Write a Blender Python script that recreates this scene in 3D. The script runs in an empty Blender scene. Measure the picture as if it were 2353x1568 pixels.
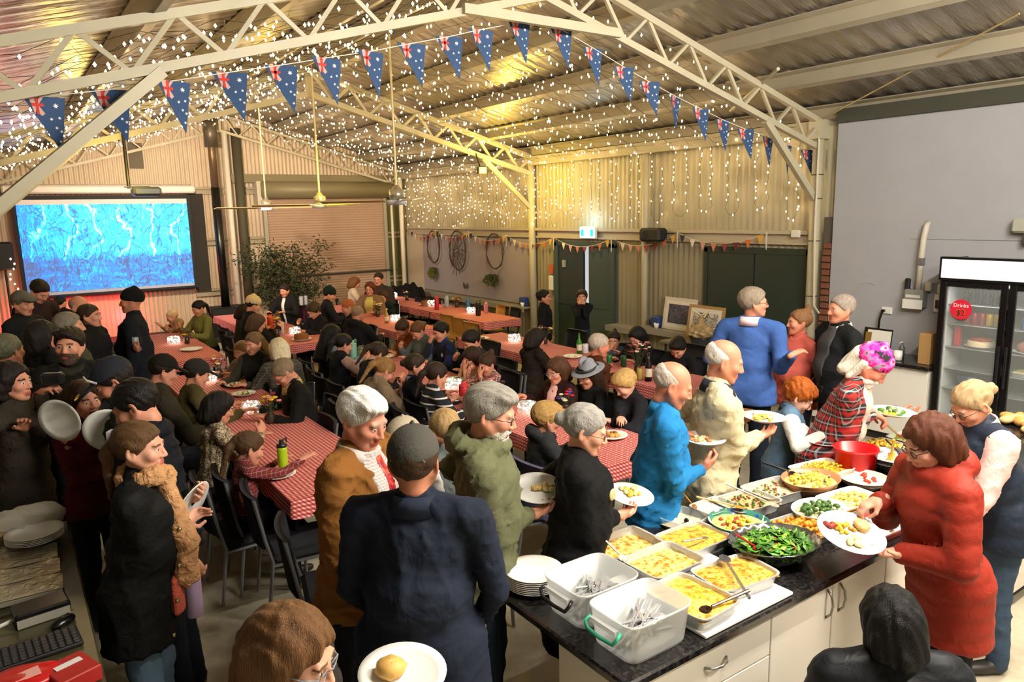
import bpy, math, random
import numpy as np
from mathutils import Vector, Matrix
random.seed(7); rng = np.random.default_rng(7)
SC = bpy.context.scene; COL = SC.collection
# ------------------------------------------------------------------ camera
FPX, YAW, PIT, ROL, CAMH = 1678.7, .604137, .17591, -.0217, 2.55
def _cam_axes():
    cy, sy, cp, sp = math.cos(YAW), math.sin(YAW), math.cos(PIT), math.sin(PIT)
    fwd = Vector((sy*cp, cy*cp, -sp)); right = Vector((cy, -sy, 0)); up = right.cross(fwd)
    cr, sr = math.cos(ROL), math.sin(ROL)
    return right*cr+up*sr, -right*sr+up*cr, fwd
CR, CU, CF = _cam_axes()
cam = bpy.data.cameras.new('camera'); camo = bpy.data.objects.new('camera', cam); COL.objects.link(camo)
cam.sensor_width = 36; cam.lens = FPX/2353*36; cam.clip_start = .02; cam.clip_end = 200
mw = Matrix((CR, CU, -CF)).transposed().to_4x4(); mw.translation = (0, 0, CAMH); camo.matrix_world = mw
SC.camera = camo
def ray(x, y): return CR*((x-1176.5)/FPX) - CU*((y-784)/FPX) + CF
CO = Vector((0, 0, CAMH))
def pz(x, y, z): d = ray(x, y); return CO + d*((z-CAMH)/d.z)        # photo pixel -> point at height z
def pX(x, y, X): d = ray(x, y); return CO + d*(X/d.x)              # ... on the plane x = X
def pY(x, y, Y): d = ray(x, y); return CO + d*(Y/d.y)
def pD(x, y, t): return CO + ray(x, y)*t
# ------------------------------------------------------------------ colour, exposure, world
vs = SC.view_settings; vs.view_transform = 'Standard'; vs.look = 'None'; vs.gamma = 1; vs.exposure = .7
vs.use_curve_mapping = False
SC.cycles.use_denoising = True; SC.cycles.max_bounces = 6; SC.cycles.diffuse_bounces = 3; SC.cycles.glossy_bounces = 3
SC.cycles.transmission_bounces = 6; SC.cycles.transparent_max_bounces = 8; SC.cycles.sample_clamp_indirect = 4
SC.cycles.caustics_reflective = False; SC.cycles.caustics_refractive = False
w = bpy.data.worlds.new('world'); SC.world = w; w.use_nodes = True
w.node_tree.nodes['Background'].inputs[0].default_value = (.012, .018, .035, 1); w.node_tree.nodes['Background'].inputs[1].default_value = 1.0
def lamp(name, kind, loc, power, col, size=.1, sizey=None, target=None, spot=None, blend=.5):
    l = bpy.data.lights.new(name, kind); l.energy = power; l.color = col
    if kind == 'AREA':
        l.size = size
        if sizey: l.shape = 'RECTANGLE'; l.size_y = sizey
    else: l.shadow_soft_size = size
    if spot: l.spot_size = spot; l.spot_blend = blend
    o = bpy.data.objects.new(name, l); COL.objects.link(o); o.location = loc
    if target is not None: o.rotation_euler = (Vector(target)-Vector(loc)).to_track_quat('-Z', 'Y').to_euler()
    return o
# kitchen battens above the serving island: bare fluorescent tubes (strength per tube) in housings built further down
BATTENS = [((2.5, 1.0, 3.95), 1.2, 480), ((4.0, 1.1, 3.95), 1.2, 480), ((5.6, 1.2, 3.8), 1.2, 430), ((3.4, -.5, 3.7), 1.2, 520)]
for x_, w_ in ((6.9, 70), (4.0, 24), (1.4, 24)): lamp('truss_yellow_fill', 'POINT', (x_, 10.5, 3.1), w_, (1, .72, .13), .1)  # yellow point lamps added along the middle truss to tint it
for x_ in (.25, 1.1, 1.9): lamp('stage_red_lamp', 'POINT', (x_, 16.4, .62), 15, (1, .02, .05), .06).data.specular_factor = 0
lamp('stage_wash_lamp', 'SPOT', (2.2, 11.2, 3.6), 700, (1, .80, .6), .15, target=(4.4, 16.4, 2.4), spot=1.9, blend=.9)
# ------------------------------------------------------------------ materials
def lin(c):
    if isinstance(c, str):
        c = c.lstrip('#'); c = c if len(c) == 6 else ''.join(k*2 for k in c); c = [int(c[i:i+2], 16)/255 for i in (0, 2, 4)]
    return tuple(((v/12.92) if v <= .04045 else ((v+.055)/1.055)**2.4) for v in c[:3]) + (1,)
_M = {}
def M(col, rough=.6, metal=0, bump=0, bscale=40, var=0, vscale=8, emit=0, spec=.5, alpha=1, trans=0, coat=0, stretch=None, sheen=0, ecol=None):
    key = ('M', str(col), rough, metal, bump, bscale, var, vscale, emit, spec, alpha, trans, coat, str(stretch), sheen, str(ecol))
    if key in _M: return _M[key]
    m = bpy.data.materials.new('mat_%d' % len(_M)); m.use_nodes = True; nt = m.node_tree; b = nt.nodes['Principled BSDF']
    c = lin(col); I = b.inputs
    I['Base Color'].default_value = c; I['Roughness'].default_value = rough; I['Metallic'].default_value = metal
    I['Specular IOR Level'].default_value = spec; I['Alpha'].default_value = alpha; I['Transmission Weight'].default_value = trans
    I['Coat Weight'].default_value = coat
    if sheen: I['Sheen Weight'].default_value = sheen; I['Sheen Roughness'].default_value = .5
    if emit: I['Emission Color'].default_value = lin(ecol) if ecol else c; I['Emission Strength'].default_value = emit
    if var or bump:
        tc = nt.nodes.new('ShaderNodeTexCoord'); src = tc.outputs['Object']
        if stretch:
            mp = nt.nodes.new('ShaderNodeMapping'); mp.inputs['Scale'].default_value = stretch; nt.links.new(src, mp.inputs[0]); src = mp.outputs[0]
    if var:
        n = nt.nodes.new('ShaderNodeTexNoise'); n.inputs['Scale'].default_value = vscale; n.inputs['Detail'].default_value = 5; nt.links.new(src, n.inputs['Vector'])
        mr = nt.nodes.new('ShaderNodeMapRange'); mr.inputs[1].default_value = .25; mr.inputs[2].default_value = .75
        mr.inputs[3].default_value = 1-var; mr.inputs[4].default_value = 1+var; nt.links.new(n.outputs[0], mr.inputs[0])
        mx = nt.nodes.new('ShaderNodeVectorMath'); mx.operation = 'SCALE'; mx.inputs[0].default_value = c[:3]; nt.links.new(mr.outputs[0], mx.inputs['Scale']); nt.links.new(mx.outputs[0], I['Base Color'])
    if bump:
        n2 = nt.nodes.new('ShaderNodeTexNoise'); n2.inputs['Scale'].default_value = bscale; n2.inputs['Detail'].default_value = 3; n2.inputs['Distortion'].default_value = .9; nt.links.new(src, n2.inputs['Vector'])
        bp = nt.nodes.new('ShaderNodeBump'); bp.inputs['Strength'].default_value = bump; bp.inputs['Distance'].default_value = .02; nt.links.new(n2.outputs[0], bp.inputs['Height']); nt.links.new(bp.outputs[0], I['Normal'])
    _M[key] = m; return m
def nodemat(name, rough=.6, metal=0, spec=.5):
    if name in _M: return _M[name], None, None
    m = bpy.data.materials.new(name); m.use_nodes = True; nt = m.node_tree; b = nt.nodes['Principled BSDF']
    b.inputs['Roughness'].default_value = rough; b.inputs['Metallic'].default_value = metal; b.inputs['Specular IOR Level'].default_value = spec
    _M[name] = m; return m, nt, b
def N(nt, typ, **kw):
    n = nt.nodes.new('ShaderNode'+typ)
    for k, v in kw.items():
        if isinstance(k, str) and k.startswith('i_'):
            key = k[2:]; key = int(key) if key.isdigit() else key
            n.inputs[key].default_value = v
        else: setattr(n, k, v)
    return n
def math_(nt, op, a, b=None, c=None):
    n = nt.nodes.new('ShaderNodeMath'); n.operation = op
    for i, v in enumerate((a, b, c)):
        if v is None: continue
        if isinstance(v, (int, float)): n.inputs[i].default_value = v
        else: nt.links.new(v, n.inputs[i])
    return n.outputs[0]
def mixc(nt, f, a, b):
    n = nt.nodes.new('ShaderNodeMix'); n.data_type = 'RGBA'
    for s, v in ((n.inputs[0], f), (n.inputs[6], a), (n.inputs[7], b)):
        if isinstance(v, (int, float)): s.default_value = v
        elif isinstance(v, (tuple, list)): s.default_value = v
        elif isinstance(v, str): s.default_value = lin(v)
        else: nt.links.new(v, s)
    return n.outputs[2]
def objxyz(nt, scale=None):
    tc = nt.nodes.new('ShaderNodeTexCoord'); sp = nt.nodes.new('ShaderNodeSeparateXYZ'); nt.links.new(tc.outputs['Object'], sp.inputs[0])
    return tc.outputs['Object'], sp.outputs
# ------------------------------------------------------------------ mesh builder
class MB:
    def __init__(s): s.v = []; s.f = []; s.mi = []; s.cur = 0
    def add(s, vs_, fs):
        o = len(s.v); s.v += [tuple(v) for v in vs_]; s.f += [tuple(i+o for i in f) for f in fs]; s.mi += [s.cur]*len(fs); return s
    def box(s, c, d, rot=None, taper=1):
        hx, hy, hz = d[0]/2, d[1]/2, d[2]/2; vs_ = []
        for z, t in ((-hz, 1), (hz, taper)):
            for x, y in ((-hx, -hy), (hx, -hy), (hx, hy), (-hx, hy)): vs_.append(Vector((x*t, y*t, z)))
        if rot is not None: vs_ = [rot @ v for v in vs_]
        c = Vector(c); return s.add([v+c for v in vs_], [(3, 2, 1, 0), (4, 5, 6, 7), (0, 1, 5, 4), (1, 2, 6, 5), (2, 3, 7, 6), (3, 0, 4, 7)])
    def b2(s, lo, hi): return s.box([(a+b)/2 for a, b in zip(lo, hi)], [abs(b-a) for a, b in zip(lo, hi)])
    def bbox(s, c, d, bev=.01, rot=None):                      # box with chamfered vertical edges and top
        hx, hy, hz = d[0]/2, d[1]/2, d[2]/2; b = min(bev, hx*.9, hy*.9, hz*.9)
        def ring(x, y, k, z): return [Vector(p+(z,)) for p in ((x-k, -y), (x, -y+k), (x, y-k), (x-k, y), (-x+k, y), (-x, y-k), (-x, -y+k), (-x+k, -y))]
        vs_ = ring(hx-b, hy-b, b*.5, -hz)+ring(hx, hy, b, -hz+b)+ring(hx, hy, b, hz-b)+ring(hx-b, hy-b, b*.5, hz)
        fs = [tuple(range(7, -1, -1)), tuple(range(24, 32))]
        for r in range(3):
            for i in range(8): j = (i+1) % 8; fs.append((r*8+i, r*8+j, r*8+8+j, r*8+8+i))
        if rot is not None: vs_ = [rot @ v for v in vs_]
        c = Vector(c); return s.add([v+c for v in vs_], fs)
    def tube(s, pts, r, n=8, cap=True, closed=False):
        pts = [Vector(p) for p in pts]; m = len(pts); rs = r if isinstance(r, (list, tuple)) else [r]*m
        o = len(s.v); up = None; fs = []; vs_ = []
        for i, p in enumerate(pts):
            a = pts[(i-1) % m] if (i > 0 or closed) else pts[0]; b = pts[(i+1) % m] if (i < m-1 or closed) else pts[-1]
            t = (b-a).normalized() if (b-a).length > 1e-9 else Vector((0, 0, 1))
            if up is None: up = t.orthogonal().normalized()
            up = (up - t*up.dot(t)); up = up.normalized() if up.length > 1e-6 else t.orthogonal().normalized()
            q = t.cross(up)
            for k in range(n): an = 2*math.pi*k/n; vs_.append(p+(up*math.cos(an)+q*math.sin(an))*rs[i])
        for i in range(m if closed else m-1):
            for k in range(n): k2 = (k+1) % n; i2 = (i+1) % m; fs.append((i*n+k, i*n+k2, i2*n+k2, i2*n+k))
        if cap and not closed: fs += [tuple(range(n-1, -1, -1)), tuple(range((m-1)*n, m*n))]
        return s.add(vs_, fs)
    def cyl(s, a, b, r, r2=None, n=12): return s.tube([a, b], [r, r if r2 is None else r2], n)
    def lathe(s, prof, c=(0, 0, 0), n=24, sx=1, sy=1, rot=None, wav=0, nw=0):
        vs_ = []; fs = []; m = len(prof)
        for i, (r, z) in enumerate(prof):
            for k in range(n):
                a = 2*math.pi*k/n; q = r*(1+wav*math.cos(nw*a)) if wav else r
                v = Vector((q*math.cos(a)*sx, q*math.sin(a)*sy, z)); vs_.append((rot @ v if rot is not None else v)+Vector(c))
        for i in range(m-1):
            for k in range(n): k2 = (k+1) % n; fs.append((i*n+k, i*n+k2, (i+1)*n+k2, (i+1)*n+k))
        if prof[0][0] > 1e-6: fs.append(tuple(range(n-1, -1, -1)))
        if prof[-1][0] > 1e-6: fs.append(tuple(range((m-1)*n, m*n)))
        return s.add(vs_, fs)
    def ball(s, c, r, n=8, m=6):
        r = r if isinstance(r, (tuple, list)) else (r, r, r)
        vs_ = []; fs = []
        for i in range(m+1):
            t = math.pi*i/m
            for k in range(n): a = 2*math.pi*k/n; vs_.append((c[0]+r[0]*math.sin(t)*math.cos(a), c[1]+r[1]*math.sin(t)*math.sin(a), c[2]-r[2]*math.cos(t)))
        for i in range(m):
            for k in range(n): k2 = (k+1) % n; fs.append((i*n+k, i*n+k2, (i+1)*n+k2, (i+1)*n+k))
        return s.add(vs_, fs)
    def prism(s, poly, d):                                     # planar polygon (3-D points) extruded by vector d
        n = len(poly); d = Vector(d); a = [Vector(p) for p in poly]
        return s.add(a+[p+d for p in a], [tuple(range(n-1, -1, -1)), tuple(range(n, 2*n))]+[(i, (i+1) % n, n+(i+1) % n, n+i) for i in range(n)])
    def grid(s, nx, ny, fn, thick=0):
        vs_ = [fn(i/(nx-1), j/(ny-1)) for j in range(ny) for i in range(nx)]
        fs = [(j*nx+i, j*nx+i+1, (j+1)*nx+i+1, (j+1)*nx+i) for j in range(ny-1) for i in range(nx-1)]
        return s.add(vs_, fs)
    def mesh(s, mats, smooth=False):
        me = bpy.data.meshes.new('m'); me.from_pydata(s.v, [], s.f)
        for m in (mats if isinstance(mats, (list, tuple)) else [mats]): me.materials.append(m)
        if any(s.mi): me.polygons.foreach_set('material_index', s.mi)
        if smooth: me.polygons.foreach_set('use_smooth', [True]*len(s.f))
        me.update(); return me
    def build(s, name, mats, parent=None, smooth=False, loc=None, rotz=None):
        return obj(name, s.mesh(mats, smooth), parent, loc, rotz)
def obj(name, me, parent=None, loc=None, rotz=None):
    o = bpy.data.objects.new(name, me); me.name = name; COL.objects.link(o)
    if parent is not None: o.parent = parent
    if loc is not None: o.location = loc
    if rotz is not None: o.rotation_euler = (0, 0, rotz)
    return o
def tag(o, label, cat, group=None, kind=None):
    if label: o['label'] = label
    if cat: o['category'] = cat
    if group: o['group'] = group
    if kind: o['kind'] = kind
    return o
def thing(name, label, cat, loc=(0, 0, 0), rotz=0, group=None):
    o = bpy.data.objects.new(name, None); o.empty_display_size = .1; COL.objects.link(o); o.location = loc; o.rotation_euler = (0, 0, rotz)
    return tag(o, label, cat, group)
def struct(o, label=None):
    o['kind'] = 'structure'
    if label: o['label'] = label
    return o
def copytree(o, parent=None):
    c = o.copy(); COL.objects.link(c); c.parent = parent
    for ch in list(o.children): copytree(ch, c)
    return c
ORD = 'first second third fourth fifth sixth seventh eighth ninth tenth eleventh twelfth thirteenth fourteenth fifteenth sixteenth seventeenth eighteenth nineteenth twentieth twenty-first twenty-second twenty-third twenty-fourth'.split()
def Rz(a): return Matrix.Rotation(a, 3, 'Z')
def V(*a): return Vector(a)
# ================================================================== THE SHED
XR, YE, XA, ZA, SL = 8.2, 16.6, 4.02, 4.87, .285
def zroof(x): return ZA - SL*abs(x-XA)
def proof(px, py):                                                # photo pixel -> point on the right roof slope
    d = ray(px, py); t = (ZA+SL*XA-CAMH)/(d.z+SL*d.x); return CO + d*t
CREAM = M('#b3ab92', .5, var=.08, vscale=3); CREAM2 = M('#a49c84', .55, var=.1, vscale=4)
# --- floor
m, nt, b = nodemat('concrete', .32); co, xyz = objxyz(nt)
n1 = N(nt, 'TexNoise', i_Scale=.9, i_Detail=8.0); n2 = N(nt, 'TexNoise', i_Scale=14.0, i_Detail=4.0)
nt.links.new(co, n1.inputs['Vector']); nt.links.new(co, n2.inputs['Vector'])
f = math_(nt, 'ADD', math_(nt, 'MULTIPLY', n1.outputs[0], .75), math_(nt, 'MULTIPLY', n2.outputs[0], .25))
cr = N(nt, 'ValToRGB'); cr.color_ramp.elements[0].position = .38; cr.color_ramp.elements[0].color = lin('#a79d86'); cr.color_ramp.elements[1].position = .62; cr.color_ramp.elements[1].color = lin('#d2c9b2')
nt.links.new(f, cr.inputs[0]); nt.links.new(cr.outputs[0], b.inputs['Base Color'])
struct(MB().b2((-3, -3, -.12), (9.0, 17.2, 0)).build('floor', m), 'pale polished concrete floor of the shed')
# --- corrugated sheet helper: profile runs along axis u, sheet extends along v
def corrugated(u0, u1, pitch, amp, fn, name, mat, nv=2, parent=None):
    nu = int((u1-u0)/pitch*6)+1; s = MB()
    def g(a, b_): u = u0+(u1-u0)*a; return fn(u, b_, amp*math.sin(2*math.pi*u/pitch))
    s.grid(nu, nv, g); return s.build(name, mat, parent, smooth=True)
m, nt, b = nodemat('foil', .3, .68); co, xyz = objxyz(nt)
mp = N(nt, 'Mapping'); mp.inputs['Scale'].default_value = (1.6, 9, 1.6); nt.links.new(co, mp.inputs[0])
n1 = N(nt, 'TexNoise', i_Scale=1.6, i_Detail=5.0, i_Roughness=.55); nt.links.new(mp.outputs[0], n1.inputs['Vector'])
n2 = N(nt, 'TexNoise', i_Scale=.7, i_Detail=3.0); nt.links.new(co, n2.inputs['Vector'])
cr = N(nt, 'ValToRGB'); cr.color_ramp.elements[0].position = .3; cr.color_ramp.elements[0].color = lin('#8a8174'); cr.color_ramp.elements[1].position = .7; cr.color_ramp.elements[1].color = lin('#b5aea2')
nt.links.new(n2.outputs[0], cr.inputs[0]); nt.links.new(cr.outputs[0], b.inputs['Base Color'])
bp = N(nt, 'Bump'); bp.inputs['Strength'].default_value = .5; bp.inputs['Distance'].default_value = .05; nt.links.new(n1.outputs[0], bp.inputs['Height']); nt.links.new(bp.outputs[0], b.inputs['Normal'])
FOIL = m
for nm, xa, xb in (('ceiling_left', -.5, XA), ('ceiling_right', XA, 8.45)):
    o = corrugated(-2.6, 16.75, .2, .008, lambda u, t, d, xa=xa, xb=xb: (xa+(xb-xa)*t, u, zroof(xa+(xb-xa)*t)+d), nm, FOIL, 5)
    struct(o, 'silver foil-lined corrugated roof slope, %s side of the ridge' % nm.split('_')[1])
# purlins
for i, x in enumerate((-.2, .95, 1.95, 2.95, 3.82, 4.24, 5.22, 6.2, 7.18, 8.12)):
    z = zroof(x)-.022; s = MB(); a = math.atan(SL)*(1 if x < XA else -1); r = Matrix.Rotation(-a, 3, 'Y')
    s.box((x, 7.1, z-.075), (.014, 19.2, .15), r).box((x+.035, 7.1, z-.15), (.08, 19.2, .012), r).box((x-.03, 7.1, z-.004), (.07, 19.2, .012), r)
    struct(s.build('trim_%d' % (i+1), M('#a39a86', .45, .25, var=.1, vscale=2)), 'folded steel roof purlin running the length of the shed')
# --- trusses (thing > chord, web_bar, knee_brace)
def truss(yc, label, knee=True, w=.06, mat=CREAM):
    t = thing('roof_truss', label, 'roof truss', (XA, yc, 3.2))
    def P_(x, z): return V(x-XA, 0, z-3.2)
    def bar(name, a, b_, d): MB().tube([P_(*a), P_(*b_)], d/1.41, 4).build(name, mat, t)
    zt = lambda x: 4.66-.283*abs(x-XA); zb = lambda x: 4.33-.275*abs(x-XA)
    for sx in (-1, 1):
        X = lambda q: XA+sx*q
        bar('top_chord', (X(0), zt(XA)), (X(4.12), zt(X(4.12))), w); bar('bottom_chord', (X(0), zb(XA)), (X(4.12), zb(X(4.12))), w)
        n = 7
        for k in range(n):
            q0 = .08+4.0*k/n; q1 = .08+4.0*(k+1)/n; qm = (q0+q1)/2
            bar('web_bar', (X(q0), zt(X(q0))), (X(qm), zb(X(qm))), w*.5); bar('web_bar', (X(qm), zb(X(qm))), (X(q1), zt(X(q1))), w*.5)
        if knee: bar('knee_brace', (X(3.05), zb(X(3.05))-.02), (X(4.05), 2.6), .07)
    bar('king_post', (XA, zt(XA)), (XA, zb(XA)), w)
    return t
tr = truss(5.24, 'cream steel lattice truss nearest the kitchen, carrying the flag bunting')
MB().box((0, -.05, .92), (1.66, .05, .075)).build('collar_plate', CREAM, tr)
truss(11.0, 'yellow-lit cream lattice truss across the middle of the hall', w=.075); truss(16.35, 'cream lattice truss up against the corrugated end wall', knee=False, w=.05)
# --- columns
def column(x, y, z, label, d=.13, mat=CREAM):
    s = MB(); s.tube([(0, 0, .012), (0, 0, z)], d/2, 14); c = thing('steel_column', label, 'column', (x, y, 0)); s.build('shaft', mat, c, smooth=True)
    MB().box((0, 0, .006), (.22, .22, .012)).build('base_plate', mat, c); return c
C1 = column(8.09, 5.24, 3.5, 'round cream steel column beside the grey kitchen wall')
for z in (2.62, 2.12, 1.45, 2.9): MB().tube([(.068*math.cos(a*.6283), .068*math.sin(a*.6283), z) for a in range(10)], .006, 5, closed=True).build('strap', M('#4a4436', .6), C1)
MB().tube([(-.09, -.06, 3.35), (-.1, -.07, 2.2), (-.09, -.1, 1.35), (-.02, -.13, 1.25)], .012, 6).build('cable', M('#cfc6ae', .5), C1)
MB().box((.0, .0, 3.42), (.2, .16, .22)).build('head_plate', CREAM, C1)
column(8.1, 11.0, 3.5, 'round cream steel column between wreath wall and green doors'); column(8.12, 8.12, 3.45, 'cream wall post between the green door pairs', .1)
column(8.02, 16.2, 3.4, 'white post in the far corner by the roller door', .1, M('#d8d2c0', .5)); column(7.84, 16.35, 3.4, 'thin white pipe in the far corner by the roller door', .06, M('#d8d2c0', .5))
column(4.1, 16.35, 4.3, 'white centre post of the end wall next to the roller door', .11, M('#dcd6c6', .45))
column(4.36, 16.47, 4.4, 'wide olive post behind the white centre post', .2, M('#4a4634', .7))
for y in (5.24, 11.0): column(-.3, y, 3.5, 'cream column of the near side wall, %s truss' % ('kitchen' if y < 6 else 'middle'))
# --- right wall
WALLB = M('#a89f85', .5, .1, var=.06, vscale=2); WALLG = M('#8e8670', .55, .1, var=.08, vscale=2)
def wsheet(y0, y1, z0, z1, name, mat=WALLB, pitch=.1, amp=.009, parent=None):
    return corrugated(y0, y1, pitch, amp, lambda u, t, d: (XR+d, u, z0+(z1-z0)*t), name, mat, parent=parent)
wr = struct(wsheet(5.0, 16.7, 2.0, 3.62, 'wall_right'), 'beige corrugated long wall hung with fairy lights')
wsheet(5.0, 5.35, 0, 2.0, 'cladding', WALLG, parent=wr); wsheet(6.95, 8.85, 0, 2.0, 'cladding', WALLG, parent=wr); wsheet(10.42, 16.7, 0, 2.0, 'cladding', WALLG, parent=wr)
MB().b2((XR+.03, 5.0, 2.0), (XR+.06, 16.7, 3.62)).b2((XR+.03, 10.42, 0), (XR+.06, 16.7, 2.0)).b2((XR+.03, 6.95, 0), (XR+.06, 8.85, 2.0)).build('backing', WALLG, wr)
MB().b2((XR-.03, 11.15, .78), (XR-.012, 15.45, 2.03)).build('lining_panel', M('#9b949c', .55, var=.06, vscale=1.5), wr)
MB().b2((XR-.035, 15.45, .7), (XR-.012, 16.3, 2.1)).build('lining_panel', M('#b9b09b', .55), wr)
s = MB()
for y0, y1 in ((5.3, 8.07), (8.17, 10.93), (11.07, 16.15)):
    s.b2((XR-.09, y0, 2.19), (XR-.01, y1, 2.235)).b2((XR-.07, y0, 2.06), (XR-.01, y1, 2.09)).b2((XR-.03, y0, 2.06), (XR-.015, y1, 2.22))
s.build('girt', M('#b7ae98', .45, .2), wr)
MB().b2((XR-.16, 5.3, 3.36), (XR-.02, 16.4, 3.52)).build('eave_beam', M('#a09781', .5, .2), wr)
for y0, y1, z in ((11.1, 16.2, .76), (7.0, 8.06, .76), (8.18, 8.8, .70)):
    MB().b2((XR-.28, y0, z-.03), (XR-.01, y1, z)).b2((XR-.28, y0, z-.09), (XR-.25, y1, z-.03)).build('ledge', M('#8f887c', .4), wr)
# --- doors
GREEN = M('#24332c', .42, var=.08, vscale=3); GREEN2 = M('#3a4a45', .45, var=.08, vscale=3)
def leaf(parent, y0, y1, mat, x=XR-.02):
    d = MB().b2((x-.02, y0, .02), (x+.02, y1, 1.93)).build('door_leaf', mat, parent)
    MB().b2((x-.03, y0, .9), (x-.018, y1, .97)).build('kick_rail', mat, d)
    return d
d2 = struct(thing('door_2', None, None)); d2['label'] = 'grey-green double doors standing slightly ajar under the exit sign'
leaf(d2, 8.95, 9.48, GREEN2); leaf(d2, 9.62, 10.3, GREEN)
MB().b2((XR-.06, 10.3, 0), (XR, 10.42, 1.99)).b2((XR-.06, 8.83, 0), (XR, 8.95, 1.99)).b2((XR-.06, 8.83, 1.93), (XR, 10.42, 2.01)).build('frame', GREEN2, d2)
MB().box((XR-.06, 10.12, 1.62), (.04, .06, .12)).build('door_closer', M('#9aa09a', .4), d2)
MB().cyl((XR-.05, 9.68, 1.0), (XR-.05, 9.68, 1.12), .012).build('handle', M('#888', .3, .8), d2)
d3 = struct(thing('door_3', None, None)); d3['label'] = 'dark green double doors behind the man in the blue sweater'
leaf(d3, 5.38, 6.13, GREEN); leaf(d3, 6.15, 6.92, GREEN)
MB().b2((XR-.05, 6.92, 0), (XR, 6.98, 1.99)).b2((XR-.05, 5.33, 0), (XR, 5.38, 1.99)).b2((XR-.05, 5.33, 1.93), (XR, 6.98, 2.01)).build('frame', GREEN, d3)
# pale outdoor panel behind the gap, its own glow standing in for outside light
tag(MB().box((9.0, 10.15, 1.1), (.04, .9, 2.2)).build('outdoor_glow_panel', M('#dfe4e6', .7, emit=.5)), 'pale panel outside with its own glow, glimpsed through the ajar doors', 'panel')
# --- kitchen wall (grey) and brick pier
gw = struct(MB().b2((8.12, -2.6, 0), (8.3, 5.02, 3.47)).build('wall_kitchen', M('#a2a3a9', .75, bump=.12, bscale=180, var=.04, vscale=3)), 'smooth blue-grey painted kitchen wall')
MB().b2((8.115, -1, 2.16), (8.1205, 4.1, 2.163)).build('joint_line', M('#6d6d73', .8), gw)
MB().b2((8.05, -2.6, 3.47), (8.3, 5.0, 3.62)).build('top_plate', M('#3d3f36', .6), gw)
MB().tube([(8.117, 4.55+.16*math.cos(a*.3-.25), 1.5+.16*math.sin(a*.3-.25)) for a in range(9)], .005, 4).build('chalk_arc', M('#a9a9ae', .9), gw)
pier = struct(MB().b2((8.16, 5.03, 0), (8.28, 5.16, 2.4)).build('wall_pier', M('#5a5148', .9)), 'narrow brick pier between column and grey wall')
bm = MB().bbox((0, 0, 0), (.1, .11, .066), .006).mesh(M('#7a4a36', .85, var=.2, vscale=6))
for k in range(26): obj('brick', bm, pier, (8.18+random.uniform(-.008, .008), 5.095+random.uniform(-.006, .006), .06+.08*k))
# --- end wall
EW = M('#c0ad94', .5, .1, var=.06, vscale=2)
we = struct(corrugated(-.5, 8.3, .085, .011, lambda u, t, d: (u, YE+d, t*(zroof(u)+.02)), 'wall_end', EW, 2), 'corrugated end wall of the hall behind the projector screen')
MB().b2((-.5, YE+.03, 0), (8.4, YE+.06, 3.4)).build('backing', WALLG, we)
for z in (3.09, 2.02, .95):
    for x0, x1 in ((3.3, 4.04), (4.5, 4.86), (7.75, 8.1)):
        MB().b2((x0, YE-.08, z+.05), (x1, YE-.012, z+.1)).b2((x0, YE-.08, z-.05), (x1, YE-.012, z)).b2((x0, YE-.03, z-.05), (x1, YE-.012, z+.1)).build('girt', M('#a0937b', .5), we)
MB().b2((-.4, YE-.06, 3.12), (3.4, YE-.012, 3.24)).build('girt', M('#8b8069', .5), we)
MB().b2((4.2, YE-.14, 3.28), (8.1, YE-.012, 3.46)).build('lintel', M('#7d7357', .55), we)
MB().b2((7.76, YE-.05, 0), (8.18, YE-.02, 3.3)).build('jamb_panel', M('#66643f', .6), we)
MB().b2((2.3, YE-.04, 3.55), (2.55, YE-.013, 4.05)).build('vent_panel', M('#5f5645', .7), we)
# --- roller door
d1 = struct(thing('door_1', None, None)); d1['label'] = 'pinkish ribbed roller door closed in the end wall'
s = MB(); z = 0
RD = M('#b39683', .5, .1, var=.04, vscale=2)
nz = 52; prof = []
for k in range(nz*4+1): prof.append((.012*abs(math.sin(math.pi*k/4)), 3.0*k/(nz*4)))
s.grid(2, len(prof), lambda a, b_: (4.9+2.8*a, YE-.07-prof[int(round(b_*(len(prof)-1)))][0], prof[int(round(b_*(len(prof)-1)))][1]))
s.build('curtain', RD, d1, smooth=False)
for x in (4.86, 7.73): MB().b2((x-.04, YE-.13, 0), (x+.04, YE-.02, 3.02)).build('guide_rail', M('#a39e8e', .45, .2), d1)
MB().tube([(4.75, YE-.2, 3.12), (7.9, YE-.2, 3.12)], .19, 20).build('drum', M('#82785a', .5, .1), d1, smooth=True)
MB().box((4.72, YE-.2, 3.05), (.1, .2, .5)).build('drum_bracket', M('#c9c0ae', .5), d1)
MB().box((7.86, YE-.2, 3.12), (.05, .25, .4)).build('drum_bracket', M('#8d876f', .5), d1)
a, b_ = pY(640, 614, YE-.16), pY(897, 599, YE-.16); MB().tube([(5.0, YE-.16, 1.2), (7.93, YE-.16, 1.2)], .022, 8).build('bolt_bar', M('#4d4b48', .4, .5), d1)
MB().b2((4.9, YE-.1, .0), (7.7, YE-.06, .08)).build('bottom_rail', M('#8a8270', .5), d1)
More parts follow.
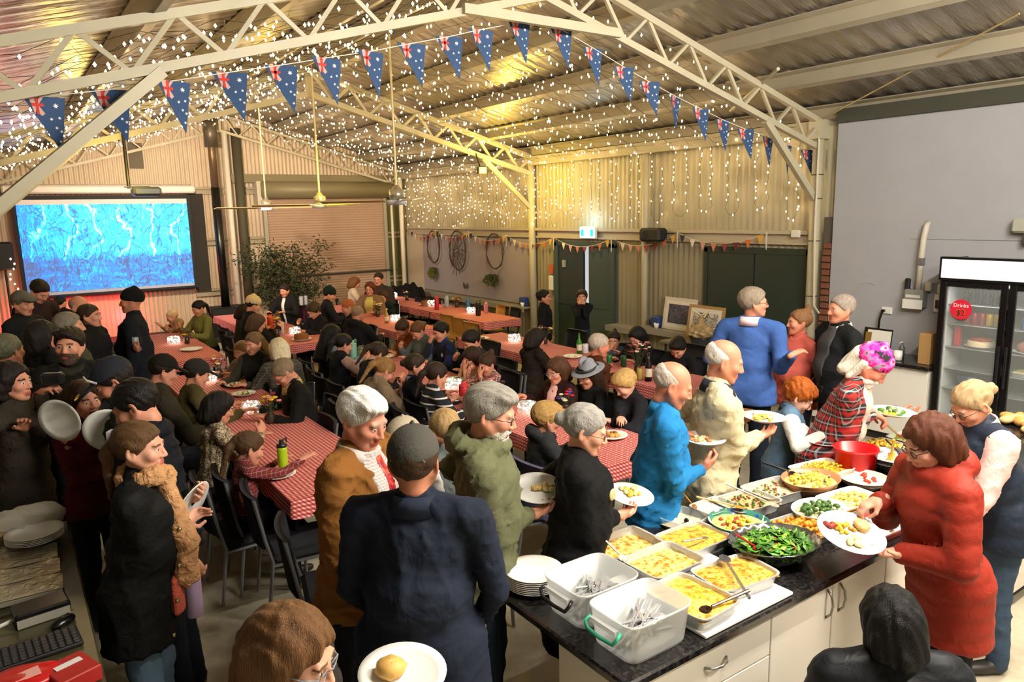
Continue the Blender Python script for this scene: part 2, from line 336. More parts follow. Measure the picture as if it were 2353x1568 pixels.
# --- side wall behind the camera's left, lean-to and back wall
struct(MB().b2((-.55, 5.3, 0), (-.45, 16.7, 3.7)).build('wall_left', M('#8f8673', .6)), 'beige side wall of the hall')
struct(MB().b2((-3, 5.2, 0), (-.45, 5.3, 3.6)).build('wall_return', M('#9a968c', .6)), 'pale return wall at the kitchen corner')
struct(MB().b2((-3.1, -2.6, 0), (-3, 5.3, 3.6)).build('wall_outer', M('#9a968c', .6)), 'pale outer wall of the servery bay')
struct(MB().b2((-3.1, -2.7, 0), (8.4, -2.6, 4.9)).build('wall_back', M('#a8a49a', .6)), 'pale wall behind the photographer')
struct(MB().b2((-3.1, -2.7, 3.56), (-.45, 5.3, 3.62)).build('ceiling_servery', M('#a8a49a', .6)), 'flat pale ceiling of the servery bay')
# --- bracing rod from column head across the roof
p = proof(2345, 0); a = V(8.05, 5.22, 3.52)
p = p-V(0, 0, .1); tag(MB().tube([a, p], .009, 6).build('bracing_rod', M('#a8966c', .4, .3)), 'thin diagonal bracing rod from column head across roof', 'rod')
p1, p2 = proof(1790, 118), proof(1680, 215)
tag(MB().tube([p1-V(0, 0, .17), p2-V(0, 0, .2)], .02, 6).build('fly_brace', CREAM), 'short cream strut between the near truss and a purlin', 'brace')
# ================================================================== FIXTURES ON THE END WALL
m, nt, b = nodemat('swamp_image', .8); co, xyz = objxyz(nt)
mp = N(nt, 'Mapping'); mp.inputs['Scale'].default_value = (1, 1, .55); nt.links.new(co, mp.inputs[0])
n0 = N(nt, 'TexNoise', i_Scale=2.2, i_Detail=3.0); nt.links.new(mp.outputs[0], n0.inputs['Vector'])
mx = N(nt, 'VectorMath', operation='SCALE'); nt.links.new(n0.outputs['Color'], mx.inputs[0]); mx.inputs['Scale'].default_value = .8
ad = N(nt, 'VectorMath', operation='ADD'); nt.links.new(mp.outputs[0], ad.inputs[0]); nt.links.new(mx.outputs[0], ad.inputs[1])
v1 = N(nt, 'TexVoronoi', feature='DISTANCE_TO_EDGE', i_Scale=3.6); nt.links.new(ad.outputs[0], v1.inputs['Vector'])
n1 = N(nt, 'TexNoise', i_Scale=9.0, i_Detail=10.0, i_Roughness=.78, i_Distortion=2.2); nt.links.new(ad.outputs[0], n1.inputs['Vector'])
ed = N(nt, 'MapRange', i_1=.0, i_2=.035, i_3=-.16, i_4=0.0); nt.links.new(v1.outputs['Distance'], ed.inputs[0])
wv = N(nt, 'TexWave', bands_direction='X', i_Scale=.62, i_Distortion=11.0, i_Detail=5.0); wv.inputs['Detail Scale'].default_value = 1.6; nt.links.new(co, wv.inputs['Vector'])
tk = N(nt, 'MapRange', i_1=.93, i_2=.995, i_3=0.0, i_4=.16); nt.links.new(wv.outputs['Fac'], tk.inputs[0]); tk2 = math_(nt, 'MULTIPLY', tk.outputs[0], math_(nt, 'GREATER_THAN', xyz[2], -.25))
water = N(nt, 'MapRange', i_1=-.12, i_2=-.28, i_3=0.0, i_4=.28); nt.links.new(xyz[2], water.inputs[0])
mpw = N(nt, 'Mapping'); mpw.inputs['Scale'].default_value = (1.2, 1, 7); nt.links.new(co, mpw.inputs[0])
nw = N(nt, 'TexNoise', i_Scale=2.0, i_Detail=5.0); nt.links.new(mpw.outputs[0], nw.inputs['Vector'])
val = math_(nt, 'ADD', math_(nt, 'ADD', n1.outputs[0], ed.outputs[0]), tk2); val = math_(nt, 'SUBTRACT', val, math_(nt, 'MULTIPLY', water.outputs[0], nw.outputs[0]))
lx = N(nt, 'MapRange', i_1=-.6, i_2=-1.5, i_3=0.0, i_4=.12); nt.links.new(xyz[0], lx.inputs[0]); val = math_(nt, 'SUBTRACT', val, lx.outputs[0])
cr = N(nt, 'ValToRGB'); e = cr.color_ramp.elements; e[0].position = .25; e[0].color = lin('#3a4a6e'); e[1].position = .82; e[1].color = lin('#f0feff')
for ps, c in ((.38, '#1d6fd0'), (.5, '#12b4f4'), (.58, '#4fe0fb'), (.68, '#b4f3fb')): q = e.new(ps); q.color = lin(c)
nt.links.new(val, cr.inputs[0]); nt.links.new(cr.outputs[0], b.inputs['Emission Color']); b.inputs['Emission Strength'].default_value = 1.55; b.inputs['Base Color'].default_value = (.05, .05, .05, 1)
SWAMP = m
t = thing('projector_screen', 'white pull-down projector screen showing a bright blue swamp picture', 'projector screen', (1.77, YE-.3, 2.06))
BLK = M('#15151a', .7)
MB().box((0, .02, 0), (3.06, .01, 1.92)).build('black_border', BLK, t)
MB().box((0, 0, -.02), (2.92, .012, 1.63)).build('picture', SWAMP, t)
MB().box((0, 0, .84), (2.92, .013, .09)).build('blank_strip', M('#cdbfb8', .8, emit=.25), t)
MB().box((0, 0, -.865), (2.92, .013, .055)).build('bottom_strip', M('#a9a9b8', .8, emit=.15), t)
MB().cyl((-1.53, 0, -.92), (1.53, 0, -.92), .03).build('bottom_bar', BLK, t)
MB().bbox((0, .02, 1.07), (3.3, .16, .15), .03).build('housing', M('#e3d7d0', .45), t)
tag(MB().b2((3.32, YE-.09, 1.0), (3.6, YE-.03, 3.05)).build('hanging_cloth', M('#2f2c27', .9)), 'dark cloth strip hanging beside the projector screen', 'cloth')
# projector on its ceiling pole
pp = pY(296, 430, 10.9); t = thing('projector', 'ceiling projector on a long black pole below the middle truss', 'projector', (pp.x, 10.9, 2.85))
MB().cyl((0, 0, .1), (0, 0, zroof(pp.x)-2.9), .022).build('pole', M('#17150f', .4, .3), t)
MB().bbox((.2, 0, .06), (.34, .3, .12), .03).build('body', M('#3a3d44', .35), t); MB().cyl((.3, .15, .06), (.3, .2, .06), .04).build('lens', M('#0c0c10', .1), t)
MB().box((.1, 0, .12), (.3, .06, .02)).build('mount_arm', M('#17150f', .4, .3), t)
# wood heater and flue
t = thing('wood_heater', 'black wood heater whose tall flue rises through the roof', 'heater', (3.72, 15.9, 0))
MB().bbox((0, 0, .42), (.7, .5, .6), .03).build('firebox', M('#141312', .5, .3), t); MB().box((0, -.255, .42), (.42, .02, .32)).build('door', M('#0d0d0d', .3, .4), t)
MB().box((0, 0, .07), (.6, .45, .12)).build('plinth', M('#1c1b1a', .7), t)
MB().cyl((0, 0, .7), (0, 0, 3.15), .085, n=20).build('flue', M('#0b0a0b', .3), t, smooth=True); MB().cyl((0, 0, 3.1), (0, 0, 4.6), .075, n=20).build('upper_flue', M('#6e5640', .35, .5), t, smooth=True)
MB().cyl((0, 0, 3.95), (0, 0, 4.5), .13, n=20).build('flue_sleeve', M('#5d5548', .4, .5), t, smooth=True)
tag(MB().bbox((1.35, 16.1, .12), (3.4, .8, .24), .02).build('stage_platform', M('#1c1a18', .7)), 'low black stage platform along the end wall', 'platform')
# ================================================================== IMPLICIT SURFACES (bodies, heads, hair, clothes)
class SDF:
    """Smooth union of tapered capsules and ellipsoids, meshed as one continuous surface."""
    def __init__(s): s.ops = []
    def cap(s, a, b, r1, r2=None, k=.02, sub=False): s.ops.append(('c', np.array(a, float), np.array(b, float), r1, r1 if r2 is None else r2, k, sub)); return s
    def ell(s, c, r, R=None, k=.02, sub=False): s.ops.append(('e', np.array(c, float), np.array(r, float), None if R is None else np.array(R, float), k, sub)); return s
    def cut(s, n, d, k=.005): s.ops.append(('p', np.array(n, float)/np.linalg.norm(n), d, k)); return s      # keep n.p < d
    def noise(s, amp, freq, seed=0, aniso=(1, 1, 1)): s.ops.append(('n', amp, freq, seed, aniso)); return s
    def ridge(s, amp, freq, seed=0, aniso=(1, 1, 1)): s.ops.append(('r', amp, freq, seed, aniso)); return s       # cloth creases
    def fn(s, g): s.ops.append(('f', g)); return s
    def mesh(s, h):
        lo = np.full(3, 1e9); hi = -lo
        for o in s.ops:
            if o[0] == 'c' and not o[6]:
                r = max(o[3], o[4]); lo = np.minimum(lo, np.minimum(o[1], o[2])-r); hi = np.maximum(hi, np.maximum(o[1], o[2])+r)
            elif o[0] == 'e' and not o[5]:
                r = o[2] if o[3] is None else np.abs(o[3]) @ o[2]
                lo = np.minimum(lo, o[1]-r); hi = np.maximum(hi, o[1]+r)
        lo -= 3.2*h+.012; hi += 3.2*h+.012
        n = np.ceil((hi-lo)/h).astype(int)+1
        ax = [lo[i]+h*np.arange(n[i]) for i in range(3)]
        S = np.full(n, .3, np.float32)
        for o in s.ops:
            if o[0] in 'ce':
                k = o[5] if o[0] == 'c' else o[4]; sub = o[6] if o[0] == 'c' else o[5]
                if o[0] == 'c': r = max(o[3], o[4]); l = np.minimum(o[1], o[2])-r; u = np.maximum(o[1], o[2])+r
                else: r = o[2] if o[3] is None else np.abs(o[3]) @ o[2]; l = o[1]-r; u = o[1]+r
                m = k+3*h+.01; i0 = np.clip(np.floor((l-m-lo)/h).astype(int), 0, n-1); i1 = np.clip(np.ceil((u+m-lo)/h).astype(int)+1, 1, n)
                if np.any(i1-i0 < 1): continue
                X = ax[0][i0[0]:i1[0], None, None]; Y = ax[1][None, i0[1]:i1[1], None]; Z = ax[2][None, None, i0[2]:i1[2]]
                sl = tuple(slice(a, b) for a, b in zip(i0, i1))
                if o[0] == 'c':
                    a, b = o[1], o[2]; d = b-a; L = max(d @ d, 1e-12)
                    t = np.clip(((X-a[0])*d[0]+(Y-a[1])*d[1]+(Z-a[2])*d[2])/L, 0, 1)
                    D = np.sqrt((X-a[0]-t*d[0])**2+(Y-a[1]-t*d[1])**2+(Z-a[2]-t*d[2])**2)-(o[3]+(o[4]-o[3])*t)
                else:
                    x, y, z = X-o[1][0], Y-o[1][1], Z-o[1][2]
                    if o[3] is not None: Q = o[3]; x, y, z = (Q[0, 0]*x+Q[1, 0]*y+Q[2, 0]*z, Q[0, 1]*x+Q[1, 1]*y+Q[2, 1]*z, Q[0, 2]*x+Q[1, 2]*y+Q[2, 2]*z)
                    a, b, c = o[2]; k0 = np.sqrt((x/a)**2+(y/b)**2+(z/c)**2); k1 = np.sqrt((x/a/a)**2+(y/b/b)**2+(z/c/c)**2)+1e-9; D = k0*(k0-1)/k1
                A = S[sl]; D = D.astype(np.float32)
                if sub: D = -D; hh = np.clip(.5-.5*(D-A)/k, 0, 1); S[sl] = np.maximum(A, D) + k*.25*(np.clip(1-np.abs(A-D)/k, 0, 1)**2)
                else: q = np.clip(1-np.abs(A-D)/k, 0, 1); S[sl] = np.minimum(A, D)-k*.25*q*q
            else:
                X = ax[0][:, None, None]; Y = ax[1][None, :, None]; Z = ax[2][None, None, :]
                if o[0] == 'p':
                    D = (o[1][0]*X+o[1][1]*Y+o[1][2]*Z-o[2]).astype(np.float32); q = np.clip(1-np.abs(S-D)/o[3], 0, 1); S = np.maximum(S, D)+o[3]*.25*q*q
                elif o[0] == 'n':
                    r = np.random.default_rng(o[3]); w_ = 0
                    for j in range(3):
                        d = r.normal(size=3)*np.array(o[4]); d *= o[2]*(1+.6*j)/np.linalg.norm(d); e = r.normal(size=3)*np.array(o[4]); e *= o[2]*.7/np.linalg.norm(e); ph = r.uniform(0, 6.3, 2)
                        w_ = w_+np.sin(X*d[0]+Y*d[1]+Z*d[2]+ph[0]+1.4*np.sin(X*e[0]+Y*e[1]+Z*e[2]+ph[1]))
                    S = S+(o[1]*w_/2).astype(np.float32)
                elif o[0] == 'r':
                    r = np.random.default_rng(o[3]); w_ = 0
                    for j in range(3):
                        d = r.normal(size=3)*np.array(o[4]); d *= o[2]*(1+.45*j)/np.linalg.norm(d); e = r.normal(size=3); e *= 11/np.linalg.norm(e); e2 = r.normal(size=3); e2 *= 9/np.linalg.norm(e2); ph = r.uniform(0, 6.3, 3)
                        w_ = w_+(1-np.abs(np.sin(X*d[0]+Y*d[1]+Z*d[2]+ph[0]+1.9*np.sin(X*e[0]+Y*e[1]+Z*e[2]+ph[1]))))**3*(.5+.5*np.sin(X*e2[0]+Y*e2[1]+Z*e2[2]+ph[2]))
                    S = S-(o[1]*(w_-.35)).astype(np.float32)
                else: S = o[1](S, X, Y, Z).astype(np.float32)
        return nets(S, lo, h)
def nets(S, lo, h):
    I = S < 0; n = np.array(S.shape)-1
    cnt = np.zeros(n, np.int8)
    cs = [(i, j, k) for i in (0, 1) for j in (0, 1) for k in (0, 1)]
    for i, j, k in cs: cnt += I[i:n[0]+i, j:n[1]+j, k:n[2]+k]
    act = (cnt > 0) & (cnt < 8); idx = np.full(n, -1, np.int32); ii = np.argwhere(act); idx[act] = np.arange(len(ii))
    pos = np.zeros((len(ii), 3)); c = np.zeros(len(ii)); vals = {q: S[ii[:, 0]+q[0], ii[:, 1]+q[1], ii[:, 2]+q[2]] for q in cs}
    for q in cs:
        for d in range(3):
            if q[d]: continue
            p = list(q); p[d] = 1; p = tuple(p); sa, sb = vals[q], vals[p]; x = (sa < 0) != (sb < 0); t = np.where(x, sa/np.where(x, sa-sb, 1), 0)
            add = np.array(q, float)[None, :]*np.ones((len(ii), 1)); add[:, d] += t; pos += add*x[:, None]; c += x
    v = lo+h*(ii+pos/c[:, None])
    Q = []
    for d in range(3):
        e1, e2 = [(1, 2), (2, 0), (0, 1)][d]
        a = [slice(None)]*3; b = [slice(None)]*3; a[d] = slice(0, -1); b[d] = slice(1, None)
        A = I[tuple(a)]; B = I[tuple(b)]; x = np.argwhere(A != B); ok = (x[:, e1] > 0) & (x[:, e2] > 0) & (x[:, e1] < n[e1]) & (x[:, e2] < n[e2]) & (x[:, d] < n[d]); x = x[ok]
        def g(o1, o2): y = x.copy(); y[:, e1] += o1; y[:, e2] += o2; return idx[y[:, 0], y[:, 1], y[:, 2]]
        q = np.stack([g(-1, -1), g(0, -1), g(0, 0), g(-1, 0)], 1); fl = ~A[x[:, 0], x[:, 1], x[:, 2]]; q[fl] = q[fl][:, ::-1]; Q.append(q)
    return v, np.concatenate(Q)
def npmesh(parts, mats, name='m'):
    """parts: list of (verts, quads, per-face material or int). One mesh."""
    vs_ = np.concatenate([p[0] for p in parts]); off = np.cumsum([0]+[len(p[0]) for p in parts]); fs = np.concatenate([p[1]+o for p, o in zip(parts, off)])
    mi = np.concatenate([np.full(len(p[1]), p[2], np.int32) if np.isscalar(p[2]) else p[2].astype(np.int32) for p in parts])
    me = bpy.data.meshes.new(name); nf = len(fs)
    me.vertices.add(len(vs_)); me.vertices.foreach_set('co', vs_.astype(np.float32).ravel()); me.loops.add(nf*4); me.polygons.add(nf)
    me.loops.foreach_set('vertex_index', fs.astype(np.int32).ravel()); me.polygons.foreach_set('loop_start', np.arange(0, nf*4, 4, dtype=np.int32))
    for m in mats: me.materials.append(m)
    me.polygons.foreach_set('material_index', mi); me.polygons.foreach_set('use_smooth', np.ones(nf, bool)); me.update(calc_edges=True)
    return me
# ------------------------------------------------------------------ heads (facing +Y, origin between the ears)
_HC = {}
def head_mesh(kind, h):
    key = ('head', kind, h)
    if key in _HC: return _HC[key]
    s = SDF(); f = {'m': 1.0, 'f': .9, 'c': .82, 'o': 1.0}[kind]; jw = {'m': 1.06, 'f': .94, 'c': .96, 'o': 1.1}[kind]
    s.ell((0, -.016, .035), (.078, .098, .086), k=.03).ell((0, .03, -.03), (.06*jw, .064, .082), k=.04)
    s.ell((0, .078, -.098*(.97 if kind == 'c' else 1)), (.022*jw, .018, .016), k=.03)
    for x in (-1, 1):
        s.cap((x*.062*jw, -.002, -.035), (x*.03*jw, .06, -.09), .02, .016, k=.03)
        s.ell((x*.044, .066, -.02), (.024, .022, .02), k=.03)
        s.ell((x*.034, .107, .006), (.019, .016, .013), k=.012, sub=True)
    s.cap((-.04, .085, .026), (.04, .085, .026), .009*f, k=.02)
    s.cap((0, .094, .012), (0, .1125, -.026), .0085*f, .0118*f, k=.012)
    for x in (-1, 1): s.ell((x*.0135*f, .101, -.031), (.009*f, .011, .008), k=.008)
    s.cap((-.02, .091, -.059), (.02, .091, -.059), .0075, k=.008).cap((-.016, .0905, -.072), (.016, .0905, -.072), .0085, k=.008)
    s.cap((-.022, .1035, -.0655), (.022, .1035, -.0655), .0028, k=.004, sub=True)
    for x in (-1, 1):
        s.ell((x*.0325, .0815, .005), (.0145, .0135, .0115), k=.003)
        s.ell((x*.083, -.01, -.004), (.009, .021, .034), np.array(Matrix.Rotation(x*.35, 3, 'Z')), k=.008); s.ell((x*.09, -.004, .0), (.006, .012, .02), k=.005, sub=True)
    nw = {'m': 1.0, 'f': .82, 'c': .72, 'o': 1.05}[kind]
    s.cap((0, -.016, -.05), (0, -.018, -.092), .052*nw, .051*nw, k=.03)
    v, q = s.mesh(h); c = v[q].mean(1); mi = np.zeros(len(q), np.int32); ax_ = np.abs(c[:, 0])
    mi[(((ax_-.0325)/.0125)**2+((c[:, 2]-.005)/.0075)**2 < 1) & (c[:, 1] > .085)] = 1
    mi[(((ax_-.0325)/.0055)**2+((c[:, 2]-.005)/.0065)**2 < 1) & (c[:, 1] > .085)] = 2
    mi[(ax_ < .024) & (c[:, 2] < -.052) & (c[:, 2] > -.08) & (c[:, 1] > .089)] = 3
    mi[(ax_ > .013) & (ax_ < .05) & (np.abs(c[:, 2]-.0285-.25*(.034-ax_)*(ax_ > .034)+.12*(.03-ax_)*(ax_ < .03)) < .0042) & (c[:, 1] > .07)] = 4
    _HC[key] = (v, q, mi); return _HC[key]
def hair_mesh(style, h):
    key = ('hair', style, h)
    if key in _HC: return _HC[key]
    s = SDF(); seed = abs(hash(style)) % 97 if False else sum(map(ord, style))
    C = lambda e: s.ell((0, -.018, .038), (.078+e, .1+e*1.05, .086+e), k=.02)
    line = lambda: s.cut((0, .72, -.60), .72*.088-.60*.074, .01)                     # hairline plane, forehead to sideburn
    if style in ('short', 'crop', 'wavy', 'part', 'boy', 'curly', 'quiff'):
        e = {'short': .012, 'crop': .006, 'wavy': .018, 'part': .017, 'boy': .02, 'curly': .024, 'quiff': .017}[style]; C(e)
        if style in ('part', 'quiff'): s.ell((.02, .05, .1), (.06, .05, .03), k=.03)
        if style == 'boy': s.ell((0, .03, .1), (.072, .07, .034), k=.03)
        line(); s.cut((0, .3, -1), .3*.0+.075, .01)
        s.noise(.003 if style != 'curly' else .008, 90 if style != 'curly' else 120, seed, (1, .35, .5))
    elif style == 'fringe':                                                          # bald on top
        C(.004); line(); s.cut((0, .25, -1), .066, .01); s.cut((0, .5, 1), .04, .012); s.cut((0, 1, .25), .022, .01); s.noise(.002, 110, seed)
    elif style in ('bun', 'pony', 'braid', 'lowbun', 'twist'):
        C(.011); line(); s.cut((0, .3, -1), .06, .01)
        if style == 'bun': s.ell((0, -.105, .1), (.042, .04, .04), k=.015)
        elif style == 'lowbun': s.ell((0, -.13, .015), (.04, .034, .036), k=.015)
        elif style == 'twist': s.ell((0, -.085, .13), (.03, .03, .045), k=.015)
        else: s.cap((0, -.115, .05), (0, -.15, -.03), .024, .03, k=.02).cap((0, -.15, -.03), (.01, -.13, -.24), .03, .012, k=.02)
        s.noise(.003, 100, seed, (1, .3, .4))
    elif style in ('bob', 'long', 'curlylong', 'longb'):
        C(.018); low = {'bob': -.11, 'long': -.26, 'curlylong': -.2, 'longb': -.34}[style]
        s.ell((0, -.05, -.03), (.092, .07, .1), k=.04)
        for x in (-1, 1): s.cap((x*.075, -.005, .03), (x*.08, -.01, low+.03), .026, .028, k=.04)
        s.cap((0, -.085, .0), (0, -.095, low), .06, .055, k=.05); s.cap((-.05, -.07, 0), (-.06, -.08, low+.01), .04, .03, k=.05); s.cap((.05, -.07, 0), (.06, -.08, low+.01), .04, .03, k=.05)
        s.ell((0, .1, -.03), (.066, .085, .1), k=.03, sub=True); s.ell((0, -.01, -.17), (.055, .06, .12), k=.02, sub=True)
        s.noise(.007 if style == 'curlylong' else .004, 80, seed, (1, 1, .25))
    elif style == 'mane':
        C(.006); line(); s.cap((0, -.1, .0), (0, -.1, -.13), .05, .045, k=.04)
        for x in (-1, 1): s.cap((x*.07, -.03, .0), (x*.065, -.04, -.12), .026, .028, k=.04)
        s.noise(.005, 80, 4, (1, 1, .3))
    elif style == 'beard':
        s.ell((0, .034, -.062), (.068, .066, .066), k=.02).ell((0, .07, -.105), (.03, .026, .022), k=.03); s.ell((0, .094, -.052), (.034, .014, .012), k=.015)
        s.cut((0, .25, 1), -.032+.25*.06, .01); s.ell((0, .103, -.066), (.021, .012, .009), k=.006, sub=True); s.ell((0, -.06, -.05), (.1, .075, .12), k=.02, sub=True)
        s.noise(.003, 120, 3)
    elif style == 'bigbeard':
        s.ell((0, .04, -.075), (.074, .068, .07), k=.02).ell((0, .075, -.15), (.045, .03, .06), k=.04); s.ell((0, .096, -.052), (.04, .016, .013), k=.015)
        s.cut((0, .25, 1), -.026+.25*.06, .01); s.ell((0, .11, -.066), (.018, .012, .007), k=.006, sub=True); s.ell((0, -.06, -.05), (.1, .075, .12), k=.02, sub=True)
        s.noise(.005, 90, 3)
    _HC[key] = s.mesh(h); return _HC[key]
def hat_mesh(style, h):
    key = ('hat', style, h)
    if key in _HC: return _HC[key]
    s = SDF()
    if style in ('cap', 'flatcap', 'capback'):
        s.ell((0, -.016, .045), (.093, .116, .1), k=.02); s.cut((0, .12, -1), -.04, .006)
        if style == 'cap': s.ell((0, .125, .05), (.075, .085, .012), np.array(Matrix.Rotation(-.15, 3, 'X')), k=.015)
        if style == 'flatcap': s.ell((0, .09, .07), (.08, .06, .03), k=.03)
        s.cap((0, -.016, .145), (0, -.016, .149), .009, k=.004)
    elif style == 'beanie':
        s.ell((0, -.018, .052), (.095, .118, .104), k=.02); s.cut((0, .2, -1), -.012, .01); s.cap((0, -.04, .145), (0, -.045, .15), .02, k=.03); s.noise(.002, 120, 2)
    elif style == 'fedora':
        s.cap((0, -.016, .07), (0, -.016, .13), .1, .075, k=.03); s.cut((0, 0, -1), -.06, .006); s.ell((0, -.016, .17), (.03, .09, .03), k=.03, sub=True)
        s.ell((0, -.01, .062), (.165, .185, .012), k=.014)
    _HC[key] = s.mesh(h); return _HC[key]
# ------------------------------------------------------------------ hands (wrist at origin, fingers along +Y, palm towards -Z, thumb to +X)
def hand_mesh(curl, h):
    key = ('hand', curl, h)
    if key in _HC: return _HC[key]
    s = SDF(); s.cap((0, -.03, 0), (0, .02, 0), .024, .026, k=.02); s.ell((0, .05, 0), (.04, .046, .0165), k=.02)
    for i, (x, L, r) in enumerate(((.03, .072, .0092), (.0105, .08, .0095), (-.0095, .074, .009), (-.029, .058, .008))):
        y0 = .085 if i != 3 else .074; a = curl*(.55+.08*i); p0 = np.array((x, y0-.01, 0)); p1 = p0+L*.5*np.array((x*2.2*(1-curl), math.cos(a), -math.sin(a)))
        a2 = a+curl*1.25; p2 = p1+L*.52*np.array((0, math.cos(a2), -math.sin(a2)))
        s.cap(p0, p1, r*1.12, r, k=.007).cap(p1, p2, r, r*.82, k=.003)
    t1 = np.array((.036, .022, -.004)); t2 = t1+np.array((.028*(1-.3*curl), .03, -.012-.012*curl)); t3 = t2+np.array((.004-.022*curl, .032, -.008-.01*curl))
    s.cap((.02, .01, 0), t1, .017, .015, k=.015).cap(t1, t2, .0135, .0105, k=.01).cap(t2, t3, .0105, .0085, k=.004)
    _HC[key] = s.mesh(h); return _HC[key]
def xf(mesh, R, t, sc=1.0, flip=False):
    v, q = mesh[0], mesh[1]; v = v*sc
    if flip: v = v*np.array((-1, 1, 1)); q = q[:, ::-1]
    v = v @ np.array(R).T + np.array(t); return (v, q, mesh[2] if len(mesh) > 2 else 0)
# ================================================================== PEOPLE
def cloth(col, bump=.3, bscale=16, rough=.85, var=.08, sheen=.0): return M(col, rough, bump=bump*1.3, bscale=bscale, var=var*1.6, vscale=5, sheen=sheen, spec=.18)
def skinmats(c, browcol):
    r, g, b = [int(c[i:i+2], 16) for i in (1, 3, 5)]; lip = '#%02x%02x%02x' % (int(r*.86), int(g*.62), int(b*.62))
    return [M(c, .5, var=.1, vscale=26, spec=.35, bump=.06, bscale=140), M('#d8d2cb', .25), M('#2a2018', .15), M(lip, .45), M(browcol, .8)]
def orth(y, z):
    y = Vector(y).normalized(); z = Vector(z); z = (z-y*z.dot(y)); z = z.normalized() if z.length > 1e-4 else y.orthogonal().normalized(); x = y.cross(z)
    return np.array([list(x), list(y), list(z)]).T
PEOPLE = {}
def person(label, head, face, sit=False, lean=4, side=0, yaw=0, pitch=0, roll=0, kind='m', bw=1.0, top=('shirt', '#444444'), bottom='#22242c', shoe='#1c1814',
           hair=None, hat=None, beard=None, glasses=None, skin='#c98f74', armL='down', armR='down', collar=None, front=None, tie=None, hood=None, sw=1.0, hem=None, group=None, name='person', stance=.0, key=None, sleeves=None, nohands=False, hipz=None, tier=None):
    ln = math.radians(lean); hx, hy, hz = head if isinstance(head, Vector) else pz(*head)
    kz = .325*math.cos(ln)+.074*math.cos(ln*.5)
    if sit: HZ = hipz or .5; h = (hz-HZ)/kz
    else: h = hz/((.52 if hipz is None else 0)+kz) if hipz is None else (hz-hipz)/kz; HZ = hipz or .52*h
    th = math.radians(face)-YAW; rz = th-math.pi/2; RZ = Rz(rz)
    u = Vector((math.sin(math.radians(side)), math.sin(ln), math.cos(ln))).normalized(); r = Vector((1, 0, 0)); r = (r-u*r.dot(u)).normalized(); f = u.cross(r)
    RT = np.array([list(r), list(f), list(u)]).T
    hip = Vector((0, 0, HZ)); T = lambda a, b, c: hip+r*(a*h)+f*(b*h)+u*(c*h)
    neck = T(0, -.006, .325); nd = Vector((u.x*.6, math.sin(ln*.5), math.cos(ln*.5))).normalized(); hc = neck+nd*(.074*h)
    RH = Matrix.Rotation(-ln*.5, 3, 'X') @ Rz(math.radians(yaw)) @ Matrix.Rotation(-math.radians(pitch), 3, 'X') @ Matrix.Rotation(math.radians(roll), 3, 'Y')
    HS = (.80+.2*min(h/1.75, 1.05))*{'m': 1.0, 'f': .96, 'c': .99, 'o': 1.0}[kind]; _p = Vector((0, -.022, -.085))*HS; hc = hc+Matrix.Rotation(-ln*.5, 3, 'X') @ _p-RH @ _p
    off = RZ @ Vector((hc.x, hc.y, 0)); root = Vector((hx-off.x, hy-off.y, 0))
    d = (Vector((hx, hy, hz))-CO).dot(CF); ti = tier if tier is not None else (0 if d < 4.1 else 1 if d < 5.6 else 2 if d < 8.6 else 3)
    hh, gh, ah = ((.0048, .0125, .0052), (.0064, .017, .0065), (.0095, .022, .0105), (.013, .028, .015))[ti]
    female = kind == 'f'; shw = (.104 if not female else .094)*sw; t = {'shirt': .0, 'sweater': .006, 'jacket': .014, 'puffer': .022, 'coat': .016, 'hoodie': .014, 'vest': .016}[top[0]]
    tm = top[1] if not isinstance(top[1], str) else cloth(top[1]); bm_ = bottom if not isinstance(bottom, str) else cloth(bottom, .2)
    # --- arms
    L1, L2 = .168*h, .148*h; arms = {}
    for sd, spec in ((-1, armL), (1, armR)):
        S_ = T(sd*shw, 0, .282); curl, palm = .45, None; fd = None
        if spec is None: continue
        opt = {}
        if isinstance(spec, tuple) and isinstance(spec[-1], dict): opt = spec[-1]; spec = spec[0] if len(spec) == 2 else spec[:-1]
        if isinstance(spec, str):
            if spec == 'down': tg = S_+Vector((sd*.05*h, .03*h, -.305*h)); palm = (-sd, 0, 0)
            elif spec == 'table': tg = Vector((sd*.10*h, hip.y+.26*h, .80)); palm = (0, 0, -1); curl = .35
            elif spec == 'eat': tg = Vector((sd*.07*h, .24*h, .90)); palm = (-sd*.6, -.5, -.3); curl = .8
            elif spec == 'face': tg = hc+Vector((sd*.02*h, .09*h, -.075*h)); palm = (0, -1, 0); curl = .7
            elif spec == 'lap': tg = Vector((sd*.07*h, .16*h, .62)); palm = (0, 0, -1)
            elif spec == 'fold': tg = T(-sd*.03, .13, .14); palm = (0, -1, 0)
            elif spec == 'pocket': tg = T(sd*.115, .07, .02); palm = (-sd, 0, 0)
        elif isinstance(spec, Vector): tg = Vector(RZ.transposed() @ (spec-root))
        else: tg = Vector(spec)
        curl = opt.get('curl', curl); palm = opt.get('palm', palm); fd = opt.get('dir')
        if opt.get('wpalm'): palm = RZ.transposed() @ Vector(opt['wpalm'])
        if opt.get('wdir'): fd = RZ.transposed() @ Vector(opt['wdir'])
        v = tg-S_; dd = v.length; mxl = (L1+L2)*.985
        if dd > mxl: v *= mxl/dd; dd = mxl; tg = S_+v
        dd = max(dd, abs(L1-L2)+.03); a = (L1*L1-L2*L2+dd*dd)/(2*dd); hg = math.sqrt(max(L1*L1-a*a, 0)); dn = v.normalized()
        hint = Vector(opt.get('elbow', (sd*.75, -.45, -1))); pp_ = hint-dn*hint.dot(dn); pp_ = pp_.normalized() if pp_.length > 1e-3 else Vector((sd, 0, 0))
        E_ = S_+dn*a+pp_*hg; arms[sd] = (S_, E_, tg, curl, palm or (0, 0, -1), fd)
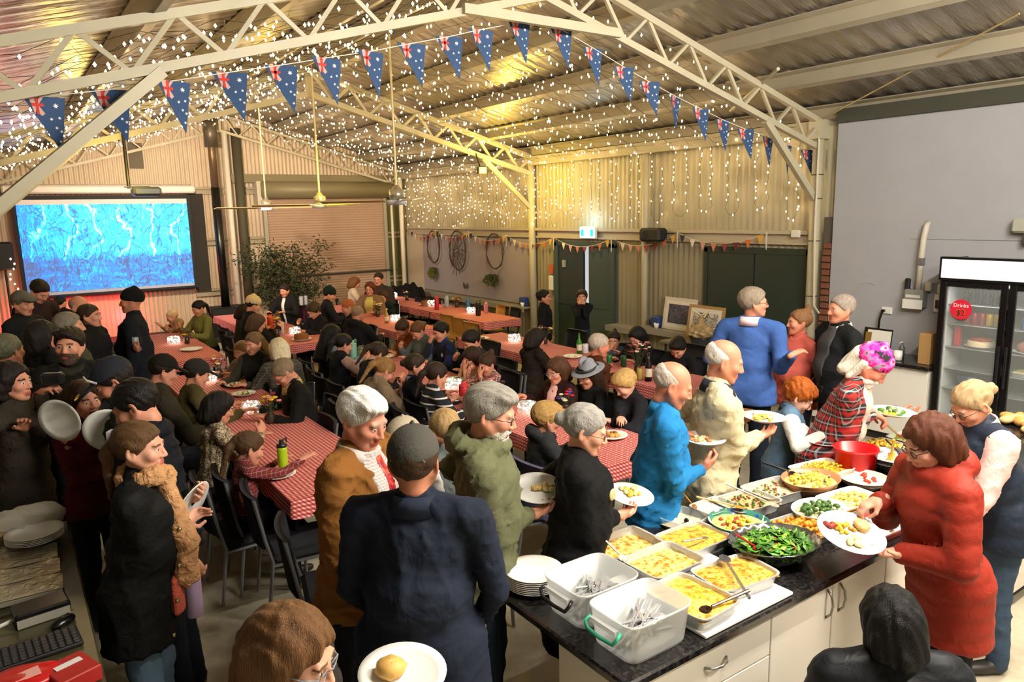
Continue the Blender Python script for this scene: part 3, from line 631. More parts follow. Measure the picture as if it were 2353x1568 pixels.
    # --- legs
    legs = []
    for sd in (-1, 1):
        a = T(sd*.05, 0, -.005)
        if sit: k = Vector((sd*.07*h, .245*h, HZ-.02)); n_ = Vector((sd*.075*h, .235*h+.03, .075))
        else: k = Vector((sd*.055*h, .012*h+.03*sd*stance*h, .275*h*HZ/(.52*h))); n_ = Vector((sd*.06*h, -.01*h+.1*sd*stance*h, .06))
        legs.append((a, k, n_))
    # --- skin: one mesh (core body, neck and head, hands)
    core = SDF()
    core.cap(hip, T(0, 0, .22), .05*h, .05*h, k=.03).cap(T(-shw*.8, 0, .275), T(shw*.8, 0, .275), .018*h, k=.03).cap(T(0, 0, .24), neck, .035*h, .026*h, k=.03)
    for S_, E_, W_, *_q in arms.values(): core.cap(S_, E_, .02*h, .018*h, k=.015).cap(E_, W_, .018*h, .0145*h, k=.015)
    for a, k, n_ in legs: core.cap(a, k, .032*h, .024*h, k=.02).cap(k, n_, .022*h, .018*h, k=.02)
    nw = {'m': .055, 'f': .045, 'c': .04, 'o': .058}[kind]*HS; core.cap(T(0, 0, .29), hc+RH @ Vector((0, -.012*HS, -.055*HS)), nw*1.03, nw*.88, k=.02)
    v0, q0 = core.mesh(max(gh*1.35, .018)); parts = [(v0, q0, 0), xf(head_mesh(kind, hh), RH, hc, HS)]
    if not nohands:
        for sd, (S_, E_, W_, curl, palm, fd) in arms.items():
            R_ = orth(fd if fd is not None else (W_-E_), -Vector(palm)); parts.append(xf(hand_mesh(round(curl, 1), ah), R_, W_, HS*.98 if kind != 'c' else HS*.9, flip=sd > 0))
    browc = hair[1] if hair else '#8a7a6a'
    if int(browc[1:3], 16) > 0x90: browc = '#8c8070'
    root_o = obj(name, npmesh(parts, skinmats(skin, browc), name), None, root, rz); tag(root_o, label, 'person', group)
    # --- upper garment
    g = SDF(); b_ = bw
    g.ell(T(0, .004, .03), ((.094*b_)*h+t, (.068*b_)*h+t, .075*h+t), RT, k=.05).ell(T(0, .012*b_, .13), ((.086*b_)*h+t, (.068*b_*b_)*h+t, .1*h), RT, k=.06).ell(T(0, .004 if not female else .016, .225), ((.095*(.6+.4*b_))*h+t, (.07*(.6+.4*b_))*h+t, .085*h), RT, k=.05)
    g.cap(T(-shw*.86, -.004, .285), T(shw*.86, -.004, .285), .034*h+t*.8, k=.045); [g.cap(T(0, -.012, .325), T(sd*shw*.8, -.006, .292), .028*h+t*.5, .028*h+t*.7, k=.04) for sd in (-1, 1)]; g.cap(T(0, -.008, .27), neck-nd*.012*h, .055*h+t, .036*h+t*.4, k=.03)
    hm = {'shirt': .04, 'sweater': .05, 'jacket': .09, 'puffer': .2, 'coat': .38, 'hoodie': .07, 'vest': .08}[top[0]] if hem is None else hem
    if not sit and hm > .05:
        g.cap(hip+Vector((-.035*h*b_, 0, 0)), hip+Vector((-.04*h*b_, .0, -hm-.05)), .066*h*b_+t, .072*h*b_+t, k=.06).cap(hip+Vector((.035*h*b_, 0, 0)), hip+Vector((.04*h*b_, 0, -hm-.05)), .066*h*b_+t, .072*h*b_+t, k=.06)
    if sit and hm > .1:
        for a, k, n_ in legs: g.cap(a, a.lerp(k, min(.9, hm/.35)), .058*h+t, .05*h+t, k=.05)
    slv = sleeves if sleeves is not None else (None if top[0] == 'vest' else tm)
    sg = g if slv is tm else SDF()
    if slv is not None:
        for S_, E_, W_, *_q in arms.values():
            fa = E_.lerp(W_, .93); sg.cap(S_, E_, (.036*(.75+.25*b_))*h+t*.8, .029*h+t*.7, k=.018).cap(E_, fa, .0285*h+t*.7, .0215*h+t*.55, k=.008)
    hoodm = hood if hood is not None else (top[0] == 'hoodie')
    if hoodm: g.ell(T(0, -.058, .325), (.075*h, .048*h, .042*h), RT, k=.03).ell(T(0, .0, .32), (.062*h, .06*h, .026*h), RT, k=.03); g.ell(T(0, -.035, .352), (.04*h, .038*h, .03*h), RT, k=.02, sub=True)
    if not sit: g.cut((0, 0, -1), -(HZ-hm), .012)
    sid = (len(PEOPLE)*13) % 89
    am = {'shirt': .004, 'sweater': .003, 'jacket': .0055, 'puffer': .002, 'coat': .0035, 'hoodie': .005, 'vest': .002}[top[0]]
    g.noise(am*.7, 30, sid)
    if ti < 3: rg = {'shirt': .013, 'sweater': .009, 'jacket': .015, 'puffer': .003, 'coat': .010, 'hoodie': .014, 'vest': .006}[top[0]]*(1 if ti < 2 else .7); g.ridge(rg, 24, sid+5, (.6, .6, 1)); g.ridge(rg*.6, 40, sid+6, (.5, .5, 1))
    if top[0] == 'puffer' or (top[0] == 'vest' and top[2:] and top[2] == 'quilt'): g.fn(lambda S, X, Y, Z: S-.009*np.abs(np.sin((Z+.12*Y)*math.pi/.085))**.4+.006)
    gv, gq = g.mesh(gh); nm = {'vest': 'vest', 'puffer': 'puffer_jacket', 'jacket': 'jacket', 'coat': 'coat', 'hoodie': 'hoodie', 'sweater': 'sweater', 'shirt': 'shirt'}[top[0]]
    go = obj(nm, npmesh([(gv, gq, 0)], [tm]), root_o)
    if slv is not None and slv is not tm: sg.noise(.003, 40, sid+1); sg.ridge(.008, 24, sid+8, (.5, .5, 1)); sv, sq = sg.mesh(gh); obj('sleeves', npmesh([(sv, sq, 0)], [slv]), root_o)
    # --- shirt front / tie / collar
    def panel(nm_, mat, w0, w1, zlo, zhi, e, par=root_o):
        p = SDF(); tt = t+e
        p.ell(T(0, .012*b_, .13), ((.086*b_)*h+tt, (.068*b_*b_)*h+tt, .1*h), RT, k=.06).ell(T(0, .004 if not female else .016, .225), ((.095*(.6+.4*b_))*h+tt, (.07*(.6+.4*b_))*h+tt, .085*h), RT, k=.05)
        p.cap(T(0, -.002, .27), neck-nd*.004*h+f*.012*h, .055*h+tt, .036*h+tt*.5, k=.03); p.ell(T(0, .004, .03), ((.094*b_)*h+tt, (.068*b_)*h+tt, .075*h+t), RT, k=.05)
        R3 = RT; h0 = np.array(hip)
        def cutf(S, X, Y, Z):
            x, y, z = X-h0[0], Y-h0[1], Z-h0[2]; lx = R3[0, 0]*x+R3[1, 0]*y+R3[2, 0]*z; ly = R3[0, 1]*x+R3[1, 1]*y+R3[2, 1]*z; lz = R3[0, 2]*x+R3[1, 2]*y+R3[2, 2]*z
            tz = np.clip((lz-zlo*h)/((zhi-zlo)*h), 0, 1); S = np.maximum(S, np.abs(lx)-(w0+(w1-w0)*tz)*h); S = np.maximum(S, -ly+.02*h); S = np.maximum(S, zlo*h-lz); return np.maximum(S, lz-zhi*h)
        p.fn(cutf); v, q = p.mesh(min(gh*.75, .014))
        if len(q): return obj(nm_, npmesh([(v, q, 0)], [mat]), par)
    if front: panel('shirt_front', front[0] if not isinstance(front[0], str) else cloth(front[0], .15), front[1], front[2], front[3] if len(front) > 3 else .02, .325, .006)
    if tie: panel('tie', tie, .02, .013, .05, .315, .0105)
    if collar is not None:
        cm = collar if not isinstance(collar, str) else cloth(collar, .15)
        s = MB(); n = 18; z0 = neck-nd*.022*h; rr = (.04*h+t*.5, .052*h+t*.6); vs_ = []
        for k, (rad, zz) in enumerate(((rr[1]*.98, 0), (rr[0]*1.02, .034*h), (rr[0]*1.12, .036*h), (rr[1]*1.12, -.004*h))):
            for i in range(n):
                a_ = 2*math.pi*i/n; dz = -.02*h*max(0, math.sin(a_))**2; vs_.append(z0+r*(rad*math.cos(a_))+f*(rad*math.sin(a_)*.95)+nd*(zz+dz))
        s.add(vs_, [(k*n+i, k*n+(i+1) % n, ((k+1) % 4)*n+(i+1) % n, ((k+1) % 4)*n+i) for k in range(4) for i in range(n)]); s.build('collar', cm, root_o, smooth=True)
    # --- trousers and shoes
    p = SDF(); p.ell(T(0, 0, .01), (.092*b_*h, .07*b_*h, .07*h), RT, k=.05)
    for a, k, n_ in legs: p.cap(a, k, .054*h*(.6+.4*b_), .04*h, k=.03).cap(k, n_, .04*h, .033*h, k=.02)
    p.noise(.003, 40, sid+2)
    if ti < 2: p.ridge(.007, 26, sid+7, (.4, .4, 1))
    pv, pq = p.mesh(gh*1.25); obj('trousers', npmesh([(pv, pq, 0)], [bm_]), root_o)
    for a, k, n_ in legs:
        s = SDF(); s.ell((n_.x, n_.y+.045*h, .04), (.026*h, .075*h, .035), k=.02).cap((n_.x, n_.y, .05), (n_.x, n_.y, .085), .03*h, .027*h, k=.02); s.cut((0, 0, -1), -.004, .004)
        sv, sq = s.mesh(max(gh, .016)); obj('shoe', npmesh([(sv, sq, 0)], [M(shoe, .5)]), root_o)
    # --- hair, beard, hat, glasses
    def onhead(nm_, mesh, mat, par=root_o): return obj(nm_, npmesh([xf(mesh, RH, hc, HS)], [mat]), par)
    if hair: onhead('hair', hair_mesh(hair[0], hh*1.25), M(hair[1], .5, bump=.42, bscale=85, var=.32, vscale=38, spec=.22, stretch=(3, 1, .6) if hair[0] not in ('long', 'longb', 'bob') else (3, 3, .3)))
    if beard: onhead('beard', hair_mesh(beard[0], hh*1.05), M(beard[1], .6, bump=.7, bscale=90, var=.2, vscale=40))
    if hat:
        ho = onhead('hat', hat_mesh(hat[0], hh*1.2), hat[1] if not isinstance(hat[1], str) else cloth(hat[1], .15, 60))
        if hat[0] == 'fedora':
            s = MB(); s.lathe([(.1045, .068), (.1, .095), (.094, .095), (.098, .068)], n=28, sy=1.03); o2 = s.build('hat_band', M('#1b1b1d', .6), ho, smooth=True); o2.matrix_local = Matrix.Translation(hc) @ (RH @ (Matrix.Identity(3)*HS)).to_4x4()
    if glasses:
        s = MB()
        for x in (-1, 1):
            s.tube([(x*.034+.022*math.cos(a*.5236)*(1.05), .103-.004*abs(math.cos(a*.5236)), .003+.016*math.sin(a*.5236)) for a in range(12)], .0019, 5, closed=True)
            s.tube([(x*.056, .099, .008), (x*.079, .06, .009), (x*.083, -.012, .006)], .0018, 5)
        s.tube([(-.012, .105, .008), (0, .112, .01), (.012, .105, .008)], .0018, 5)
        o2 = s.build('glasses', M(glasses, .3), root_o, smooth=True); o2.matrix_local = Matrix.Translation(hc) @ (RH @ (Matrix.Identity(3)*HS)).to_4x4()
    info = dict(o=root_o, h=h, T=T, hc=hc, RH=RH, HS=HS, arms=arms, RZ=RZ, root=root, neck=neck, RT=RT, garment=go, hip=hip, d=d)
    info['W'] = lambda sd: root+RZ @ arms[sd][2]
    PEOPLE[key or label] = info; return info
# ------------------------------------------------------------------ patterned cloth
def bands(nt, x, pitch, lo, hi):
    fr = math_(nt, 'FRACT', math_(nt, 'DIVIDE', x, pitch)); return math_(nt, 'MULTIPLY', math_(nt, 'GREATER_THAN', fr, lo), math_(nt, 'LESS_THAN', fr, hi))
def plaid(name, base, red, white, p=.085):
    m, nt, b = nodemat(name, .9); co, xyz = objxyz(nt); u = math_(nt, 'ADD', xyz[0], math_(nt, 'MULTIPLY', xyz[1], .9)); c = lin(base)
    for ax_ in (u, xyz[2]): c = mixc(nt, math_(nt, 'MULTIPLY', bands(nt, ax_, p, .05, .38), .6), c, red)
    for ax_ in (u, xyz[2]): c = mixc(nt, math_(nt, 'MULTIPLY', bands(nt, ax_, p, .6, .74), .55), c, white)
    nt.links.new(c, b.inputs['Base Color']); return m
def stripes(name, base, line, p, w, axis=2):
    m, nt, b = nodemat(name, .9); co, xyz = objxyz(nt); nt.links.new(mixc(nt, bands(nt, xyz[axis], p, 0, w), base, line), b.inputs['Base Color']); return m
def blotch(name, cols, scale, rough=.9):
    m, nt, b = nodemat(name, rough); co, xyz = objxyz(nt); n = N(nt, 'TexNoise', i_Scale=scale, i_Detail=2.0); nt.links.new(co, n.inputs['Vector'])
    cr = N(nt, 'ValToRGB'); cr.color_ramp.interpolation = 'CONSTANT'; e = cr.color_ramp.elements; e[0].color = lin(cols[0]); e[1].position = .42; e[1].color = lin(cols[1])
    for i, c in enumerate(cols[2:]): q = e.new(.5+.07*i); q.color = lin(c)
    nt.links.new(n.outputs[0], cr.inputs[0]); nt.links.new(cr.outputs[0], b.inputs['Base Color']); return m
def gingham(name, p=.03, light='#e9b9b0', mid='#c65a55', dark='#9b2a2c'):
    m, nt, b = nodemat(name, .85); co, xyz = objxyz(nt); bu = bands(nt, math_(nt, 'ADD', xyz[0], xyz[2]), p, 0, .5); bv = bands(nt, math_(nt, 'ADD', xyz[1], xyz[2]), p, 0, .5)
    nt.links.new(mixc(nt, bv, mixc(nt, bu, light, mid), mixc(nt, bu, mid, dark)), b.inputs['Base Color']); return m
GING = gingham('gingham')
SK1, SK2, SK3, SK4 = '#d79f86', '#c98a70', '#b97a5e', '#8a5a40'
BLKC = '#0e0e11'
def hold(pos, d=(0, 0, 0)): return Vector(pos)+Vector(d)
# world directions: image right, towards the camera
IR = Vector((CR.x, CR.y, 0)).normalized(); IT = -Vector((CF.x, CF.y, 0)).normalized(); UP = Vector((0, 0, 1))
G1 = 'people queueing at the buffet'; G2 = 'people standing in the dim left crowd'; G3 = 'diners at the long gingham tables'; G4 = 'people serving and waiting in the kitchen'
PL = dict(hoodie=pz(1235, 1130, 1.2), coat=pz(1447, 1145, 1.1), bald=pz(1618, 1015, 1.25), cream=pz(1755, 965, 1.25), plaid=pz(2050, 952, 1.18), red=pz(1953, 1232, 1.1), boy=pz(1890, 1018, 1.0), girl=pz(425, 1165, 1.2), bread=pz(925, 1558, 1.2), grey=pz(143, 963, 1.42))
UPC = {'curl': .5, 'palm': (0, 0, 1)}
# ---- the queue, nearest first
person('woman in black waxed jacket and peach knitted scarf holding an empty plate', (322, 1032, 1.55), 10, kind='f', yaw=-5, lean=8, top=('coat', cloth('#0d0e0f', .5, 12, .75)), hem=.22, bottom='#5f7690', hair=('pony', '#5a4028'), skin=SK1,
       armR=(PL['girl']+IR*.02+UP*-.06+IT*.05, {'curl': .7, 'wpalm': IR}), armL=(PL['girl']+UP*.02-IT*.06, {'curl': .7, 'wpalm': -IR}), group=G1, key='scarf', bw=1.12, sw=1.08)
person('dark-haired man in navy jacket standing just behind the scarfed woman', (312, 925, 1.66), 190, yaw=0, pitch=25, lean=6, top=('jacket', cloth('#0e1118', .3)), bottom='#10131a', hair=('short', '#14100d'), skin=SK2, collar='#10141c', shoe='#4a2c18', armL=(pz(437, 1285, .93), {'curl': .8, 'palm': (1, 0, 0)}), group=G1, key='navyjacket')
person('white-haired man in tan work jacket with red tie', (833, 958, 1.70), 338, yaw=-6, pitch=20, lean=4, top=('jacket', cloth('#7d5122', .55, 11)), hem=.13, bottom='#14151b', hair=('part', '#e6e3dc'), skin='#d08a72', bw=1.12,
       front=(plaid('shirtcheck', '#c4bcb8', '#9c8f90', '#cfc8c4', .012), .03, .05, .03), tie=blotch('redtie', ['#6a0f1a', '#b01c22', '#a0182a', '#c8582c'], 40, .5), collar='#bdb4b0', armR=((.12, .28, 1.08), {'curl': .5}), armL=((-.1, .3, 1.07), {'curl': .5}), group=G1, key='tan')
person('broad man in navy sweatshirt and charcoal cap seen from behind', (952, 1062, 1.66), 84, pitch=4, lean=3, bw=1.34, sw=1.12, top=('sweater', cloth('#1c2231', .45, 9)), hem=.16, bottom='#b6a283', hair=('short', '#3c2a1c'), hat=('capback', cloth('#46443f', .2, 80)), skin=SK3, armL=((-.18, .2, .95), {'curl': .5}), armR=((.2, .2, .95), {'curl': .5}), collar='#232a3b', shoe='#b98a40', group=G1, key='navycap')
person('grey-bearded man in olive hoodie and glasses carrying a plate', (1128, 948, 1.68), 352, pitch=14, lean=5, top=('hoodie', cloth('#5d5f45', .45, 12)), bottom='#1b2632', hair=('part', '#8b867e'), beard=('beard', '#cfc8bc'), glasses='#14100e', skin='#cf8f74', bw=1.08, hem=.1,
       armR=(PL['hoodie']-IR*.05+IT*.16-UP*.05, {'curl': .5, 'wpalm': UP, 'wdir': IR*.9-IT*.6}), armL=(PL['hoodie']-IR*.16-IT*.10+UP*.02, {'curl': .3, 'wpalm': -UP, 'wdir': IR}), shoe='#c79a3c', group=G1, key='hoodie')
person('woman in long black coat with grey swept-back hair and round brooch', (1345, 985, 1.54), 352, pitch=16, lean=5, kind='f', top=('coat', cloth('#08080a', .3)), hem=.4, bottom='#0b0b0d', hair=('lowbun', '#8d8984'), glasses='#5a3420', skin='#d69a80', bw=1.12, collar='#0a0a0c',
       armR=(PL['coat']-IR*.10+IT*.16-UP*.03, {'curl': .6, 'wpalm': UP, 'wdir': IR*.9-IT*.6}), armL=(PL['coat']-IR*.17-IT*.09+UP*.03, {'curl': .5, 'wpalm': -UP, 'wdir': IR}), group=G1, key='blackcoat')
person('bald man in bright blue shirt and khaki trousers in the queue', (1545, 880, 1.63), 352, pitch=20, lean=8, top=('shirt', cloth('#1e6ea6', .45, 9)), bottom='#9a8560', hair=('fringe', '#b9aca0'), skin='#c07a60', bw=1.15, collar='#2579b2', hem=.06,
       armR=(PL['bald']+IT*.15-UP*.1-IR*.05, {'curl': .8, 'wpalm': UP-IT, 'wdir': IR*.9-IT*.4+UP*.3}), armL=(PL['bald']-IR*.16-IT*.08+UP*.03, {'elbow': (-.1, .1, -1), 'curl': .3, 'wpalm': -UP, 'wdir': IR}), group=G1, key='bald')
person('balding man in cream jacket with dark collar carrying salad', (1664, 828, 1.68), 350, pitch=14, lean=6, top=('jacket', cloth('#bfb392', .6, 9)), bottom='#2a3344', hair=('fringe', '#c9c2b8'), skin='#c07c62', bw=1.12, sw=1.06, collar='#2a2e38', hem=.24,
       armR=(PL['cream']+IT*.16-UP*.05-IR*.09, {'curl': .5, 'wpalm': UP, 'wdir': IR*.9-IT*.6}), armL=(PL['cream']-IR*.17-IT*.08-UP*.03, {'curl': .5, 'wpalm': UP, 'wdir': IR}), group=G1, key='cream')
person('red-haired boy in denim vest and white shirt at the buffet', pD(1836, 905, 5.1), 340, pitch=32, lean=10, kind='c', top=('vest', cloth('#5b7690', .35, 14)), sleeves=cloth('#e2e1dd', .4), bottom='#23303f', hair=('curly', '#9c4f18'), skin='#e0aa90', collar='#2b3648',
       armR=(PL['boy']+IT*.06+UP*.08, {'curl': .2, 'wpalm': -UP, 'wdir': IR}), armL=(PL['boy']-IT*.05-IR*.05+UP*.02, UPC), group=G1, key='boy')
person('white-bearded man in plaid flannel shirt and pink camouflage beanie', (2003, 832, 1.56), 322, pitch=30, lean=24, top=('shirt', plaid('flannel', '#1b1c20', '#b3261f', '#a9a9ad', .062)), bottom='#c8bfae', hair=('mane', '#ddd5c6'), beard=('bigbeard', '#e6e0d4'), hat=('beanie', blotch('pinkcamo', ['#1c1b22', '#d61e8a', '#ef5ab4', '#8d8d98', '#c81478'], 17)), skin='#cf8068', bw=1.15, hem=.2, front=('#e6c8b8', .02, .05, .0),
       armR=(pz(2008, 950, 1.22), {'elbow': (1, -.9, -.25), 'curl': .8, 'wpalm': -UP, 'wdir': IR*.8-UP*.5}), armL=(PL['plaid']+IR*.1-IT*.12-UP*.02, {'curl': .5, 'wpalm': UP}), group=G1, key='flannel')
# ---- kitchen side
person('woman with auburn bob in red quilted puffer jacket serving herself', (2135, 1012, 1.53), 183, pitch=20, lean=13, kind='f', top=('puffer', cloth('#8c2a1c', .3, 14, .6)), hem=.26, hood=True, bottom='#15151c', hair=('bob', '#4c2513'), glasses='#221a1c', skin='#d79a82', bw=1.04, sw=1.1,
       armL=(PL['red']+IR*.2+IT*.05-UP*.06, {'curl': .5, 'wpalm': UP, 'wdir': -IR, 'elbow': (-1.2, -.5, -.8)}), armR=(pz(2020, 1150, 1.22), {'curl': .8, 'wpalm': -UP, 'wdir': -IR*.8-UP*.3}), group=G4, key='redpuffer')
person('woman with fair hair in low bun wearing navy quilted vest', (2235, 922, 1.52), 186, pitch=28, lean=16, kind='f', top=('vest', cloth('#1a2230', .3, 14, .6), 'quilt'), sleeves=cloth('#e3b9b4', .3), bottom='#37485c', hair=('lowbun', '#a58a66'), glasses='#2a1d16', skin='#cd8d70', bw=1.22, collar='#e6c0ba', hem=.14, armL='table', armR=((.1, .42, 1.0), {'curl': .5}), group=G4, key='navyvest')
person('dark-haired person in black puffer crouching in front of the island', (2045, 1425, 1.06), 85, pitch=14, lean=14, sit=True, hipz=.4, kind='f', top=('puffer', cloth('#15181d', .25, 14, .5)), bottom='#15161c', hair=('bob', '#060505'), skin=SK2, bw=1.3, sw=1.25, group=G4, armL='lap', armR='lap', key='crouch')
person('woman with long brown hair and glasses close to the camera', (672, 1505, 1.5), 350, pitch=14, lean=4, kind='f', top=('jacket', cloth('#2a2622', .3)), bottom='#1a1a20', hair=('longb', '#6b4a2c'), glasses='#8a8f98', skin='#d9a186', armR=(PL['bread']-IR*.06+IT*.1-UP*.04, {'curl': .5, 'wpalm': UP, 'wdir': IR}), armL='fold', group=G1, key='camwoman')
person('tall man in blue knitted sweater seen from behind, hands apart', pD(1732, 697, 6.15), 55, yaw=-60, lean=3, top=('sweater', cloth('#3d5c9c', .3, 14)), bottom='#151b28', hair=('wavy', '#8a7c6c'), glasses='#2a2420', skin='#c9886c', bw=1.18, sw=1.1, collar='#e3cbd6', hem=.1, armR=(pD(1822, 815, 5.75), {'curl': .5, 'wdir': IR*.8+UP*.3-IT*.3, 'elbow': (.25, -.4, -1.2)}), armL=((-.22, .25, 1.15), {'curl': .4}), group=G4, key='bluesweater')
person('woman in salmon shirt with hair tied up, talking', (1836, 742, 1.5), 200, yaw=-20, lean=2, kind='f', top=('shirt', cloth('#c25c50', .45, 10)), bottom='#1a1c24', hair=('twist', '#7c5636'), skin='#d08468', bw=1.3, sw=1.1, collar='#cd6a5e', hem=.12, armL='pocket', armR='pocket', group=G4, key='salmon')
person('grey-haired man in black jacket and white collar, facing left', (1932, 712, 1.67), 190, lean=2, top=('jacket', cloth('#121416', .3)), bottom='#16181e', hair=('short', '#8d8076'), skin='#cb8468', bw=1.15, front=('#3c3a3c', .03, .05, .0), collar='#ded8d4', group=G4, key='blackjacket')
# ---- dim crowd, standing on the left
person('woman in brown cardigan photographing with a compact camera', (28, 880, 1.6), 0, lean=3, kind='f', top=('sweater', cloth('#3a342b', .5, 20)), bottom='#17171c', hair=('bob', '#1c1512'), skin=SK2, armR=(pz(92, 905, 1.52), {'curl': .7, 'wpalm': IR, 'wdir': UP*.5+IR}), armL=(pz(60, 985, 1.35), {'curl': .5}), group=G2, hem=.12, key='camera')
person('bearded man in navy and yellow cap looking down at the line', (262, 868, 1.66), 205, pitch=30, lean=8, top=('jacket', cloth('#2a2c20', .4)), bottom='#16181c', hair=('short', '#1a1310'), beard=('beard', '#241a14'), hat=('cap', blotch('navycapcloth', ['#121a2c', '#10151f', '#10151f'], 5)), skin='#c58266', bw=1.1, group=G2, key='yellowcap')
person('smiling woman in dark red jacket between two plates', (192, 922, 1.46), 330, lean=2, kind='f', top=('jacket', cloth('#5e1a20', .35)), bottom='#1a1a20', hair=('long', '#3a2618'), skin=SK2, armL=(PL['grey']-UP*.16-IT*.07-IR*.03, {'curl': .3, 'wpalm': IT, 'wdir': UP}), armR='fold', group=G2, key='redjacket')
person('dark-haired man with stubble in black zipped jacket', (160, 795, 1.68), 292, yaw=-10, lean=2, top=('jacket', cloth('#14140f', .4)), bottom='#14161c', hair=('quiff', '#1d150f'), beard=('beard', '#4a3426'), skin=SK2, collar='#2a2820', group=G2, key='stubble')
person('person with pale grey-green hair at the edge of the crowd', pD(18, 808, 5.3), 80, lean=2, top=('jacket', cloth('#15161a', .3)), hair=('short', '#5d5b48'), skin=SK3, group=G2)
person('man in grey flat cap and dark shirt beside the speaker', pD(52, 698, 7.8), 350, pitch=10, lean=3, top=('shirt', cloth('#17191d', .3)), hair=('short', '#5a5046'), hat=('flatcap', cloth('#5c5a52', .2, 60)), skin=SK2, group=G2)
person('man in maroon sweater bending forward beside the screen', pD(90, 665, 8.3), 345, pitch=30, lean=22, top=('sweater', cloth('#2a1a1e', .3)), hair=('short', '#1c1410'), skin=SK2, group=G2)
person('dark-haired woman in black turned away in the left crowd', pD(98, 772, 5.9), 60, lean=2, kind='f', top=('jacket', cloth('#121316', .3)), hair=('bob', '#17120f'), skin=SK2, group=G2)
person('grey-haired person in olive top behind the stubbled man', pD(160, 752, 6.3), 30, lean=2, top=('jacket', cloth('#3f3f2c', .3)), hair=('short', '#7a7166'), skin=SK2, group=G2)
person('brown-haired woman in black looking sideways to the right', pD(207, 727, 7.4), 5, lean=2, kind='f', top=('jacket', cloth('#141416', .3)), hair=('lowbun', '#33241a'), skin=SK2, group=G2)
person('silver-haired man half hidden below the screen', pD(184, 706, 8.0), 350, lean=2, top=('shirt', cloth('#1c1d20', .3)), hair=('fringe', '#8f867a'), skin=SK2, group=G2)
p = pD(392, 0, 1); can = pz(303, 782, 1.27)
person('man in black beanie and navy fleece holding a drink can', pD(302, 694, 7.75), 200, lean=2, top=('jacket', cloth('#0f131c', .3)), bottom='#10121a', hat=('beanie', cloth('#0e0f12', .2, 60)), skin=SK3, bw=1.2, sw=1.08, armR=(pD(312, 800, 7.5), {'curl': .9, 'palm': (0, -1, 0)}), group=G2, key='beanie')
person('small dark-haired figure seated far off under the screen', (140, 695, 1.12), 80, sit=True, top=('shirt', cloth('#15151a', .3)), hair=('short', '#1a1411'), skin=SK2, group=G3)
# ---- seated diners: side 'L' sits left of a table facing +x, 'R' right of it facing -x
CHAIRS = []
def diner(label, head, sd, row, n=0, **kw):
    kw.setdefault('lean', 12); kw.setdefault('pitch', 18); kw.setdefault('armL', 'table'); kw.setdefault('armR', 'eat' if n % 2 else 'table'); kw.setdefault('skin', SK2)
    i = person(label, head, (35 if sd == 'L' else 215) + kw.pop('turn', 0), sit=True, group=G3, **kw)
    CHAIRS.append((i['root'], i['o'].rotation_euler.z, row)); return i
D = diner
D('man in dark cap and olive jacket seated with back to camera', (375, 850, 1.31), 'L', 'A', 1, top=('jacket', cloth('#2d2a1e', .4)), hat=('cap', '#17140f'), hair=('short', '#241a12'), bw=1.15)
D('person in banded black cap and khaki jacket at the table', (452, 858, 1.18), 'L', 'A', 0, top=('jacket', cloth('#4d4526', .4)), hat=('cap', blotch('bandcap', ['#14120f', '#17140f', '#17140f'], 4)), hair=('short', '#241a12'))
D('woman in floral blouse with dark bob and glasses', (505, 935, 1.13), 'L', 'A', 1, kind='f', top=('shirt', blotch('floral', ['#5a4630', '#b4a184', '#3d2c22', '#c4b294'], 38)), hair=('bob', '#120e0c'), glasses='#b09060')
D('little girl in red checked shirt reaching across the table', (572, 1028, .99), 'L', 'A', 1, kind='c', top=('shirt', plaid('redcheck', '#5a1a1c', '#7a2022', '#b08078', .03)), hair=('pony', '#4a3420'), armR=((.1, .45, .86), {}))
D('grey-haired man in red glasses and black jacket bent over his meal', (652, 850, 1.17), 'R', 'A', 0, pitch=34, lean=18, top=('jacket', cloth('#0f0e0d', .3)), hair=('short', '#7d6a50'), glasses='#8a2a24', bw=1.1, collar='#c0a468')
D('white-blonde person in chequered grey top with back turned', (640, 803, 1.16), 'R', 'A', 1, turn=-90, kind='f', top=('sweater', plaid('greycheck', '#2c2a26', '#4a463c', '#6c675c', .06)), hair=('bob', '#d8c9a6'))
D('woman in dark vest facing the camera with child beside her', (583, 790, 1.18), 'R', 'A', 0, turn=30, kind='f', top=('vest', cloth('#15161a', .3)), sleeves=cloth('#3a382f', .3), hair=('lowbun', '#6b5034'), pitch=6)
D('fair-haired toddler leaning against the woman in dark vest', (556, 808, 1.02), 'R', 'A', 0, turn=30, kind='c', top=('shirt', cloth('#8a7a60', .3)), hair=('short', '#8a6a44'), pitch=8)
D('baby in pale top held at the far left table', (396, 727, .94), 'R', 'A2', 0, kind='c', top=('shirt', cloth('#8a6a50', .3)), hair=('crop', '#b89a70'), armR='table')
D('second baby in brown top on the woman in green sweater', (410, 747, .86), 'R', 'A2', 0, turn=-50, kind='c', top=('shirt', cloth('#6b4a34', .3)), hair=('crop', '#a08058'), armR='table')
D('woman with dark ponytail in sage green sweater holding a baby', (456, 708, 1.17), 'R', 'A2', 1, kind='f', top=('sweater', cloth('#6c6c3a', .3)), hair=('pony', '#15100d'), turn=20)
D('woman with brown bob in mustard sweater seen from behind', (592, 742, 1.15), 'L', 'B2', 0, kind='f', top=('sweater', cloth('#5e4420', .3)), hair=('bob', '#4a3420'))
D('person in fur-trimmed dark jacket beside the mustard sweater', (562, 716, 1.09), 'L', 'B2', 0, kind='f', top=('jacket', cloth('#3a3024', .4)), hair=('bob', '#241a12'))
D('person in cream beanie at the far side table', (582, 700, 1.27), 'L', 'B2', 1, top=('jacket', cloth('#141414', .3)), hat=('beanie', '#c9b088'), hair=('short', '#201510'))
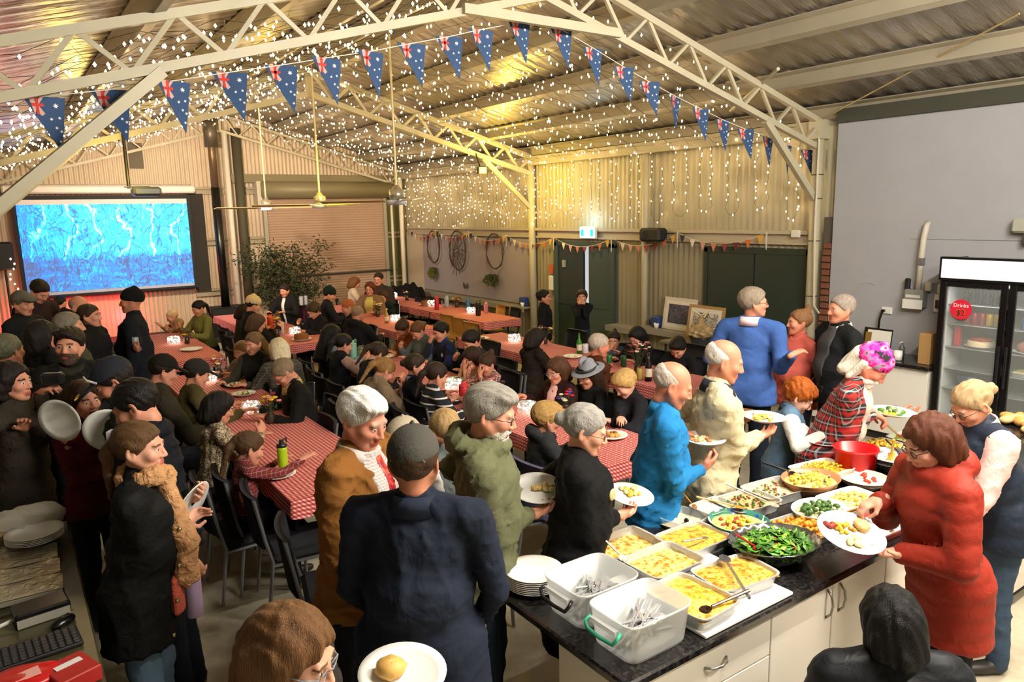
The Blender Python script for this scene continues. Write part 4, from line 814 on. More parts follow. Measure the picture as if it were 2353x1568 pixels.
D('woman in black jacket with white scarf sitting alone by the plant', (654, 668, 1.17), 'R', 'B2', 0, turn=40, kind='f', top=('jacket', cloth('#131214', .3)), hair=('lowbun', '#241814'), front=('#d8cfc8', .012, .02, .0), pitch=10)
D('person in dark teal beanie and charcoal jacket', (757, 676, 1.18), 'L', 'C2', 0, top=('jacket', cloth('#191a1f', .3)), hat=('beanie', '#10201c'), hair=('short', '#1c140f'), turn=-20)
D('curly brown-haired person in black hunched over a phone', (722, 712, 1.1), 'R', 'B2', 1, turn=10, top=('jacket', cloth('#15161a', .3)), hair=('curly', '#3a2c1a'), pitch=30)
D('red-haired man in black seated behind the bald man', (800, 706, 1.16), 'R', 'B2', 0, turn=-10, top=('jacket', cloth('#121215', .3)), hair=('crop', '#a85a30'))
D('bald man in black hooded jacket with back to camera', (822, 722, 1.15), 'L', 'C2', 0, turn=25, top=('hoodie', cloth('#101114', .3)), hair=('crop', '#8a7058'), skin='#c07a58', bw=1.2)
D('woman with brown hair in white top by roller door', (816, 650, 1.17), 'L', 'C2', 1, turn=-20, kind='f', top=('sweater', cloth('#c9bba4', .3)), hair=('bob', '#6a4428'))
D('woman in glasses with curly hair and fawn fur coat', (850, 664, 1.2), 'R', 'C2', 0, turn=45, kind='f', top=('jacket', cloth('#7a5c44', .6, 30)), hair=('curlylong', '#5a2c1a'), glasses='#201410', front=('#b8a860', .03, .05, .0), pitch=4)
D('man in glasses and charcoal jacket near the corner', (870, 642, 1.29), 'R', 'C2', 1, turn=40, top=('jacket', cloth('#2e2724', .3)), hair=('short', '#2a1c14'), glasses='#181210', pitch=4)
D('girl in dark green jacket at the head of the table', (880, 684, 1.0), 'R', 'C2', 0, turn=50, kind='c', top=('jacket', cloth('#14201a', .3)), hair=('bob', '#4a2c1c'), pitch=4)
D('girl with white flower in black hair, back to camera', (764, 768, 1.12), 'L', 'B', 0, kind='c', top=('vest', cloth('#111318', .3)), sleeves=cloth('#8c96a6', .3), hair=('longb', '#0e0b0a'))
D('girl with white hair ribbon and rolled pink sleeves', (789, 790, 1.1), 'L', 'B', 1, kind='c', top=('vest', cloth('#15171d', .3)), sleeves=cloth('#caa698', .4), hair=('pony', '#130e0c'))
D('girl in navy with white ribbon bent over her plate', (868, 808, 1.1), 'L', 'B', 0, kind='c', lean=24, pitch=35, top=('sweater', cloth('#14171f', .3)), hair=('pony', '#2a1c12'))
D('girl with blonde plait in beige jacket', (882, 846, 1.1), 'L', 'B', 1, kind='c', lean=22, pitch=35, top=('jacket', cloth('#7d6a54', .5, 12)), hair=('pony', '#8a6438'))
D('girl in rust orange sweater leaning in', (926, 752, 1.1), 'R', 'B', 0, kind='f', lean=20, pitch=32, top=('sweater', cloth('#7a4018', .3)), hair=('bun', '#3a2214'))
D('woman in faded denim jacket eating', (961, 757, 1.12), 'R', 'B', 1, kind='f', lean=16, pitch=30, top=('jacket', cloth('#55605c', .4)), hair=('lowbun', '#5c3a20'))
D('boy in royal blue and navy jersey with white star', (1013, 762, 1.12), 'R', 'B', 0, kind='c', pitch=14, top=('sweater', blotch('jersey', ['#18306e', '#141a2e', '#141a2e'], 5)), hair=('short', '#16110e'), armR='face', key='jersey')
D('dark-haired youth with yellow collar leaning on the table', (1083, 782, 1.12), 'R', 'B', 1, lean=22, pitch=20, top=('sweater', cloth('#1a1c26', .3)), hair=('wavy', '#1a110c'), collar='#d8981c')
D('smiling woman with grey scarf and navy top', (955, 842, 1.12), 'L', 'B', 0, kind='f', turn=-25, pitch=6, top=('sweater', cloth('#121624', .3)), hair=('lowbun', '#2e2016'), collar='#77808c')
D('girl in navy and white striped jumper with dark hair', (1003, 862, 1.1), 'L', 'B', 0, kind='c', turn=-10, top=('sweater', stripes('navystripe', '#10131d', '#d5d0c8', .066, .2)), hair=('pony', '#281a12'), armR=((.14, .4, .84), {}))
D('small girl resting elbows with hands at her mouth', (1084, 822, .98), 'R', 'B', 0, kind='c', top=('shirt', cloth('#c99878', .3)), hair=('bob', '#2c1a12'), armL='face', armR='face')
D('little girl with curly bun in patterned top', (1120, 836, .97), 'R', 'B', 1, kind='c', top=('shirt', blotch('patterned', ['#5a3a34', '#c9a896', '#8a5a4c'], 30)), hair=('bun', '#3a2418'), armL='face')
D('woman in glasses with shoulder-length brown hair and maroon jacket', (1280, 852, 1.1), 'R', 'B', 0, kind='f', lean=14, pitch=10, top=('jacket', cloth('#28120f', .3)), hair=('bob', '#4a2e1c'), glasses='#b0b4bc', front=('#d8a8a4', .02, .04, .0), turn=5, armR=(pz(1205, 912, .83), {'curl': .6}))
D('girl in grey felt fedora with long dark hair', (1352, 862, 1.07), 'R', 'B', 0, kind='c', lean=8, pitch=14, top=('sweater', cloth('#141416', .3)), hair=('long', '#2c1c12'), hat=('fedora', cloth('#84868c', .2, 60)))
D('blond boy in dark jacket looking down at his plate', (1437, 878, 1.08), 'R', 'B', 1, kind='c', turn=-8, pitch=30, top=('jacket', cloth('#17181c', .3)), hair=('boy', '#b8935a'), skin='#dfa38c', armR=(pz(1425, 965, .84), {'curl': .6}))
D('blond boy in black patterned hoodie with back to camera', (1257, 962, 1.07), 'L', 'B', 0, kind='c', turn=-20, top=('hoodie', blotch('hoodprint', ['#131417', '#17181b', '#17181b'], 14)), hair=('boy', '#a8834c'), pitch=10, key='hoodboy')
D('fair curly-haired woman with glasses pushed up on her head', (1022, 985, 1.24), 'L', 'B', 0, kind='f', turn=90, lean=14, pitch=20, top=('jacket', cloth('#59605f', .4)), hair=('wavy', '#a98a5c'), skin='#c98a6c', armL='down', armR='down')
D('person in dark brown jacket with back to camera by the vase', (1232, 778, 1.14), 'L', 'C', 0, kind='f', top=('jacket', cloth('#241a14', .3)), hair=('bob', '#1c120e'))
D('elderly man in brown cardigan with pale grey hair', (1377, 795, 1.16), 'L', 'C', 0, turn=-25, pitch=8, top=('sweater', cloth('#4a2610', .3)), hair=('short', '#b5a494'), skin='#cd7c64', bw=1.15, armR=(pz(1408, 838, .82), {'curl': .6}))
D('girl in grey top with hand at her mouth across from elderly man', (1410, 783, .93), 'R', 'C', 1, kind='c', turn=40, top=('sweater', cloth('#4e5460', .3)), hair=('bun', '#201510'), armR='face', pitch=4)
D('woman with very long black hair dressed in black', (1463, 772, 1.06), 'R', 'C', 0, kind='f', turn=10, pitch=26, top=('sweater', cloth('#0d0d10', .3)), hair=('longb', '#090808'))
D('dark-haired boy in black coat looking down at table', (1558, 795, 1.02), 'R', 'C', 0, kind='c', turn=20, pitch=34, top=('coat', cloth('#0f0f11', .3)), hem=.05, hair=('boy', '#130e0b'))
person('boy in black jacket standing near the ajar doors', pD(1250, 684, 10.7), 350, lean=2, kind='c', top=('jacket', cloth('#0d0e10', .3)), bottom='#101116', hair=('short', '#120d0b'), skin=SK3, group='boys by the green doors')
person('small boy with hands to his mouth in the doorway gap', pD(1337, 684, 11.6), 262, lean=2, kind='c', top=('sweater', cloth('#12141a', .3)), bottom='#20283a', hair=('boy', '#3a2c20'), skin=SK2, armL='face', armR='face', group='boys by the green doors')
person('person in beige cap half hidden by the navy sweatshirt man', (925, 1018, 1.38), 250, lean=2, kind='c', top=('shirt', cloth('#d9d4cc', .3)), hair=('short', '#8a6a44'), hat=('cap', '#a89a84'), skin=SK1, group=G1)
# ================================================================== TABLES AND CHAIRS
def loft(s, rings, n=28, closed_bottom=True):
    """rings of (width, depth, z, exponent): rounded-rectangle or oval dishes"""
    vs_ = []
    for w_, d_, z, e in rings:
        for k in range(n):
            a = 2*math.pi*(k+.5)/n; c, q = math.cos(a), math.sin(a); vs_.append((w_/2*math.copysign(abs(c)**(2/e), c), d_/2*math.copysign(abs(q)**(2/e), q), z))
    fs = [(i*n+k, i*n+(k+1) % n, (i+1)*n+(k+1) % n, (i+1)*n+k) for i in range(len(rings)-1) for k in range(n)]
    if closed_bottom: fs.append(tuple(range(n-1, -1, -1)))
    return s.add(vs_, fs)
STEEL = M('#9a9c9e', .3, .85); DKST = M('#26262a', .45, .5)
TABLES = {'A': (1.34, 2.09, [(4.46, 6.73), (6.75, 9.02)]), 'A2': (1.5, 2.25, [(9.92, 12.6)]), 'B': (3.3, 4.05, [(3.7, 5.52), (5.54, 7.36), (7.38, 9.2)]), 'B2': (3.1, 3.85, [(10.15, 12.15), (12.17, 14.2)]),
          'C': (5.3, 6.05, [(4.35, 6.7), (6.72, 9.05)]), 'C2': (4.85, 5.58, [(10.1, 12.1), (12.12, 14.1)]), 'D': (6.4, 7.12, [(10.05, 11.9), (11.92, 13.8), (13.82, 15.7)])}
ROWN = {'A': 'front left row', 'A2': 'back left row by the stage', 'B': 'centre row behind the queue', 'B2': 'back row with the cake', 'C': 'row in front of the green doors', 'C2': 'back row below the middle truss', 'D': 'far right row by the wreath wall'}
for row, (x0, x1, segs) in TABLES.items():
    for i, (y0, y1) in enumerate(segs):
        wd, ln_ = x1-x0, y1-y0; c = ((x0+x1)/2, (y0+y1)/2, 0); wh = 'only' if len(segs) == 1 else ('near', 'middle' if len(segs) == 3 else 'far', 'far')[i]
        t = thing('trestle_table', '%s trestle table of the %s' % (wh, ROWN[row]), 'table', c, 0, 'gingham-covered trestle tables')
        MB().box((0, 0, .73), (wd-.02, ln_-.01, .035)).build('tabletop', M('#8a7a66', .6), t)
        for sx in (-1, 1):
            for sy in (-1, 1): MB().cyl((sx*(wd/2-.09), sy*(ln_/2-.25), .012), (sx*(wd/2-.09), sy*(ln_/2-.25), .715), .015, n=8).build('leg', DKST, t)
        s = MB(); nx, ny = 10, 24; e = .015
        s.grid(nx, ny, lambda a, b: ((a-.5)*(wd+.02), (b-.5)*(ln_), .751+.0025*math.sin(9*b*ln_+3*a)*math.sin(7*a+i)))
        per = []
        m_ = 40
        for k in range(m_): per.append(((-.5+k/m_)*(wd+.02), -ln_/2, 0, -1))
        for k in range(m_*2): per.append(((wd+.02)/2, (-.5+k/(2*m_))*ln_, 1, 0))
        for k in range(m_): per.append(((.5-k/m_)*(wd+.02), ln_/2, 0, 1))
        for k in range(m_*2): per.append((-(wd+.02)/2, (.5-k/(2*m_))*ln_, -1, 0))
        nn = len(per); vs_ = []
        for lv, (dz, amp, out) in enumerate(((.0, 0, 0), (-.05, .004, .008), (-.12, .009, .012))):
            for k, (x, y, ox, oy) in enumerate(per):
                if abs(oy) and len(segs) > 1 and ((oy < 0 and i > 0) or (oy > 0 and i < len(segs)-1)): q = 0; dzz = dz*.04
                else: q = out+amp*math.sin(k*.55+i); dzz = dz*(1+.08*math.sin(k*.21))
                vs_.append((x+ox*q, y+oy*q, .751+dzz))
        s.add(vs_, [(lv*nn+k, lv*nn+(k+1) % nn, (lv+1)*nn+(k+1) % nn, (lv+1)*nn+k) for lv in range(2) for k in range(nn)])
        o = s.build('tablecloth', GING, None, smooth=True, loc=c); tag(o, 'gingham cloth, %s table of %s' % (wh, ROWN[row]), 'tablecloth', 'gingham tablecloths')
# chairs
def make_chair(fab, fr):
    t = thing('stacking_chair', 'x', 'chair')
    MB().bbox((0, .02, .405), (.45, .44, .06), .025).build('seat', fab, t)
    s = MB(); s.grid(7, 5, lambda a, b: ((a-.5)*.44, -.215-.045*b-.035*(1-(2*a-1)**2), .50+.34*b)); s.grid(7, 5, lambda a, b: ((.5-a)*.44, -.25-.045*b-.035*(1-(2*a-1)**2), .50+.34*b))
    n1 = 35
    ed = [j for j in range(7)]+[7*j+6 for j in range(1, 5)]+[28+j for j in range(5, -1, -1)]+[7*j for j in range(3, 0, -1)]
    mirror = lambda i: n1+(i//7)*7+6-(i % 7)
    s.f += [(ed[k], ed[(k+1) % len(ed)], mirror(ed[(k+1) % len(ed)]), mirror(ed[k])) for k in range(len(ed))]; s.mi += [0]*len(ed)
    s.build('backrest', fab, t, smooth=True)
    for sx in (-1, 1):
        MB().tube([(sx*.215, .2, .013), (sx*.215, .2, .4)], .012, 7).build('leg', fr, t); MB().tube([(sx*.22, -.25, .013), (sx*.225, -.2, .4), (sx*.225, -.235, .55), (sx*.225, -.285, .83)], .012, 7).build('leg', fr, t)
        MB().tube([(sx*.215, .2, .375), (sx*.222, -.2, .375)], .011, 6).build('side_rail', fr, t)
    return t
CH = {'grey': make_chair(cloth('#26262b', .15, 120), M('#8d8f92', .35, .7)), 'lilac': make_chair(cloth('#55526a', .15, 120), M('#8d8f92', .35, .7)), 'black': make_chair(M('#111214', .5), M('#17181a', .4, .4)), 'wood': make_chair(M('#b8843c', .4), M('#3a3a3c', .4, .5))}
used = set()
def chair(kind, loc, rz, label, group):
    o = CH[kind] if kind not in used else copytree(CH[kind]); used.add(kind); o.location = (loc[0], loc[1], 0); o.rotation_euler = (0, 0, rz); tag(o, label, 'chair', group); return o
cnt = {}
diners = [(k, v) for k, v in PEOPLE.items() if v['o'].get('group') == G3 and 'baby' not in k and 'toddler' not in k and 'far off' not in k]
for k, v in diners:
    off = v['RZ'] @ Vector((0, .05, 0)); chair('black' if ('black' in k and 'hair' not in k) else 'grey', v['root']+off, v['o'].rotation_euler.z, 'chair under the %s' % ' '.join(k.split()[:9]), 'chairs the diners sit on')
FX, BX = -math.pi/2, math.pi/2
def pch(kind, px, py, rz, label, z=.8, fwd=.28):
    p = pz(px, py, z)+Rz(rz) @ Vector((0, fwd, 0)); return chair(kind, p, rz, label, 'empty chairs')
pch('grey', 505, 1098, FX-.05, 'empty grey chair nearest the girl in red checked shirt'); pch('grey', 572, 1135, FX-.12, 'empty grey chair, middle of three left of front table'); pch('grey', 652, 1222, FX-.25, 'empty grey chair by the tan jacket, closest of three')
pch('grey', 690, 838, FX, 'empty grey chair between front-left and centre tables, far one'); pch('grey', 735, 872, FX, 'empty grey chair between front-left and centre tables, middle one'); pch('grey', 752, 968, BX, 'empty grey chair pushed in at the front left table')
pch('lilac', 1212, 1072, FX, 'lilac-grey chair behind the black-coated woman'); pch('grey', 1172, 862, BX, 'grey chair with square back near the maroon jacket'); pch('grey', 955, 935, FX, 'grey chair left of the striped jumper girl')
for i, (x, y) in enumerate(((1028, 728), (1056, 736), (1082, 746))): pch('wood', x, y, FX, 'yellow plywood chair at far right table, %s from the back' % ORD[i])
pch('black', 1180, 712, BX, 'black chair at the near end of far right table'); pch('wood', 1158, 708, BX, 'yellow plywood chair across the far right table'); pch('grey', 967, 690, BX, 'grey chair along the wreath wall, farther one'); pch('grey', 1003, 692, BX, 'grey chair along the wreath wall, closer one')
pch('black', 1326, 765, BX, 'black chair standing before the ajar doors'); pch('black', 1128, 790, BX, 'black hooped chair beside the middle table'); pch('black', 1600, 800, BX, 'black chair beside the boy in black coat')
# coats heaped on a chair in the corner
p = pz(925, 672, .8); t = chair('black', (p.x+.1, p.y, 0), BX, 'chair in the corner buried under dark coats', 'empty chairs')
s = SDF(); s.ell((p.x-.05, p.y, .62), (.3, .38, .35), k=.1).ell((p.x+.15, p.y-.2, .7), (.25, .3, .3), k=.1).noise(.03, 18, 4); v, q = s.mesh(.03)
tag(obj('coat_heap', npmesh([(v, q, 0)], [cloth('#0d0d0f', .4)])), 'heap of black coats over a corner chair', 'coats')
# ================================================================== TABLE-TOP THINGS
GLASS = M('#dfe6ea', .05, alpha=.25); WHITE = M('#e9e7e2', .35); LITB = M('#fff2d8', .4, emit=13, ecol='#ffefd2')
def zt(px, py, z=.757): p = pz(px, py, z); return (p.x, p.y, z)
def jar_lights(px, py, label, w=.085):
    t = thing('light_jar', label, 'fairy lights', zt(px, py), 0, 'jars of fairy lights on the tables')
    MB().lathe([(w*.75, 0), (w*1.05, .01), (w*1.1, .06), (w*.95, .1), (w*.98, .103)], n=16).build('jar', GLASS, t, smooth=True)
    s = MB(); r = random.Random(px)
    for k in range(40):
        a, q, z = r.uniform(0, 6.28), math.sqrt(r.random())*w*1.0, r.uniform(.015, .105); s.ball((q*math.cos(a), q*math.sin(a), z), .0072, 5, 3)
    o = s.build('bulbs', LITB, t); o['kind'] = 'stuff'
    s = MB(); s.tube([(w*.8*math.cos(k*.9), w*.8*math.sin(k*1.3), .015+.0022*k) for k in range(40)], .0018, 4); s.build('wire', M('#2a2a20', .5), t)
for i, (x, y, l) in enumerate(((400, 790, 'stage-side left table'), (480, 878, 'front left table beside khaki jacket'), (578, 950, 'front left table beside yellow flowers'), (1042, 895, 'centre table beside red tumbler'), (1212, 950, 'centre table by maroon jacket'), (1182, 786, 'row before the green doors'),
    (678, 768, 'back row beside the cake'), (904, 684, 'far right row, farthest jar'), (992, 703, 'far right row, middle jar'), (1084, 720, 'far right row, nearest jar'), (908, 738, 'back row below the middle truss'))): jar_lights(x, y, 'glowing jar of fairy lights on the %s' % l, .085 if x < 1250 else .07)
def vase(px, py, cols, label, h=.16, n=10, spread=.09, jar='#3a3026'):
    t = thing('flower_vase', label, 'flowers', zt(px, py), 0, 'small flower arrangements on the tables'); r = random.Random(px*3+py)
    MB().lathe([(.03, 0), (.038, .01), (.04, .07), (.028, .09), (.031, .1)], n=14).build('jar', M(jar, .2), t, smooth=True)
    s = MB(); heads = []
    for k in range(n):
        a, q = r.uniform(0, 6.28), spread*math.sqrt(r.random()); tip = V(q*math.cos(a), q*math.sin(a), h+r.uniform(-.03, .05)); s.tube([(0, 0, .06), tip*.6+V(0, 0, .03), tip], .003, 4); heads.append(tip)
    for k in range(n*2):
        a, q = r.uniform(0, 6.28), spread*1.1*math.sqrt(r.random()); z = h*r.uniform(.55, 1.0); c = V(q*math.cos(a), q*math.sin(a), z); d = V(math.cos(a+1), math.sin(a+1), .3)*.04; e = V(-math.sin(a), math.cos(a), 0)*.014; s.add([c-d, c+e, c+d, c-e], [(0, 1, 2, 3)])
    s.build('foliage', M('#2e3a1c', .7), t)
    for k, tip in enumerate(heads):
        m = MB(); rad = r.uniform(.016, .026); col = cols[k % len(cols)]
        for j in range(7): a = j*.9; m.ball(tip+V(math.cos(a)*rad*.6, math.sin(a)*rad*.6, .004), (rad*.55, rad*.55, rad*.4), 6, 4)
        m.ball(tip+V(0, 0, .006), rad*.45, 6, 4); m.build('blossom', M(col, .7), t, smooth=True)
R_, Y_, W_, P_, B_ = '#8c2324', '#e0ae1c', '#e8ddc4', '#c77a78', '#5a2630'
vase(430, 790, [R_, B_, Y_], 'dark red flowers on the stage-side left table'); vase(505, 868, [R_, W_, Y_, P_], 'mixed red and cream flowers beside the banded cap', h=.2); vase(622, 972, [Y_, Y_, R_, P_], 'yellow and red flowers beside the jar on front left table', h=.2)
vase(935, 690, [W_, Y_, B_], 'pale flowers on the far end of far right table'); vase(1050, 706, [B_, Y_, R_], 'dark flowers with yellow among coloured bottles'); vase(868, 728, [W_, Y_], 'white and yellow flowers near the girl in green jacket', h=.22)
vase(637, 768, [Y_, R_], 'yellow blooms beside the red jar in the back row', h=.2); vase(1252, 790, [B_, Y_, W_], 'burgundy flowers with yellow before the green doors', h=.2, n=12); vase(1465, 858, [W_, P_, B_, R_], 'large dried bouquet with white plumes by the long-haired woman', h=.28, n=18, spread=.13)
vase(1135, 915, [W_, B_, P_], 'white and plum flowers near the small girls', h=.16); vase(1300, 955, ['#b0182c', W_, '#5a3a8c'], 'red rose and white bloom beside the black coat', h=.17); vase(760, 700, [W_, P_], 'small white flowers beside the teal beanie')
def bottle(px, py, r, h, col, label, lid='#17181a', style='tumbler', z=.757, rough=.35, alpha=1, trans=0):
    t = thing('drink_bottle' if style != 'can' else 'drink_can', label, 'bottle' if style != 'can' else 'can', zt(px, py, z), 0, 'drinks on the tables'); m = M(col, rough, alpha=alpha, trans=trans)
    if style == 'tumbler':
        MB().lathe([(r*.86, 0), (r*.92, .006), (r, h*.72), (r*.98, h*.78)], n=18).build('body', m, t, smooth=True); MB().lathe([(r*1.02, h*.78), (r*1.0, h*.86), (r*.5, h*.88), (r*.45, h), (r*.2, h)], n=16).build('lid', M(lid, .4), t, smooth=True); MB().tube([(r*.4, 0, h*.98), (r*.9, 0, h*1.05), (r*1.0, 0, h*.9)], .006, 5).build('carry_loop', M(lid, .4), t)
    elif style == 'bottle':
        MB().lathe([(r, 0), (r, h*.55), (r*.4, h*.75), (r*.36, h*.95)], n=16).build('body', m, t, smooth=True); MB().lathe([(r*.42, h*.94), (r*.42, h), (0, h)], n=12).build('cap', M(lid, .4), t)
        MB().lathe([(r*1.02, h*.15), (r*1.02, h*.45)], n=16).build('paper_label', M('#d8cfb8', .7), t)
    elif style == 'can':
        MB().lathe([(r*.85, 0), (r, .008), (r, h-.008), (r*.85, h), (r*.8, h-.004), (0, h-.004)], n=18).build('body', m, t, smooth=True); MB().box((0, .008, h+.001), (.012, .02, .003)).build('ring_pull', STEEL, t)
    elif style == 'glass':
        MB().lathe([(r*.8, 0), (r, h), (r*.94, h), (r*.75, .01), (0, .01)], n=16).build('tumbler', M('#dfe6ea', .05, alpha=.35), t, smooth=True); MB().lathe([(r*.74, .012), (r*.86, h*.7), (0, h*.7)], n=16).build('drink', m, t, smooth=True)
    return t
bt = bottle
bt(652, 1085, .036, .24, '#a8c41c', 'lime yellow bottle with black spout lid on front left table'); bt(1066, 925, .045, .2, '#c23038', 'tall red tumbler on the centre table', lid='#c23038', style='tumbler'); bt(1087, 940, .04, .24, '#8fc4bc', 'mint bottle with black carry lid on the centre table')
bt(1004, 712, .045, .26, '#b02a3c', 'raspberry red bottle in the bottle line on far right table', lid='#b02a3c'); bt(1027, 706, .045, .22, '#9aa8bc', 'pale grey-blue bottle on far right table', lid='#9aa8bc'); bt(1076, 713, .042, .22, '#2e6a9c', 'blue drinking bottle on far right table', lid='#2e6a9c')
bt(1099, 725, .05, .26, '#15161a', 'black bottle beside nearest glowing jar on far right table'); bt(1117, 720, .04, .2, '#c47880', 'pink bottle at near end of far right table', lid='#c47880'); bt(889, 742, .035, .24, '#b08a3c', 'amber bottle on the back row below middle truss', style='bottle', lid='#d8c88c')
bt(623, 757, .055, .24, '#b8401c', 'orange-red jar in the back row by brown bob', lid='#c85a20'); bt(648, 770, .04, .2, '#b8781c', 'tall glass of amber beer in the back row', style='glass'); bt(637, 780, .045, .15, '#3a1c10', 'dark jar with label in the back row', style='can')
bt(813, 830, .045, .26, '#7fb8a4', 'turquoise tumbler between ribbon girls', lid='#7fb8a4'); bt(829, 828, .05, .18, '#6d7350', 'khaki lettered flask beside turquoise tumbler', lid='#5a6040'); bt(693, 702, .04, .24, '#cdd2e0', 'clear water bottle beside the plant, front one', alpha=.55); bt(703, 700, .04, .24, '#cdd2e0', 'clear water bottle beside the plant, rear one', alpha=.55)
bt(1331, 812, .034, .26, '#2c7a24', 'green beer bottle before the ajar doors', style='bottle', lid='#1c4a18'); bt(1345, 812, .04, .12, '#d8d6d8', 'white cup beside the green beer bottle', style='can'); bt(1400, 840, .034, .125, '#1f6a34', 'green drink can by the elderly man', style='can'); bt(1433, 842, .034, .125, '#1c5a30', 'green drink can near the dried bouquet', style='can')
bt(1470, 872, .034, .125, '#b09a4c', 'gold drink can in front of the dried bouquet', style='can'); bt(1490, 875, .036, .3, '#1c0c10', 'dark wine bottle beside the gold can', style='bottle', lid='#3a1014'); bt(1507, 872, .036, .1, '#5a2434', 'glass of dark drink beside the bald man', style='glass'); bt(1272, 925, .036, .1, '#2a1a14', 'tumbler of cola in front of maroon jacket', style='glass')
t = bottle(440, 1420, .042, .26, '#b9a0c4', 'lilac drinking bottle carried by the man in navy jacket', z=.66, lid='#17181a'); t['group'] = 'drinks'
pb = pz(437, 1300, .9); t.location = (pb.x, pb.y, .64)
pc = PEOPLE['beanie']['W'](1); t = bottle(300, 780, .033, .12, '#8a8f94', 'silver can in the hand of the beanie man', style='can'); t.location = pc+V(0, 0, -.03)
# plates and food on the tables
def plate_mesh(r): return MB().lathe([(r*.62, 0), (r*.66, .004), (r*.8, .012), (r, .022), (r*1.0, .025), (r*.8, .016), (r*.64, .008), (0, .008)], n=36).mesh(WHITE, True)
PLT = {.12: plate_mesh(.12), .13: plate_mesh(.13), .14: plate_mesh(.145)}
def food(parent, cols, c, rad, n, size, seed, flat=.6, nm='food'):
    r = random.Random(seed)
    for ci, col in enumerate(cols):
        s = MB()
        for k in range(n):
            a, q = r.uniform(0, 6.28), rad*math.sqrt(r.random()); z = size*flat*(1.3-q/rad)+r.uniform(0, size*.6)
            s.ball((c[0]+q*math.cos(a), c[1]+q*math.sin(a), c[2]+z*.6), (size*r.uniform(.6, 1.2), size*r.uniform(.6, 1.2), size*flat), 6, 4)
        o = s.build(nm, M(col, .55, var=.15, vscale=60), parent, smooth=True); o['kind'] = 'stuff'
def plate(loc, label, foods=None, r=.12, rot=None, group='plates of food', seed=1):
    t = thing('dinner_plate', label, 'plate', loc, 0, group); obj('plate', PLT[r], t)
    if foods:
        for i, (cols, off, rad, n, sz) in enumerate(foods): food(t, cols, (off[0], off[1], .012), rad, n, sz, seed*7+i)
    if rot is not None: t.rotation_euler = rot
    return t
YEL, POT, GRN, BRN = '#e3b32a', '#e8d79c', '#4c7a1e', '#8a5424'
plate(zt(545, 888), 'plate of roast meat before the woman with toddler', [([BRN, POT], (0, 0), .07, 7, .022)], seed=2); plate(zt(560, 908), 'plate of greens on the front left table', [([GRN, POT], (0, 0), .06, 7, .02)], seed=3)
plate(zt(1405, 1005), 'white plate with bread roll by the blond boy', [([BRN, '#d89a4c'], (0, 0), .06, 5, .028)], seed=4, r=.13); plate(zt(1316, 822), 'white plate beside the green beer bottle', [([POT], (0, 0), .06, 5, .02)], seed=5)
plate(zt(640, 1095), 'plate beside the lime bottle in front of the little girl', [([YEL, GRN], (0, 0), .06, 6, .018)], seed=6); plate(zt(1048, 875), 'dark rimmed plate near the small girls', [([BRN, GRN], (0, 0), .07, 7, .02)], seed=7); plate(zt(1105, 780), 'plate at far end of the row before the doors', [([BRN], (0, 0), .06, 6, .02)], seed=8)
plate(zt(1280, 965), 'plate in front of the black hooded boy', [([BRN, YEL], (0, 0), .06, 6, .02)], seed=9); plate(zt(800, 805), 'plate beside the turquoise tumbler', [([YEL, GRN], (0, 0), .06, 6, .02)], seed=10); plate(zt(440, 805), 'plain white plate on the stage-side left table', r=.14); plate(zt(887, 821), 'plate before the rust orange sweater', [([POT], (0, 0), .06, 5, .02)], seed=12)
for px, py, lb in ((693, 782, 'round brown cake on a plate in the back row'), (980, 702, 'brown loaf cake on the far right row')):
    t = thing('cake', lb, 'cake', zt(px, py), 0); obj('plate', PLT[.14], t); MB().lathe([(.1, .012), (.105, .03), (.1, .085), (.09, .095), (0, .095)], n=24, wav=.02, nw=7).build('cake_body', M('#7a4a1c', .7, bump=.3, var=.2), t, smooth=True)
# held plates
HP = [('hoodie', 'white plate with potato bake held by the olive hoodie man', [([POT, '#dcb96c'], (.03, -.02), .055, 9, .018)], .13, (.22, -.1, 0)), ('coat', 'white plate held by the black-coated woman', [([YEL, POT], (.03, .03), .05, 6, .018)], .12, (.18, .05, 0)), ('bald', 'white plate held by the bald man in blue', [([POT, '#c98a50'], (-.02, .01), .05, 6, .015)], .12, (.04, .0, 0)),
      ('cream', 'white plate of pasta salad held by the cream jacket man', [([YEL, POT, '#9aa83a'], (.0, 0), .07, 8, .015)], .13, (.03, .03, 0)), ('plaid', 'heaped plate of salad held by the flannel shirt man', [([GRN, '#2f5a1a', POT], (.01, 0), .075, 8, .02), ([YEL], (-.06, -.02), .035, 6, .016)], .14, (.05, .05, 0)),
      ('red', 'full white plate held by the woman in red puffer', [([POT], (-.04, -.03), .05, 8, .018), ([YEL, '#c98a1c'], (.01, .04), .045, 9, .013), (['#e3b878'], (.065, -.0), .02, 3, .034), (['#8a2a1a'], (-.04, .08), .015, 3, .018)], .14, (.28, -.08, 0)), ('boy', 'plate of leafy salad held low by the red-haired boy', [([GRN, '#3a1c2c', '#dcd8b0'], (.02, 0), .06, 7, .02)], .12, (.05, 0, 0)),
      ('girl', 'empty white plate held on edge by the scarfed woman', None, .14, None), ('bread', 'white plate with bread roll at bottom of the picture', [(['#dcae5c'], (-.02, .02), .012, 2, .045)], .13, (.1, 0, 0)), ('grey', 'empty plate held up flat towards the camera in the crowd', None, .13, None)]
for i, (k, lb, fd, r, rot) in enumerate(HP):
    t = plate(PL[k], lb, fd, r, rot, 'plates held by people', seed=20+i)
    if k == 'girl': t.rotation_euler = (IR*.88-UP*.45+IT*.12).to_track_quat('Z', 'Y').to_euler()
    if k == 'grey': t.rotation_euler = (IT*1.0-UP*.15-IR*.1).to_track_quat('Z', 'Y').to_euler()
